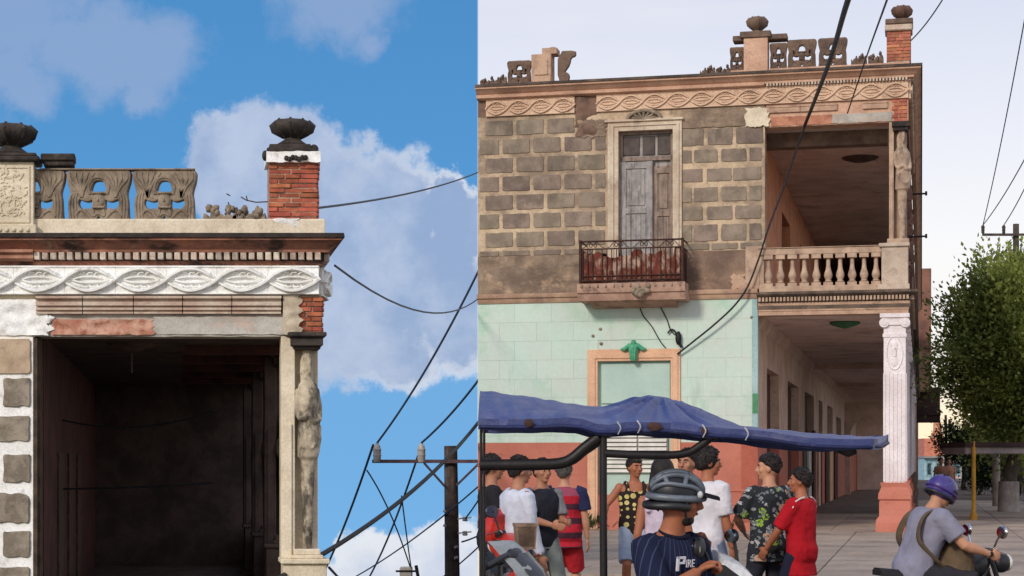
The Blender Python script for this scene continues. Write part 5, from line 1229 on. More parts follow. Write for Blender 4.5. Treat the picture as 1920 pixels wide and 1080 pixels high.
# a stub of a concrete post top lower down the slope
cp = thing('concrete_pole', 'top of a squat concrete pole at the bottom between the wires', 'utility pole', Vector((at(766, 868, 52).x, 52, -9)))
b = MB(); x0, x1 = at(750, 0, 52).x, at(773, 0, 52).x; b.box(FW, x0, x1, 51.8, 52.2, -9, at(0, 1063, 52).z); b.build('shaft', mat('worn_concrete', S(206,198,186), S(176,166,154), 3, stain=S(120,110,100), sa=.5, ss=(4,4,2), st=.6), cp, bevel=.02)
b = MB(); b.tube([at(742, 1071, 51.8), at(784, 1071, 51.8)], .03, 6); b.tube([at(780, 1060, 51.8), at(784, 1082, 51.8)], .05, 8); b.build('bracket', M_wire, cp)

# ------------------------------------------------------------------ cables
def sag(a, c, s, n=14):
    a, c = Vector(a), Vector(c); return [a.lerp(c, i/n)-Vector((0, 0, s*4*(i/n)*(1-i/n))) for i in range(n+1)]
def cable(name, pts, r, label, group=None, m=None):
    b = MB(); b.tube(pts, r, 6); o = b.build(name, m or M_wire, loc=pts[0], smooth=70); return tag(o, label, 'cable', group)
W_blue = mat('cable_slate', S(52,66,84), S(44,56,72), 5, bump=0, rough=.5)
gable = lambda py: at(908, py, 44.6)
cable('cable', sag(at(595, 390, 22.8), gable(318), .12), .016, 'thin cable from the brick roof pier rising to the right across the cloud', m=W_blue)
cable('cable', sag(at(628, 498, 22.6), gable(550), .55), .016, 'thin cable sagging from the dark cornice end to the right', m=W_blue)
cable('cable', sag(insL[0], at(905, 492, 43.5), .25), .03, 'cable rising steeply from the outer left insulator to the upper right', m=W_blue)
cable('cable', sag(insL[1], at(905, 702, 43.5), .1), .03, 'cable rising from the inner insulator next to the left pole', m=W_blue)
cable('cable', sag(insL[0]-Vector((.1,0,.05)), at(560, 1150, 60), .5), .032, 'cable running down left from the outer insulator past the statue pillar', m=W_blue)
cable('cable', sag(at(789, 838, DP-.3), at(660, 1130, 60), .5), .028, 'cable running down left from the inner insulator', m=W_blue)
cable('cable', sag(at(906, 780, 43.5), at(430, 1130, 19.5), .42, 20), .04, 'thick black cable crossing in front of the statue pillar and timber pole')
cable('cable', sag(at(905, 905, 43.5), at(560, 1130, 58), .35), .022, 'thin cable passing behind the timber pole down to the lower left', m=W_blue)
cable('cable', sag(at(688, 882, DP), at(770, 1066, 52), -.25), .02, 'slack drop wire from the outer cable to the concrete pole top', m=W_blue)
cable('cable', sag(at(753, 930, DP), at(771, 1066, 52), .05), .02, 'short drop wire from the inner cable to the concrete pole top', m=W_blue)
cable('cable', sag(at(905, 1018, 44), at(740, 1130, 56), .2), .02, 'lowest thin cable at the bottom beside the timber pole', m=W_blue)
cable('cable', sag(at(905, 925, 44), at(872, 973, DP-.2), .02), .02, 'short lead from the upper white insulator of the timber pole', m=W_blue)
cable('cable', sag(at(905, 1000, 44), at(866, 1016, DP-.2), .02), .022, 'short lead from the lower white insulator of the timber pole', m=W_blue)
cable('cable', sag(at(617, 1064, 22.6), at(700, 1130, 52), .1), .018, 'thin dark cable leaving the pedestal of the statue pillar', m=W_blue)
cable('cable', [at(88, 778, 26.5)]+sag(at(110, 786, 26.5), at(400, 770, 26.5), .18), .012, 'black wire sagging across the dark loggia of the ruined house')
cable('cable', sag(at(92, 917, 26.2), at(400, 905, 26.2), .02), .014, 'straight black wire strung low across the dark loggia')
# right half
V1 = F.P(uu(1510), -.25, zz(236, 1510, -.25))
cable('cable', spline([at(1640, -130, 17), at(1590, 0, 20), at(1553, 122, 27), V1], 8), .035, 'thick black cable descending across the frieze into the upper loggia')
pts = [V1+Vector((0,0,-.02))]+[F.P(F.u(px, v), v, F.z(py, F.u(px, v), v)) for px, py, v in ((1490,290,-.1),(1465,362,-.06),(1440,430,-.18),(1425,478,-.2),(1403,535,-.22),(1378,572,-.2),(1340,608,-.18),(1298,642,-.14),(1270,664,-.1))]
cable('cable', spline(pts, 6), .022, 'black cable drooping from the loggia to the peach window frame')
cable('cable', spline([at(1672, -30, 20), at(1663, 0, 22), at(1627, 100, 32), F.P(uu(1590), -.3, zz(212, 1590, -.3))], 6), .014, 'thin wire coming down onto the frieze left of the roof brick pier')
cable('cable', sag(at(1790, -40, 36), F.P(uu(1708), .1, zz(74, 1708)), .1), .014, 'thin wire running from the corner brick pier to the upper right', m=W_blue)
cable('cable', sag(ins_r[0], at(1935, -40, 50), .3), .02, 'wire rising from the left insulator of the pole behind the tree', m=W_blue)
cable('cable', sag(ins_r[0], at(1990, 160, 50), .3), .02, 'wire leaving the same left insulator at a lower slope', m=W_blue)
cable('cable', sag(ins_r[1], at(1990, 190, 52), .3), .02, 'wire from the right insulator of the pole behind the tree', m=W_blue)
def wallpt(px, py, v=-.03): return F.P(F.u(px, v), v, F.z(py, F.u(px, v), v))
cable('cable', spline([wallpt(*p) for p in ((1195,560),(1205,590),(1222,612),(1238,640),(1250,655))], 4), .012, 'kinked black wire hanging under the balcony on the mint wall')
cable('cable', spline([wallpt(*p) for p in ((1238,575),(1250,598),(1258,620),(1272,632))], 4), .012, 'short dark wire on the mint wall right of the kinked one')
b = MB(); b.tube(spline([wallpt(*p, -.06) for p in ((1252,625),(1258,618),(1266,622),(1272,640))], 4), .02, 6); b.ell(wallpt(1272, 634, -.08), .07, .06, .16, 8, 6); b.tube([wallpt(1272, 634, -.08), wallpt(1278, 652, -.06)], .03, 6)
tag(b.build('cable_clamp', M_wire, loc=wallpt(1270, 640), smooth=60), 'dark cable clamp on the mint wall above the window frame corner', 'clamp')
# ------------------------------------------------------------------ people
def cloth(name, col, pattern=None, rough=.9):
    if name in MATS: return MATS[name]
    m = bpy.data.materials.new(name); m.use_nodes = True; N = NT(m.node_tree); N.n.clear()
    b = N.new('ShaderNodeBsdfPrincipled'); o = N.new('ShaderNodeOutputMaterial'); N.l.new(b.outputs[0], o.inputs[0])
    tc = N.new('ShaderNodeTexCoord'); P = tc.outputs['Object']
    n = N.noise(P, 6, 6).outputs['Fac']
    c = pattern(N, P) if pattern else N.mix(N.smooth(n, .3, .7), col, tuple(x*.8 for x in col[:3])+(1,))
    N.put(b.inputs['Base Color'], c); b.inputs['Roughness'].default_value = rough; b.inputs['Specular IOR Level'].default_value = .2
    n2 = N.noise(P, 18, 6, .6, .6).outputs['Fac']; bp = N.new('ShaderNodeBump'); bp.inputs['Strength'].default_value = .5; bp.inputs['Distance'].default_value = .02
    N.put(bp.inputs['Height'], n2); N.l.new(bp.outputs[0], b.inputs['Normal'])
    MATS[name] = m; return m
def pat_bands(a, c, z0, per, duty, top=None, ztop=9):
    def f(N, P):
        s = N.new('ShaderNodeSeparateXYZ'); N.put(s.inputs[0], P)
        k = N.math('FRACT', N.math('DIVIDE', N.math('SUBTRACT', s.outputs[2], z0), per))
        r = N.mix(N.math('LESS_THAN', k, duty), a, c)
        return N.mix(N.math('GREATER_THAN', s.outputs[2], ztop), r, top) if top else r
    return f
def pat_dots(base, d1, d2, scale):
    def f(N, P):
        v = N.new('ShaderNodeTexVoronoi'); N.put(v.inputs['Vector'], N.vmath('MULTIPLY', P, (1, .15, 1)).outputs[0]); v.inputs['Scale'].default_value = scale; v.inputs['Randomness'].default_value = .45
        h = N.new('ShaderNodeSeparateColor'); N.put(h.inputs[0], v.outputs['Color'])
        r = N.math('ADD', .17, N.math('MULTIPLY', h.outputs[0], .24))
        return N.mix(N.math('LESS_THAN', v.outputs['Distance'], r), base, N.mix(N.smooth(h.outputs[1], .4, .6), d1, d2))
    return f
def pat_pins(base, line, per):
    def f(N, P):
        s = N.new('ShaderNodeSeparateXYZ'); N.put(s.inputs[0], P)
        ang = N.math('ARCTAN2', s.outputs[0], s.outputs[1]); k = N.math('FRACT', N.math('MULTIPLY', ang, per))
        return N.mix(N.math('LESS_THAN', k, .14), base, line)
    return f
def pat_print(N, P):
    P = N.vmath('MULTIPLY', P, (1, .2, 1)).outputs[0]
    n = N.vmath('ADD', P, N.vmath('MULTIPLY', N.noise(P, 9, 3).outputs['Color'], (.06, .06, .06)).outputs[0]).outputs[0]
    c = S(42,46,50)
    for sc, off, th, cc in ((11, 0, .16, S(176,176,176)), (14, 3.3, .16, S(140,142,144)), (8, 7.7, .15, S(138,168,66)), (6, 1.9, .13, S(176,142,120)), (17, 5.1, .2, S(112,116,120))):
        v = N.new('ShaderNodeTexVoronoi'); N.put(v.inputs['Vector'], N.vmath('ADD', n, (off, off, off)).outputs[0]); v.inputs['Scale'].default_value = sc
        w = N.noise(N.vmath('ADD', P, (off, 0, 0)).outputs[0], 45, 2).outputs['Fac']
        msk = N.math('MULTIPLY', N.math('LESS_THAN', v.outputs['Distance'], th+.12), N.math('GREATER_THAN', w, .46 if sc > 6 else .38))
        c = N.mix(msk, c, cc)
    return c
def skinm(name, c): return mat(name, c, tuple(x*.86 for x in c[:3])+(1,), 9, bump=.08, fine=.04, rough=.55, spec=.35)
SK = {'mid': skinm('skin_mid', S(176,122,94)), 'tan': skinm('skin_tan', S(196,142,112)), 'dark': skinm('skin_dark', S(116,78,60)), 'red': skinm('skin_warm', S(168,104,74))}
HAIR = mat('black_hair', S(46,37,33), S(26,21,20), 30, bump=.6, bs=160, rough=.55)
HAIRG = mat('grey_hair', S(96,92,86), S(66,62,58), 30, bump=.5, bs=160, rough=.6)
EYEW = mat('eye_white', S(186,174,164), bump=0, rough=.3); EYED = mat('eye_dark', S(32,22,18), bump=0, rough=.2)
BROW = HAIR; LIP = mat('lip', S(150,88,76), bump=0, rough=.5)
SHOE = mat('dark_shoe', S(56,52,52), S(40,38,38), 6); SHOEW = mat('pale_shoe', S(196,192,188), S(160,156,152), 6)
def rx(a): return Matrix.Rotation(a, 4, 'X')
def rz_(a): return Matrix.Rotation(a, 4, 'Z')
def tr(*v): return Matrix.Translation(Vector(v))
def ik(a, t, l1, l2, pole):
    d = t-a; L = max(min(d.length, (l1+l2)*.995), abs(l1-l2)+.01); d = d.normalized(); t = a+d*L
    x = (l1*l1-l2*l2+L*L)/(2*L); h = math.sqrt(max(0, l1*l1-x*x)); p = (pole-d*pole.dot(d)).normalized()
    return a+d*x+p*h, t
RINGS = [(-.09,.10,.085,0),(-.04,.155,.11,-.008),(.04,.165,.118,-.012),(.13,.145,.102,0),(.24,.15,.106,.006),(.35,.168,.116,.008),(.44,.176,.112,0),(.5,.166,.092,-.006),(.535,.11,.072,-.01),(.565,.064,.062,-.004),(.62,.054,.056,.008),(.68,.053,.056,.02)]
def person(label, pos, face, h=1.72, skin='mid', hair='short', lean=0, side=0, head=0, nod=0, pelvis=None, hands=(None, None), poles=(None, None), feet=None, knees=None, grip=False,
           top=None, sleeve=.6, hem=-.1, ease=.022, sleevem=None, bottom=None, length=1.0, tank=False, build=1.0, shoes=None, voxel=.009, group=None, hairm=None, scarf=None):
    """pos = (x, y, ground z); face: 0 away from the camera, 90 to the right, 180 towards the camera"""
    s = h/1.755; B = Matrix.Translation(pos) @ rz_(-R(face)) @ Matrix.Scale(s, 4)
    BI = B.inverted(); pz = .90 if pelvis is None else pelvis/s
    T = tr(0, 0, pz) @ rx(-R(lean)) @ Matrix.Rotation(R(side), 4, 'Y')
    t = thing('person', label, 'person', pos, -R(face), group)
    body = MB(); g1 = MB(); g2 = MB(); gs = MB()
    def ring(M, z, a, b, yo, n=20): return [M @ Vector((a*math.cos(2*PI*i/n), yo+b*math.sin(2*PI*i/n), z)) for i in range(n)]
    k = build
    body.loft([ring(T, z, a*(k if z < .54 else 1), b*(k if z < .54 else 1), yo) for z, a, b, yo in RINGS])
    top_r = [(z, a, b, yo) for z, a, b, yo in RINGS if hem <= z <= (.54 if not tank else .45)]
    z0 = top_r[0]
    e = ease
    rr_ = [(hem, (.168+e*.9)*k, (.122+e)*k, z0[3])]
    rr_ += [(z, max(a, .158)*k+e if z < .5 else a*k+e*.6, b*k+e, yo) for z, a, b, yo in top_r if z > hem+.01]
    if not tank: rr_ += [(.553, .078, .07, -.008)]
    g1.loft([ring(T, *r) for r in rr_])
    if tank:
        for sx in (-1, 1):
            for dy in (-1, 1): g1.tube(spline([T @ Vector((sx*.1, dy*.1, .4)), T @ Vector((sx*.105, dy*.085, .5)), T @ Vector((sx*.11, 0, .545))], 4), .032, 8)
    Hd = T @ tr(0, .012, .592) @ rz_(R(head)) @ rx(R(-nod))
    hp = lambda x, y, z: Hd @ Vector((x, y, z))
    Hd = Hd @ Matrix.Scale(1.05, 4)
    hp = lambda x, y, z: Hd @ Vector((x, y, z))
    hr = Hd.to_3x3()
    hr_ = hr
    body.ell(hp(0,-.008,.14), .075, .094, .104, 18, 14, hr_)
    body.ell(hp(0,.03,.085), .056, .06, .075, 14, 10, hr_)
    body.ell(hp(0,.062,.038), .03, .026, .022, 10, 8, hr_)
    body.tube([hp(0,.085,.15), hp(0,.103,.118), hp(0,.112,.1), hp(0,.098,.092)], [.01,.013,.017,.012], 8)
    body.ell(hp(0,.074,.158), .052, .02, .014, 10, 8, hr_); body.ell(hp(0,.084,.068), .026, .012, .01, 8, 6, hr_)
    for sx in (-1, 1):
        body.ell(hp(sx*.077,-.008,.118), .01, .022, .033, 10, 8, hr_); body.ell(hp(sx*.042,.06,.105), .024, .024, .028, 8, 6, hr_)
    body.tube([hp(0,-.01,.07), T @ Vector((0,-.002,.54))], [.052,.058], 14)
    arms = []; SLV = []
    for i, sx in enumerate((-1, 1)):                       # -1 left hand, +1 right hand
        sh = T @ Vector((sx*.182*k, -.006, .485)); tgt = hands[i]
        if tgt is None: tgt = sh+Vector((sx*.05, .03, -.53))
        else: tgt = (BI @ Vector(tgt[1])) if tgt[0] == 'w' else Vector(tgt[1])
        pole = Vector(poles[i]) if poles[i] is not None else Vector((sx*.35, -1, -.25))
        el, wr = ik(sh, tgt, .285, .262, pole)
        arms.append((sh, el, wr, sx))
        body.ell(sh, .058*k, .055*k, .058*k, 12, 10)
        body.tube([sh, sh.lerp(el, .4), sh.lerp(el, .8), el, el.lerp(wr, .25), el.lerp(wr, .7), wr], [.052*k,.05*k,.041*k,.039*k,.043*k,.034,.027], 12)
        d = (wr-el).normalized(); inn = Vector((-sx, .25, 0)); nrm = (inn-d*inn.dot(d)).normalized(); sd = d.cross(nrm)
        if sd.y < 0: sd = -sd                               # thumb side faces forward
        Mh = Matrix((sd, nrm, d)).transposed()
        body.ell(wr+d*.05, .043, .019, .056, 12, 8, Mh)
        c = 1.5 if grip else .35
        for f in range(4):
            p = wr+d*.085+sd*(.033-.022*f); L = (.072,.08,.075,.06)[f]*.5; a = 0; q = [p]
            for seg in range(3):
                a += c*(.5 if seg == 0 else .75); p = p+(d*math.cos(a)+nrm*math.sin(a))*L*(1, .8, .62)[seg]; q.append(p)
            body.tube(q, [.0105,.01,.0095,.008], 7)
        p = wr+d*.025+sd*.036; q = [p, p+d*.03+sd*.022+nrm*.012, p+d*.058+sd*(.02 if not grip else .0)+nrm*(.022 if not grip else .04)]; body.tube(q, [.014,.0125,.01], 7)
        if sleeve > 0 and not tank:
            pts = [T @ Vector((sx*.13*k, -.006, .49)), sh]+([sh.lerp(el, q) for q in (.3, sleeve)] if sleeve <= 1 else [sh.lerp(el, .5), el, el.lerp(wr, .5), el.lerp(wr, min(.96, sleeve-1))])
            rs = ([.066*k+e*.5, .066*k+e*.4, .062*k+e*.5, .064*k+e*.6] if sleeve <= 1 else [.066+e*.5, .064+e*.4, .056+e*.4, .052+e*.4, .045+e*.3, .04+e*.2])
            if sleevem: q_ = MB().tube(pts, rs, 14); SLV.append(q_)
            else: g1.tube(pts, rs, 14)
    ft = feet or ((-.11, .02), (.11, .0))
    for i, sx in enumerate((-1, 1)):
        hp_ = Vector((sx*.09, 0, pz-.03)); f = ft[i]; an = Vector((f[0], f[1], f[2] if len(f) > 2 else .085))
        kn, an = ik(hp_, an, .43, .42, Vector(knees[i]) if knees else Vector((sx*.12, 1, 0)))
        body.tube([hp_, hp_.lerp(kn, .5), kn, kn.lerp(an, .3), kn.lerp(an, .75), an, an-Vector((0,0,.03))], [.085,.072,.054,.055,.04,.036,.04], 12)
        if bottom:
            if length >= 1: g2.tube([hp_+Vector((0,0,.03)), hp_.lerp(kn, .5), kn, kn.lerp(an, .5), an+Vector((0,0,.02))], [.108*k,.096*k,.078,.068,.066], 14)
            else: g2.tube([hp_+Vector((0,0,.03)), hp_.lerp(kn, length*.5), hp_.lerp(kn, length)], [.108*k,.104*k,.1*k], 14)
        shb = MB(); fd = Vector((sx*.15, 1, 0)).normalized()
        shb.loft([[an+Vector((0,0,-.085))+fd*(y)+Vector((fd.y,-fd.x,0))*x_*w+Vector((0,0,z*hh)) for x_, z in ((-1,0),(-1,.5),(-.6,1),(.6,1),(1,.5),(1,0))] for y, w, hh in ((-.09,.028,.06),(-.05,.038,.1),(.03,.04,.09),(.1,.045,.06),(.15,.038,.045),(.175,.02,.03))])
        shb.v = [B @ v for v in shb.v]; shb.build('shoe', shoes or SHOE, t, smooth=60)
    if bottom:
        g2.loft([ring(tr(0,0,pz), -.1, .15*k, .115*k, 0), ring(tr(0,0,pz), -.02, .172*k, .13*k, -.01), ring(tr(0,0,pz), .06, .172*k, .128*k, -.008), ring(T, .13, .158*k, .118*k, 0)])
    W_ = lambda vs: [B @ v for v in vs]
    vs, fs = remesh(body, voxel, 2, .4); MB().add(W_(vs), fs).build('body', SK[skin], t, smooth=180, merge=False)
    seed = pos[0]*3.7
    fold = lambda q, n: .010*mnoise.noise(Vector((q.x*8+seed+q.z*3, q.y*8, q.z*5)))+.011*(.45-abs(mnoise.noise(Vector((q.x*12+q.z*5, q.y*12+seed, q.z*9-q.x*6)))))-.003
    vs, fs = remesh(g1, .014, 1, .4, fold); MB().add(W_(vs), fs).build('shirt', top, t, smooth=180, merge=False)
    for q_ in SLV:
        vs, fs = remesh(q_, .014, 1, .4, fold); MB().add(W_(vs), fs).build('sleeve', sleevem, t, smooth=180, merge=False)
    if bottom:
        vs, fs = remesh(g2, .015, 1, .4, fold); MB().add(W_(vs), fs).build('shorts' if length < 1 else 'trousers', bottom, t, smooth=180, merge=False)
    for sx in (-1, 1):
        b = MB(); b.ell(hp(sx*.031,.08,.133), .0105, .008, .0055, 10, 6, hr_); b.ell(hp(sx*.031,.0855,.133), .0058, .004, .0055, 8, 6, hr_, mi=1); b.v = W_(b.v); b.build('eye', [EYEW, EYED], t, smooth=180)
        b = MB(); b.tube([hp(sx*.012,.093,.152), hp(sx*.033,.092,.158), hp(sx*.053,.076,.152)], [.004,.005,.003], 6); b.v = W_(b.v); b.build('eyebrow', BROW, t, smooth=180)
    b = MB(); b.ell(hp(0,.092,.068), .023, .009, .008, 10, 6, hr_); b.v = W_(b.v); b.build('lips', LIP, t, smooth=180)
    hm = hairm or HAIR
    if hair:
        b = MB(); low = {'short': .02, 'curly': .02, 'fade': .02, 'long': -.02, 'bob': -.02}[hair]
        def warp(p):                                       # hairline: high over the face, low at the nape
            line = low-.36+.94*max(0, p.y)-.8*max(0, -p.y)*(1 if hair != 'fade' else .75)
            tq = (p.z-line+.09*mnoise.noise(p*9+Vector((seed, 4, 0))))/.14; w = max(0, min(1, tq)); w = w*w*(3-2*w)
            amp = {'curly': .1, 'short': .03, 'fade': .02, 'long': .03, 'bob': .04}[hair]
            return .84+.16*w+amp*w*abs(mnoise.noise(p*(7 if hair == 'curly' else 5)+Vector((seed, 0, 0))))
        th = {'short': .012, 'curly': .02, 'fade': .008, 'long': .016, 'bob': .018}[hair]
        up = .0 if hair != 'fade' else .006
        b.ell(hp(0,-.012,.145+up), .076+th, .096+th, .105+th, 30, 24, hr_, warp=warp)
        if hair != 'long':                                # loose tufts over the crown
            hrr = random.Random(int(seed*1000) % 9973); L0 = .02 if hair == 'curly' else .017
            for _ in range(330):
                z_ = hrr.uniform(-.1, 1); a_ = hrr.uniform(0, 2*PI); q_ = math.sqrt(1-z_*z_); p = Vector((q_*math.cos(a_), q_*math.sin(a_), z_))
                if warp(p) < .98: continue
                r3 = Vector((hrr.gauss(0,1), hrr.gauss(0,1), hrr.gauss(0,.6)))*.6
                v0 = Vector((p.x*(.076+th)*.97, -.012+p.y*(.096+th)*.97, .145+up+p.z*(.105+th)*.97)); dv = (p*.75+r3).normalized()*L0*hrr.uniform(.6, 1.3)
                b.tube([hp(*v0), hp(*(v0+dv*.6)), hp(*(v0+dv+Vector((0,0,-.004))))], [.0075,.006,.002], 4)
        if hair == 'fade': b.ell(hp(0,.0,.202), .07, .088, .056, 20, 12, hr_, warp=lambda p: 1+.08*mnoise.noise(p*6+Vector((seed,0,0))))
        if hair == 'long':
            b.loft([[hp(.085*math.cos(2*PI*i/14)*w, -.055+.055*math.sin(2*PI*i/14)*w-.01*q, .14-q*.1) for i in range(14)] for q, w in ((0,1),(.8,1.12),(1.7,1.15),(2.6,.95),(3.2,.6))])
        b.v = W_(b.v); b.build('hair', hm, t, smooth=180)
    return t, B, Hd, arms, T
def addpart(t, mb, name, m, smooth=60, bevel=0, kind=None): return mb.build(name, m, t, smooth=smooth, bevel=bevel, kind=kind)
def gpos(px, d, z=None): 
    x = (px-CX)/FPX*d
    if z is None: z = SW if FR_v(x, d) > SV0 else 0
    return Vector((x, d, z))
def FR_v(x, y): return (x-FR.ox)*FR.s+(y-FR.oy)*FR.c
C = lambda n, c: cloth(n, c)
GRP = None
# 1 man in a dark cap at the far left of the street
t, B, Hd, arms, T = person('man in black shirt and dark cap standing beside the red motorcycle', gpos(921, 17), 80, 1.70, 'mid', 'short', top=C('black_shirt', S(40,38,42)), bottom=C('dark_jeans', S(54,58,70)), hands=(('l', (-.2, .22, .95)), ('l', (.24, .28, .98))))
b = MB(); hp = lambda x, y, z: B @ (Hd @ Vector((x, y, z)))
b.ell(B @ (Hd @ Vector((0,-.008,.172))), .086, .106, .072, 20, 12, (B.to_3x3() @ Hd.to_3x3())); b.loft([[hp(x*w, y, .17-.06*(y-.07)+dz) for x, dz in ((-1,0),(-.5,.012),(.5,.012),(1,0),(.5,-.004),(-.5,-.004))] for y, w in ((.07,.07),(.12,.068),(.165,.045))]); addpart(t, b, 'cap', C('dark_cap', S(62,62,64)))
# 2 man in the white jacket
person('man in white long-sleeved jacket and grey jeans standing in front of the striped shirt', gpos(966, 15.5), 62, 1.68, 'mid', 'short', top=C('white_jacket', S(206,210,222)), sleeve=1.93, ease=.035, hem=-.12, bottom=C('grey_jeans', S(110,118,134)), hands=(('l', (-.14, .26, .84)), ('l', (.22, .14, .84))), lean=3)
# 3 man with dark vest and grey sleeves
person('man in black shirt with grey sleeves, half hidden behind the white jacket', gpos(1016, 17.5), 150, 1.66, 'mid', 'short', top=C('black_vest', S(38,40,48)), sleevem=C('grey_sleeve', S(132,130,132)), sleeve=.8, bottom=C('camo_trousers', S(120,126,122)), hands=(('l', (-.12, .32, 1.1)), ('l', (.1, .36, 1.08))))
# 4 red striped jersey, from behind
person('man seen from behind in red and dark striped jersey and red shorts', gpos(1058, 19.4), 8, 1.645, 'tan', 'short', top=cloth('striped_jersey', S(170,40,50), pat_bands(S(176,36,50), S(74,40,52), -.07, .155, .42, S(150,72,92), .235)), sleevem=C('navy_sleeve', S(44,46,80)), sleeve=.75, hem=-.16, ease=.035, build=1.08, bottom=C('red_shorts', S(178,38,46)), length=.98, head=-12, hairm=HAIRG, hands=(('l', (-.26, .12, .86)), ('l', (.27, .05, .82))))
# 5 dotted tank top
person('man in black tank top with yellow dots and denim shorts, arm stretched left', gpos(1190, 20.5), 175, 1.69, 'red', 'fade', top=cloth('dotted_tank', S(44,38,36), pat_dots(S(46,36,34), S(212,196,128), S(196,180,110), 13)), tank=True, hem=-.16, ease=.03, bottom=C('pale_denim', S(160,172,190)), length=.92, head=25, hands=(('l', (-.27, .12, .9)), ('l', (.4, .3, 1.08))))
# 6 woman with long black hair
person('woman with long black hair and pale lilac top, seen behind the cycle helmet', gpos(1243, 14.2), 15, 1.66, 'red', 'long', top=C('lilac_top', S(206,190,206)), tank=True, hem=-.1, ease=.014, bottom=C('pale_blue_jeans', S(140,152,176)), build=.9, head=-15, hands=(None, ('l', (.2, .25, .95))))
# 7 man whose face shows between
person('dark-haired man looking left between the cycle helmet and the white shirt', gpos(1289, 17), 205, 1.75, 'mid', 'short', top=C('dusty_shirt', S(120,104,98)), bottom=C('dark_jeans', S(54,58,70)), head=-8)
# 8 youth in the white shirt
person('youth with thick dark hair and loose white T-shirt, back half turned, facing right', gpos(1322, 16.2), 48, 1.755, 'red', 'curly', top=C('white_tee', S(222,218,222)), sleeve=.85, hem=-.13, ease=.032, bottom=C('blue_grey_jeans', S(120,134,160)), head=-34, hands=(('l', (-.16, .3, .92)), ('l', (.22, .12, .85))), lean=3)
# 10 patterned T-shirt
person('man in dark T-shirt printed with green, white and peach leaves, back to the view', gpos(1442, 16.2), -18, 1.70, 'tan', 'fade', top=cloth('leaf_print_shirt', S(40,40,44), pat_print), sleeve=.85, hem=-.15, ease=.03, build=1.0, bottom=C('charcoal_trousers', S(50,50,60)), head=58, hands=(('l', (-.12, .3, 1.02)), ('l', (.12, .32, 1.02))), poles=((-1, -.35, -.3), (1, -.35, -.3)))
# 11 red polo
t, B, Hd, arms, T = person('short-haired man in red polo shirt with white shoulder stripes facing left', gpos(1502, 15.9), -52, 1.575, 'red', 'short', top=C('red_polo', S(178,24,36)), sleeve=.9, hem=-.22, ease=.035, build=.98, bottom=C('navy_trousers', S(36,38,56)), head=22, poles=((-1,-.5,-.2),(1,-.5,-.2)), hands=(('l', (-.16, .3, .95)), ('l', (.2, .22, .9))))
for sx in (-1, 1): b = MB(); b.tube([B @ (T @ Vector((sx*x*1.0, y, z))) for x, y, z in ((.07,-.075,.565),(.13,-.065,.553),(.2,-.05,.525),(.245,-.04,.46))], .007, 5); addpart(t, b, 'white_piping', C('white_piping', S(232,226,224)))
# far walkers on the pavement
for i, (px, d, fc, c1, c2, lab) in enumerate(((1764, 62, 170, S(150,110,90), S(70,60,58), 'small distant walker in brown top on the pavement above the purple helmet'), (1779, 66, 185, S(176,128,104), S(60,54,60), 'second distant walker in pinkish top beside the brown one'),
        (1908, 92, 10, S(230,222,216), S(120,60,56), 'distant walker in white top beyond the whitewashed tree'), (1917, 88, 190, S(70,60,64), S(60,56,60), 'distant walker in dark clothes at the right edge'))):
    person(lab, Vector(((px-CX)/FPX*d, d, SW if i < 2 else 0)), fc, 1.68, 'mid', 'short', top=cloth('walker_top'+'abcd'[i], c1), bottom=cloth('walker_trousers'+'abcd'[i], c2), voxel=.016, feet=((-.1,.14),(.1,-.12)))
# ------------------------------------------------------------------ vehicles
V_black = mat('black_plastic', S(40,40,42), S(30,30,32), 6, bump=.1, rough=.45, spec=.5); V_rub = mat('tyre_rubber', S(36,35,35), S(26,26,26), 6, rough=.9)
V_chr = mat('chrome', S(210,206,204), S(190,186,184), 6, metal=1, rough=.18, bump=0, fine=0); V_metal = mat('engine_metal', S(128,124,120), S(92,90,88), 9, metal=.7, rough=.4)
V_red = mat('red_fairing', S(206,52,36), S(180,40,30), 3, rough=.35, bump=.05, spec=.5); V_grey = mat('silver_grey_fairing', S(150,154,152), S(126,130,130), 3, rough=.35, bump=.05, spec=.5); V_white = mat('white_fairing', S(226,228,232), S(206,208,212), 3, rough=.35, bump=.05, spec=.5)
V_glass = mat('mirror_glass', S(160,166,172), metal=1, rough=.08, bump=0, fine=0); V_lens = mat('lamp_lens', S(226,222,210), rough=.1, bump=0, fine=0, spec=.6); V_seat = mat('seat_vinyl', S(38,34,36), S(28,26,28), 6, rough=.5)
V_tube = mat('black_tube', S(40,36,36), S(30,28,28), 5, stain=S(84,60,50), sa=.5, ss=(14,14,14), st=.62, rough=.45, bump=.15)
def veh(name, label, cat, pos, ang, group=None):
    """ang: heading, 0 = to the right, 90 = away from the camera; returns root and a frame function (forward, left, up) -> world"""
    t = thing(name, label, cat, pos, R(ang), group); M = MW[t.name]
    return t, (lambda f, l, z: M @ Vector((f, l, z))), M.to_3x3()
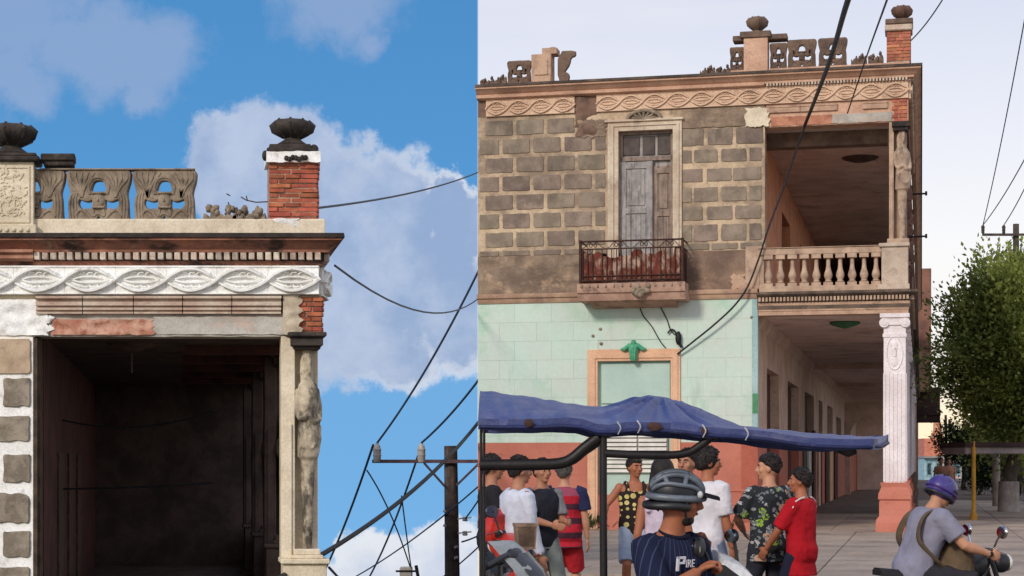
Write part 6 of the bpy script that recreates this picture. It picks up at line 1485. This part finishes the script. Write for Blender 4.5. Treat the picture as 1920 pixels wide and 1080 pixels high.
def wheel(t, G, f, l, r, w, name='wheel', spokes=10):
    n = 20; tb = MB(); c = lambda q, rr, y: G(f+rr*math.cos(q), l+y, r+rr*math.sin(q))
    tb.loft([[c(2*PI*i/n, rr, y) for i in range(n)] for rr, y in ((r*.8,-w*.5),(r*.95,-w*.5),(r,-w*.2),(r,w*.2),(r*.95,w*.5),(r*.8,w*.5),(r*.78,0),(r*.8,-w*.5))], cap=False)
    ty = tb.build(name, V_rub, t, smooth=40)
    b = MB(); b.loft([[c(2*PI*i/n, rr, y) for i in range(n)] for rr, y in ((r*.8,-w*.3),(r*.8,w*.3),(r*.72,w*.25),(r*.72,-w*.25),(r*.8,-w*.3))], cap=False); b.tube([G(f, l-w*.8, r), G(f, l+w*.8, r)], r*.14, 10)
    for i in range(spokes): q = 2*PI*i/spokes; b.tube([G(f, l, r), c(q, r*.75, 0)], .008, 5)
    b.build('rim', V_chr, ty, smooth=40)
    return ty
def mirror(t, G, base, top, face, back=V_black, stalk=V_black, rad=.055, name='mirror'):
    b = MB(); b.tube(spline([base, base.lerp(top, .5)+Vector((0,0,.02)), top], 4), .009, 7); o = b.build(name, stalk, t, smooth=60)
    f = face.normalized(); up = Vector((0,0,1)); sd = f.cross(up).normalized(); M = Matrix((sd, f, up)).transposed()
    b = MB(); b.ell(top, rad*1.25, .022, rad, 16, 10, M); b.build('mirror_back', back, o, smooth=60)
    b = MB(); n = 16; b.loft([[top+f*y+sd*math.cos(2*PI*i/n)*rad*1.12*k+up*math.sin(2*PI*i/n)*rad*.88*k for i in range(n)] for y, k in ((.012,1),(.021,.98))]); b.build('mirror_glass', V_glass, o)
    return o
def motorcycle(label, pos, ang, fair, hb=.34, crate=None, steer=0, mirrors='round', group=None, k=1.0):
    t, G0, M3 = veh('motorcycle', label, 'motorcycle', pos, ang, group); G = lambda f, l, z: G0(f*k, l*k, z*k); M3 = M3*k
    wheel(t, G, -.62, 0, .29, .1); wheel(t, G, .66, 0, .29, .09)
    b = MB(); b.tube(spline([G(-.62,.07,.29), G(-.2,.09,.42), G(.1,.08,.4), G(.4,.05,.86)], 4), .026, 8); b.tube(spline([G(-.62,-.07,.29), G(-.2,-.09,.42), G(.1,-.08,.4), G(.4,-.05,.86)], 4), .026, 8); b.tube([G(-.5,0,.72), G(0,0,.74), G(.38,0,.88)], .03, 8)
    for l in (-.07, .07): b.tube([G(.66,l,.29), G(.42,l,.96)], .022, 8); b.tube([G(-.62,l+.02*(1 if l > 0 else -1),.29), G(-.45,l,.7)], .024, 8)
    b.build('frame', V_black, t, smooth=60)
    b = MB(); b.ell(G(.02,0,.42), .17, .13, .13, 12, 8, M3); b.tube([G(.1,0,.46), G(.2,0,.66)], [.085,.075], 10)
    for i in range(5): b.tube([G(.1+.022*i,-.1,.5+.035*i), G(.1+.022*i,.1,.5+.035*i)], .012, 6)
    b.build('engine', V_metal, t, smooth=50)
    b = MB(); b.tube(spline([G(.2,-.09,.5), G(.28,-.13,.34), G(-.1,-.16,.27), G(-.75,-.17,.36)], 5), [.02]*9+[.045]*7, 9); b.build('exhaust', V_chr, t, smooth=50)
    b = MB(); b.loft([[G(f, w*math.cos(2*PI*i/14), z+hh*math.sin(2*PI*i/14)) for i in range(14)] for f, w, hh, z in ((-.02,.06,.06,.8),(.06,.11,.1,.83),(.22,.15,.13,.87),(.34,.13,.12,.9),(.42,.06,.06,.9))]); b.build('tank', fair, t, smooth=60)
    b = MB(); b.loft([[G(f, w*x, z+y*hh) for x, y in ((-1,-.5),(-1,.3),(-.6,.9),(.6,.9),(1,.3),(1,-.5))] for f, w, hh, z in ((-.72,.09,.05,.83),(-.5,.13,.06,.8),(-.2,.13,.055,.78),(.04,.08,.05,.8))]); b.build('seat', V_seat, t, smooth=60)
    b = MB(); b.loft([[G(f, w*x, z+y*hh) for x, y in ((-1,-1),(-1,.2),(-.4,.8),(.4,.8),(1,.2),(1,-1))] for f, w, hh, z in ((-.9,.05,.05,.74),(-.72,.1,.08,.72),(-.3,.1,.08,.68))]); tl = b.build('tail', fair, t, smooth=60)
    b = MB(); b.ell(G(-.9,0,.72), .03, .06, .035, 10, 8, M3); b.build('tail_lamp', mat('red_lens', S(150,24,20), rough=.2, bump=0), tl, smooth=60)
    b = MB(); b.loft([[G(.66+.33*math.cos(a), w, .29+.33*math.sin(a)) for w in (-.055,-.04,.04,.055)]+[G(.66+.315*math.cos(a), w, .29+.315*math.sin(a)) for w in (.05,-.05)] for a in [R(q) for q in range(20, 165, 16)]]); b.build('front_fender', fair, t, smooth=40)
    sa = R(steer)
    def SG(f, l, z): x, y = f*math.cos(sa)-l*math.sin(sa), f*math.sin(sa)+l*math.cos(sa); return G(.4+x, y, z)
    b = MB(); b.tube(spline([SG(-.12,hb,1.0), SG(-.02,hb*.55,1.03), SG(.02,0,.97), SG(-.02,-hb*.55,1.03), SG(-.12,-hb,1.0)], 5), .014, 8); bar = b.build('handlebar', V_chr, t, smooth=60)
    for l in (-1, 1):
        b = MB(); b.tube([SG(-.14,l*(hb+.01),.997), SG(-.075,l*(hb*.76),1.018)], .021, 8); b.build('grip', V_rub, bar, smooth=60)
        b = MB(); b.tube([SG(-.03,l*hb*.7,1.03), SG(-.0,l*(hb+.04),1.0)], .007, 6); b.build('lever', V_chr, bar, smooth=60)
        mirror(t, SG, SG(-.03, l*hb*.6, 1.03), SG(-.0, l*hb*.95, 1.2), SG(-1,0,0)-SG(0,0,0), back=V_chr if mirrors == 'chrome' else V_black, stalk=V_chr if mirrors == 'chrome' else V_black)
    b = MB(); b.ell(SG(.17,0,.9), .1, .095, .095, 14, 10, M3); hl = b.build('headlight', V_black if fair is not V_red else fair, t, smooth=60)
    b = MB(); b.ell(SG(.235,0,.9), .045, .08, .08, 14, 10, M3); b.build('lens', V_lens, hl, smooth=60)
    b = MB(); b.lathe(SG(.04,.06,.99), [(.05,0),(.055,.03),(.045,.045)], 12); b.lathe(SG(.04,-.06,.99), [(.05,0),(.055,.03),(.045,.045)], 12); b.build('dials', V_black, t, smooth=50)
    if fair is V_red:
        b = MB(); b.loft([[SG(f, w*math.cos(2*PI*i/12), z+hh*math.sin(2*PI*i/12)) for i in range(12)] for f, w, hh, z in ((.04,.16,.15,1.02),(.14,.18,.18,1.04),(.24,.1,.13,.98))]); b.build('front_cowl', fair, t, smooth=60)
    if crate:
        b = MB(); b.loft([[G(f, w*x, z) for f, x in ((-.82,-1),(-.62,-1),(-.62,1),(-.82,1))] for w, z in ((.07,.93),(.085,1.12),(.078,1.12),(.06,.95))]); b.loft([[G(f, w, z) for f, w in ((-.825,-.09),(-.615,-.09),(-.615,.09),(-.825,.09))] for z in (1.11,1.135)]); b.build('crate', crate, t)
        b = MB()
        for l in (-.1,.1): b.tube([G(-.4,l,.84), G(-.9,l,.9)], .01, 6)
        b.build('rack', V_chr, t)
    return t, G, SG
motorcycle('red motorcycle with tan crate on its rack parked at the far left of the street', Vector(((964-CX)/FPX*15, 15, 0)), 97, V_red, hb=.17, crate=mat('tan_crate', S(150,124,104), S(112,92,78), 5, stain=S(80,62,54), sa=.6, ss=(8,8,2), st=.56), steer=20)
# grey scooter in front, only its front end reaches into view
t, G, M3 = veh('scooter', 'silver grey scooter front with dark fly screen at the lower left of the street', 'scooter', Vector(((868-CX)/FPX*11, 11, 0)), -8)
wheel(t, G, -.55, 0, .23, .11); wheel(t, G, .62, 0, .23, .1)
b = MB(); b.loft([[G(f0+dx, w*x, z) for x, dx in ((-1,-.1),(-.6,.0),(0,.05),(.6,.0),(1,-.1),(.6,-.05),(0,-.02),(-.6,-.05))] for f0, w, z in ((.66,.1,.34),(.62,.2,.55),(.54,.24,.8),(.44,.22,.98),(.32,.16,1.1),(.27,.1,1.14))]); sc_ = b.build('front_shield', V_grey, t, smooth=50)
b = MB(); b.loft([[G(f0+dx, w*x, z) for x, dx in ((-1,-.08),(-.5,.0),(.5,.0),(1,-.08),(.5,-.012),(-.5,-.012))] for f0, w, z in ((.575,.16,.84),(.5,.17,.96),(.4,.14,1.07))]); b.build('fly_screen', mat('smoked_screen', S(44,46,50), rough=.15, bump=0, spec=.6), sc_, smooth=50)
b = MB(); b.ell(G(.6,0,.74), .06, .12, .07, 14, 10, M3); b.build('headlight', V_lens, sc_, smooth=60)
b = MB(); b.loft([[G(f, w*x, z+y*hh) for x, y in ((-1,-1),(-1,.4),(-.6,1),(.6,1),(1,.4),(1,-1))] for f, w, hh, z in ((-.8,.06,.05,.6),(-.6,.16,.14,.52),(-.2,.17,.14,.5),(0,.12,.1,.42))]); b.build('rear_body', V_grey, t, smooth=60)
b = MB(); b.loft([[G(f, w*x, z+y*.05) for x, y in ((-1,-1),(-1,.3),(-.6,.9),(.6,.9),(1,.3),(1,-1))] for f, w, z in ((-.75,.1,.72),(-.4,.15,.7),(.0,.12,.69))]); b.build('seat', V_seat, t, smooth=60)
b = MB(); b.loft([[G(f, w, z) for w, z in ((-.15,.22),(.15,.22),(.15,.28),(-.15,.28))] for f in (-.1,.5)]); b.build('floorboard', V_black, t)
b = MB(); b.tube(spline([G(.2,.33,1.0), G(.3,.15,1.06), G(.32,0,1.04), G(.3,-.15,1.06), G(.2,-.33,1.0)], 5), .018, 8); b.ell(G(.31,0,1.05), .08, .17, .06, 12, 8, M3); hbm = b.build('handlebar', V_black, t, smooth=60)
for l in (-1, 1):
    b = MB(); b.tube([G(.18,l*.35,.99), G(.24,l*.25,1.02)], .024, 8); b.build('grip', V_rub, hbm, smooth=60)
# ---- motorcycle of the rider on the right
mpos = Vector(((1775-CX)/FPX*14.6, 14.6, -.0))
mt, MG, MS = motorcycle('dark motorcycle with chrome mirrors ridden at the right edge', mpos, 16, V_black, mirrors='chrome', hb=.33, k=.88)
# ---- pedicab with blue canopy
PD = 9.0
def pc(px, py, d): return at(px, py, d)
pt, PG, P3 = veh('pedicab', 'three-wheeled pedicab with sagging blue tarpaulin roof on a black tube frame', 'pedicab', Vector(((1230-CX)/FPX*PD, PD, 0)), 0)
xs = [(900,735,805),(930,737,806),(962,741,806),(1010,748,806),(1060,757,803),(1085,762,806),(1110,765,815),(1132,763,817),(1160,757,812),(1190,749,812),(1215,744,812),(1238,742,813),(1262,749,815),(1290,760,819),(1320,774,822),(1350,787,824),(1385,800,826),(1420,806,830),(1450,808,836),(1490,810,841),(1530,813,843),(1570,816,844),(1610,820,843),(1640,823,838),(1656,827,832)]
def interp(px, k):
    for (a, b) in zip(xs[:-1], xs[1:]):
        if a[0] <= px <= b[0]: t_ = (px-a[0])/(b[0]-a[0]); return a[k]*(1-t_)+b[k]*t_
    return xs[-1][k]
nx, nw = 180, 44; vs = []; Wd = .5
for i in range(nx+1):
    px = 900+756*i/nx; x = (px-CX)/FPX*PD
    zt = EYE+(HZ-interp(px, 1))/FPX*PD; zh = EYE+(HZ-interp(px, 2))/FPX*(PD-.5)
    narrow = 1 if px < 1600 else max(.25, 1-(px-1600)/75)
    hem = zh+.052
    for j in range(nw+1):
        w = -1+2*j/nw
        if j in (0, nw): y = PD+w*Wd*narrow; z = zh+.007*mnoise.noise(Vector((i*.09, w, 2)))
        elif j in (1, nw-1): y = PD+math.copysign(Wd*1.005*narrow, w); z = hem
        else:
            ww = -1+2*(j-1)/(nw-2); cth = max(0, 1-abs(ww)**1.2); y = PD+ww*Wd*narrow
            an_ = math.atan2(ww*.5, (px-1238)/370); z = hem+(zt-hem)*cth+.008*mnoise.noise(Vector((i*.17, ww*2.2, 1.3)))+(.014+.034*math.exp(-((px-1250)/150)**2))*(.35-abs(mnoise.noise(Vector((an_*7, .3*(i/40), 6)))))*min(1, math.hypot(px-1238, ww*150)/50)*(1-abs(ww)**4)
        vs.append(Vector((x, y, z)))
k = nw+1; n_ = len(vs); dn = [v-Vector((0,0,.012)) for v in vs]
for i in range(nx+1):
    for j in (0, 1): dn[i*k+j] = vs[i*k+j]+Vector((0,.01,0)); dn[i*k+nw-j] = vs[i*k+nw-j]-Vector((0,.01,0))
fs = []
for i in range(nx):
    for j in range(nw): a = i*k+j; fs += [(a, a+1, a+k+1, a+k), (n_+a, n_+a+k, n_+a+k+1, n_+a+1)]
for i in range(nx): fs += [(i*k, (i+1)*k, n_+(i+1)*k, n_+i*k), (i*k+nw, n_+i*k+nw, n_+(i+1)*k+nw, (i+1)*k+nw)]
for j in range(nw): fs += [(j, n_+j, n_+j+1, j+1), (nx*k+j, nx*k+j+1, n_+nx*k+j+1, n_+nx*k+j)]
M_tarp = mat('blue_tarpaulin', S(66,76,124), S(52,62,112), 3, stain=S(112,112,138), sa=.6, ss=(2.5,2.5,6), st=.55, stain2=S(34,42,80), sa2=.5, ss2=(3,3,9), st2=.6, rough=.42, bump=.35, bs=22, bd=.02, spec=.5)
b = MB(); b.add(vs+dn, fs); cn = b.build('canopy', M_tarp, pt, smooth=70)
b = MB(); y = PD-.512
for sg in (-1, 1):
    b.tube([Vector(((px-CX)/FPX*PD, PD+sg*.515*(1 if px < 1600 else max(.25, 1-(px-1600)/75)), EYE+(HZ-interp(px, 2))/FPX*(PD-.5)+.012)) for px in range(902, 1654, 30)], .010, 7)
b.build('canopy_hem', mat('navy_hem', S(38,46,92), S(30,36,70), 6, stain=S(90,90,116), sa=.5, ss=(20,20,20), st=.6, rough=.5), cn, smooth=60)
# small torn patches and cord ties along the hem
for px, w in ((990,9),(1212,14),(1300,6)): MB().ell(Vector(((px-CX)/FPX*PD, PD-.53, EYE+(HZ-interp(px,2))/FPX*8.5+.03)), w/370, .008, .02, 9, 6, warp=lambda p: 1+.4*mnoise.noise(p*3)).build('torn_patch', mat('brown_tear', S(74,52,46), S(56,42,40), 8), cn, smooth=60)
for px in (1147, 1182, 1297, 1372): b = MB(); p = Vector(((px-CX)/FPX*PD, PD-.53, EYE+(HZ-interp(px,2))/FPX*8.5)); b.tube(spline([p+Vector((0,0,.0)), p+Vector((.012,-.012,.03)), p+Vector((-.004,-.006,.06))], 3), .0035, 5); b.build('cord_tie', mat('white_cord', S(190,188,190)), cn)
# tube frame: posts, bent side bars, floor, bench, wheels
y0 = PD-.47; yz = lambda px, py: at(px, py, y0)
fr = MB(); fr.tube(spline([yz(900,872), yz(1000,871), yz(1048,869), yz(1072,860), yz(1096,840), yz(1122,820)], 5), .027, 10)
fr.tube([yz(1131,815), yz(1131,950), Vector((at(1134,0,y0).x, y0, .35))], .0185, 10)
fr.tube(spline([yz(1134,850), yz(1200,853), yz(1262,853), yz(1292,848), yz(1312,836), yz(1334,820)], 5), .0195, 10)
fr.tube([yz(1334,820), yz(1342,814), yz(1352,818)], .024, 8)
MB().tube([yz(1570,843), yz(1590,846), yz(1603,842)], [.014,.03,.026], 8).build('canopy_bracket', V_tube, pt, smooth=60)
y1 = PD+.47; far = lambda px, py: Vector((at(px, py, y1).x, y1, at(px, py, y0).z))
fr.tube([far(1131,815), Vector((at(1134,0,y1).x, y1, .35))], .0175, 8)
fr.tube(spline([far(900,872), far(1048,869), far(1096,840), far(1122,820)], 5), .03, 8)
xl = at(902,0,y0).x; xr = at(1134,0,y0).x
for yy in (y0, y1): fr.tube([Vector((xl, yy, 1.84)), Vector((xl, yy, .35))], .007, 8); fr.tube([Vector((xl, yy, .36)), Vector((xr, yy, .36)), Vector((xr+.5, PD, .5))], .022, 8)
fr.tube([Vector((xl, y0, .36)), Vector((xl, y1, .36))], .02, 8); fr.tube([Vector((xr, y0, .36)), Vector((xr, y1, .36))], .02, 8)
fr.tube([Vector((xr+.5, PD, .5)), Vector((xr+.95, PD, .5)), Vector((xr+1.25, PD, .95))], .024, 8); fr.tube([Vector((xr+.3, PD, .42)), Vector((xr+.35, PD, .8))], .02, 8)
fr.build('frame', V_tube, pt, smooth=60)
b = MB(); b.box(FW, xl+.02, xl+.45, y0+.02, y1-.02, .62, .72); b.box(FW, xl+.02, xl+.1, y0+.02, y1-.02, .72, .98); b.build('bench', V_seat, pt, bevel=.02)
b = MB(); b.box(FW, xl+.02, xr-.02, y0+.02, y1-.02, .385, .41); b.build('floorboard', V_black, pt)
for yy in (y0-.06, y1+.06):
    wheel(pt, PG, (xl+.25)-(1230-CX)/FPX*PD, yy-PD, .3, .05)
wheel(pt, PG, (xr+1.4)-(1230-CX)/FPX*PD, 0, .3, .05)
b = MB(); b.ell(Vector((xr+.35, PD, .83)), .13, .1, .04, 14, 8); b.build('saddle', V_seat, pt, smooth=60)
# white front cowl with mirror, in front of the driver
d_ = 8.9; c1 = lambda px, py, dy=0: at(px, py, d_)+Vector((0, dy, 0))
b = MB()
out = [(1334,1052),(1342,1034),(1358,1040),(1376,1048),(1392,1062),(1405,1078),(1412,1100),(1400,1130),(1372,1100),(1352,1070)]
b.loft([[c1(px+dx, py+dz, dy) for px, py in out] for dy, dx, dz in ((-.26,4,10),(-.2,0,2),(0,-4,-4),(.2,0,2),(.26,4,10))]); cw = b.build('front_cowl', V_white, pt, smooth=40)
b = MB(); b.loft([[c1(px, py, dy) for px, py in ((1322,1058),(1345,1052),(1366,1068),(1392,1086),(1380,1110),(1330,1090))] for dy in (-.27,.27)]); b.build('cowl_trim', V_black, cw, bevel=.01)
b = MB(); b.tube(spline([c1(1390,1110,-.0), c1(1352,1075,-.1), c1(1322,1058,-.26), c1(1300,1056,-.36)], 4), .017, 8); b.tube(spline([c1(1390,1110,.0), c1(1352,1075,.1), c1(1330,1045,.26), c1(1316,1042,.34)], 4), .017, 8); b.tube([Vector((xr+1.4,PD,.3)), c1(1395,1120)], .022, 8); b.build('handlebar', V_black, pt, smooth=60)
mirror(pt, PG, c1(1377,1050,-.12), c1(1368,1003,-.12), Vector((-.85,-.5,0)), rad=.036)
o = mirror(pt, PG, c1(1318,1050,-.3), c1(1298,1022,-.34), Vector((-.9,.45,0)), rad=.055)
# ---- its driver
dp = Vector(((1246-CX)/FPX*8.6, 8.62, 0))
hl = at(1330, 1050, 8.55)+Vector((0,.28,0)); hr2 = at(1308, 1072, 8.45)
t, B, Hd, arms, T = person('driver in navy pinstripe jersey and grey vented cycle helmet under the blue canopy', dp, 142, 1.74, 'red', None, pelvis=.735, lean=6, head=54, nod=4, grip=True,
    top=cloth('navy_jersey', S(30,34,62), pat_pins(S(28,32,56), S(58,66,96), 5.5)), sleeve=.82, hem=-.12, ease=.03, bottom=C('navy_shorts', S(38,42,66)), length=.95, build=.93, hands=(('w', hl), ('w', hr2)), poles=((-.6,-.2,-1), (1.1,-.2,-.45)), feet=((-.16,.42,.42),(.16,.36,.3)), voxel=.008)
sh, el, wr, sx = arms[1]
b = MB(); d = (el-sh).normalized(); c0 = sh.lerp(el, .8)
b.tube([B @ sh.lerp(el, .765), B @ sh.lerp(el, .84)], .084, 16); addpart(t, b, 'sleeve_trim', C('blue_trim', S(40,72,150)))
b = MB(); b.tube([B @ (T @ Vector((.03*math.cos(a)*2.35, .012+.07*math.sin(a), .553-.012*math.sin(a)))) for a in [2*PI*i/20 for i in range(21)]], .009, 6); addpart(t, b, 'collar', C('dark_collar', S(24,26,44)))
# printed letters on the chest
def text_on(body, size, center, right, up, push, m, parent, name, squash=1.0):
    cu = bpy.data.curves.new('tmp', 'FONT'); cu.body = body; cu.size = size; cu.extrude = .0015; cu.align_x = 'CENTER'; cu.align_y = 'CENTER'
    ob = bpy.data.objects.new('tmp', cu); COL.objects.link(ob); e = eval_mesh(ob)
    n = right.cross(up).normalized(); b = MB(); b.add([center+right*v.co.x*squash+up*v.co.y+n*(push+v.co.z) for v in e.vertices], [tuple(p.vertices) for p in e.polygons])
    bpy.data.objects.remove(ob); bpy.data.curves.remove(cu); bpy.data.meshes.remove(e)
    return b.build(name, m, parent)
Tm = (B @ T).to_3x3().normalized(); R_, Fw, Up = Tm @ Vector((1,0,0)), Tm @ Vector((0,1,0)), Tm @ Vector((0,0,1))
chest = B @ (T @ Vector((.05, .146, .43)))
W_print = mat('white_print', S(222,222,228), bump=0, fine=0)
lt = text_on('IRE', .054, chest-R_*.04-Up*.004, -R_, Up, .004, W_print, t, 'chest_lettering', .8)
b = MB(); q = chest+R_*.036; 
def quad(a, c, z0, z1): b.loft([[q-R_*x+Up*z+Fw*y for x, z in ((a,z0),(c,z0),(c,z1),(a,z1))] for y in (-.004,.006)])
quad(-.009,.004,-.036,.032); quad(-.009,.044,.022,.032); quad(.032,.042,.0,.023); quad(.003,.042,-.003,.006); addpart(t, b, 'chest_initial', W_print)
b = MB(); b.ell(B @ (T @ Vector((-.06,.12,.49))), .016, .012, .03, 10, 8); addpart(t, b, 'chest_badge', mat('cream_badge', S(226,218,190)))
# helmet: dark inner shell with pale grey ribs, visor and strap
b = MB(); HM = (B.to_3x3() @ Hd.to_3x3()); hp = lambda x, y, z: B @ (Hd @ Vector((x, y, z)))
V_rib = mat('helmet_grey', S(110,118,128), S(84,90,98), 5, stain=S(70,76,84), sa=.6, ss=(14,14,14), st=.58, rough=.4, bump=.08, spec=.5)
b.ell(hp(0,-.012,.15), .088, .121, .1, 24, 16, HM, warp=lambda p: 1.0 if p.z > -.2 else .92)
hs = addpart(t, b, 'helmet', mat('helmet_dark', S(46,50,54), S(34,36,40), 6, rough=.4, bump=.1))
def hd(lat, lon, k=1.0):                                   # lat across the head (-1..1), lon front (0) to back (pi)
    x = lat*math.sin(lon)**.5; y = math.cos(lon)*math.sqrt(max(0, 1-x*x*.8)); z = math.sqrt(max(0, 1-x*x-y*y))
    return hp(.092*k*x, -.012+.128*k*y, .15+.106*k*z)
for off in (-.9, -.55, -.2, .2, .55, .9):
    b = MB(); b.tube([hd(off, R(12+156*i/16)) for i in range(17)], [.008]+[.0145]*15+[.01], 8, flat=.75); b.build('helmet_rib', V_rib, hs, smooth=60)
b = MB()
for lon, l0, l1 in ((40,-.55,.55),(75,-.9,-.2),(75,.2,.9),(105,-.55,.2),(128,-.9,-.2),(128,.2,.9),(150,-.6,.6)): b.tube([hd(l0+(l1-l0)*i/6, R(lon)) for i in range(7)], .012, 7)
b.tube([hp(.092*math.sin(a), -.012+.128*math.cos(a), .135+.01*math.cos(a)) for a in [2*PI*i/28 for i in range(29)]], .017, 8)
b.build('helmet_bridge', V_rib, hs, smooth=60)
b = MB(); b.tube([hp(.094*math.sin(a), -.02+.126*math.cos(a), .1-.02*max(0,-math.cos(a))) for a in [R(60+12*i) for i in range(21)]], .02, 8); b.build('helmet_nape', V_black, hs, smooth=60)
b = MB(); b.loft([[hp(x*w, y, .165-.03*(y-.1)*4+dz) for x, dz in ((-1,-.008),(-.5,.006),(.5,.006),(1,-.008),(.5,-.004),(-.5,-.004))] for y, w in ((.1,.078),(.15,.074),(.185,.06))]); b.build('visor', V_black, hs, smooth=50)
b = MB()
for sx in (-1, 1): b.ell(hp(sx*.085,.085,.165), .014, .018, .018, 8, 6)
b.build('helmet_clip', mat('pale_clip', S(206,206,206)), hs, smooth=60)
b = MB()
for sx in (-1, 1): b.tube(spline([hp(sx*.087,.03,.13), hp(sx*.082,.03,.08), hp(sx*.05,.045,.025), hp(0,.05,.012)], 4), .006, 6); b.tube([hp(sx*.087,-.05,.12), hp(sx*.084,.02,.08)], .005, 6)
b.build('chin_strap', V_black, hs, smooth=60)
b = MB(); b.ell(hp(0,.045,.035), .05, .042, .03, 14, 10, HM); addpart(t, b, 'beard', HAIR)
# ---- rider on the right with purple helmet and a bag on his chest
MSz = [MS(-.13, .31, 1.0), MS(-.13, -.31, 1.0)]
rp = MG(-.36, 0, 0)
t, B, Hd, arms, T = person('rider with purple helmet, grey T-shirt and olive bag across the chest on a motorcycle', Vector((rp.x, rp.y, 0)), 74, 1.74, 'tan', 'short', pelvis=.72, lean=20, head=0, nod=8, grip=True,
    top=C('lilac_grey_tee', S(138,136,152)), sleeve=.72, hem=-.12, ease=.034, build=1.08, bottom=C('dark_trousers', S(50,48,54)), hands=(('w', MSz[0]), ('w', MSz[1])), poles=((-.7,-.2,-.9), (.7,-.3,-.9)), feet=((-.2,.35,.28),(.2,.35,.28)), knees=((-.4,1,.3),(.4,1,.3)), voxel=.008)
hp = lambda x, y, z: B @ (Hd @ Vector((x, y, z))); HM = B.to_3x3() @ Hd.to_3x3()
b = MB(); b.ell(hp(0,-.008,.14), .108, .128, .122, 26, 18, HM, warp=lambda p: 1.0 if p.z > -.35 else max(.72, 1-.5*(-.35-p.z)))
hs = addpart(t, b, 'helmet', mat('purple_helmet', S(70,54,130), S(58,44,108), 3, stain=S(90,104,168), sa=.6, ss=(4,4,7), st=.55, rough=.3, bump=.05, spec=.6))
b = MB(); b.tube([hp(.109*math.sin(a), -.008+.129*math.cos(a), .128) for a in [2*PI*i/30 for i in range(31)]], .011, 7); b.build('helmet_band', mat('purple_band', S(64,40,110), rough=.4, bump=0), hs, smooth=60)
b = MB(); b.tube([hp(.103*math.sin(a), -.008+.122*math.cos(a), .085) for a in [2*PI*i/30 for i in range(31)]], .012, 7); b.build('helmet_edge', V_black, hs, smooth=60)
b = MB(); b.loft([[hp(.104*math.sin(a)*k_, -.008+.134*math.cos(a)*k_, z) for a in [R(-70+14*i) for i in range(11)]]+[hp(.097*math.sin(a)*k_, -.008+.124*math.cos(a)*k_, z) for a in [R(70-14*i) for i in range(11)]] for z, k_ in ((.075,1.0),(.12,1.05),(.165,1.03))]); b.build('visor', mat('smoked_visor', S(60,50,80), rough=.15, bump=0, spec=.6), hs, smooth=60)
V_bag = mat('olive_bag', S(104,86,66), S(82,68,52), 6, stain=S(62,52,42), sa=.5, ss=(7,7,7), st=.57, bump=.5, bs=60, rough=.95)
bag = thing('bag', 'olive brown rucksack worn on the chest of the purple-helmeted rider', 'bag', B @ Vector((0,.3,.8)), -R(74))
g = MB(); TB = lambda x, y, z: B @ (T @ Vector((x, y, z)))
gl = MB(); gl.loft([[T @ Vector((w*math.cos(2*PI*i/18), yc+dp_*math.sin(2*PI*i/18), z)) for i in range(18)] for z, w, dp_, yc in ((-.03,.14,.1,.32),(.0,.21,.17,.32),(.14,.24,.19,.32),(.3,.22,.16,.3),(.39,.17,.11,.26),(.42,.07,.05,.23))])
vs, fs = remesh(gl, .014, 2, .4, lambda q, n: .014*mnoise.noise(q*11)); MB().add([B @ v for v in vs], fs).build('sack', V_bag, bag, smooth=180)
for sx in (-1, 1):
    b = MB(); pts = [TB(sx*x, y, z) for x, y, z in ((.1,.2,.36),(.125,.13,.47),(.13,.02,.545),(.13,-.09,.5),(.14,-.14,.4),(.17,-.12,.25),(.2,.05,.15),(.17,.2,.1))]
    b.tube(spline(pts, 5), .04, 8, flat=.4, flatdir=(TB(0,0,1)-TB(0,0,0))); b.build('strap', V_bag, bag, smooth=60)
b = MB(); b.loft([[TB(x*w, y, z) for x in (-1, 1) for y in (.39+dy, .41+dy)][:2]+[TB(w, .41+dy, z), TB(w, .39+dy, z)] for w, z, dy in ((.12,.04,.0),(.13,.16,.02))]); b.build('pocket', V_bag, bag)
sh, el, wr, sx = arms[0]
b = MB(); d = (wr-el).normalized(); b.tube([B @ (wr-d*.035), B @ (wr-d*.005)], .034, 12); addpart(t, b, 'wristwatch', V_black)
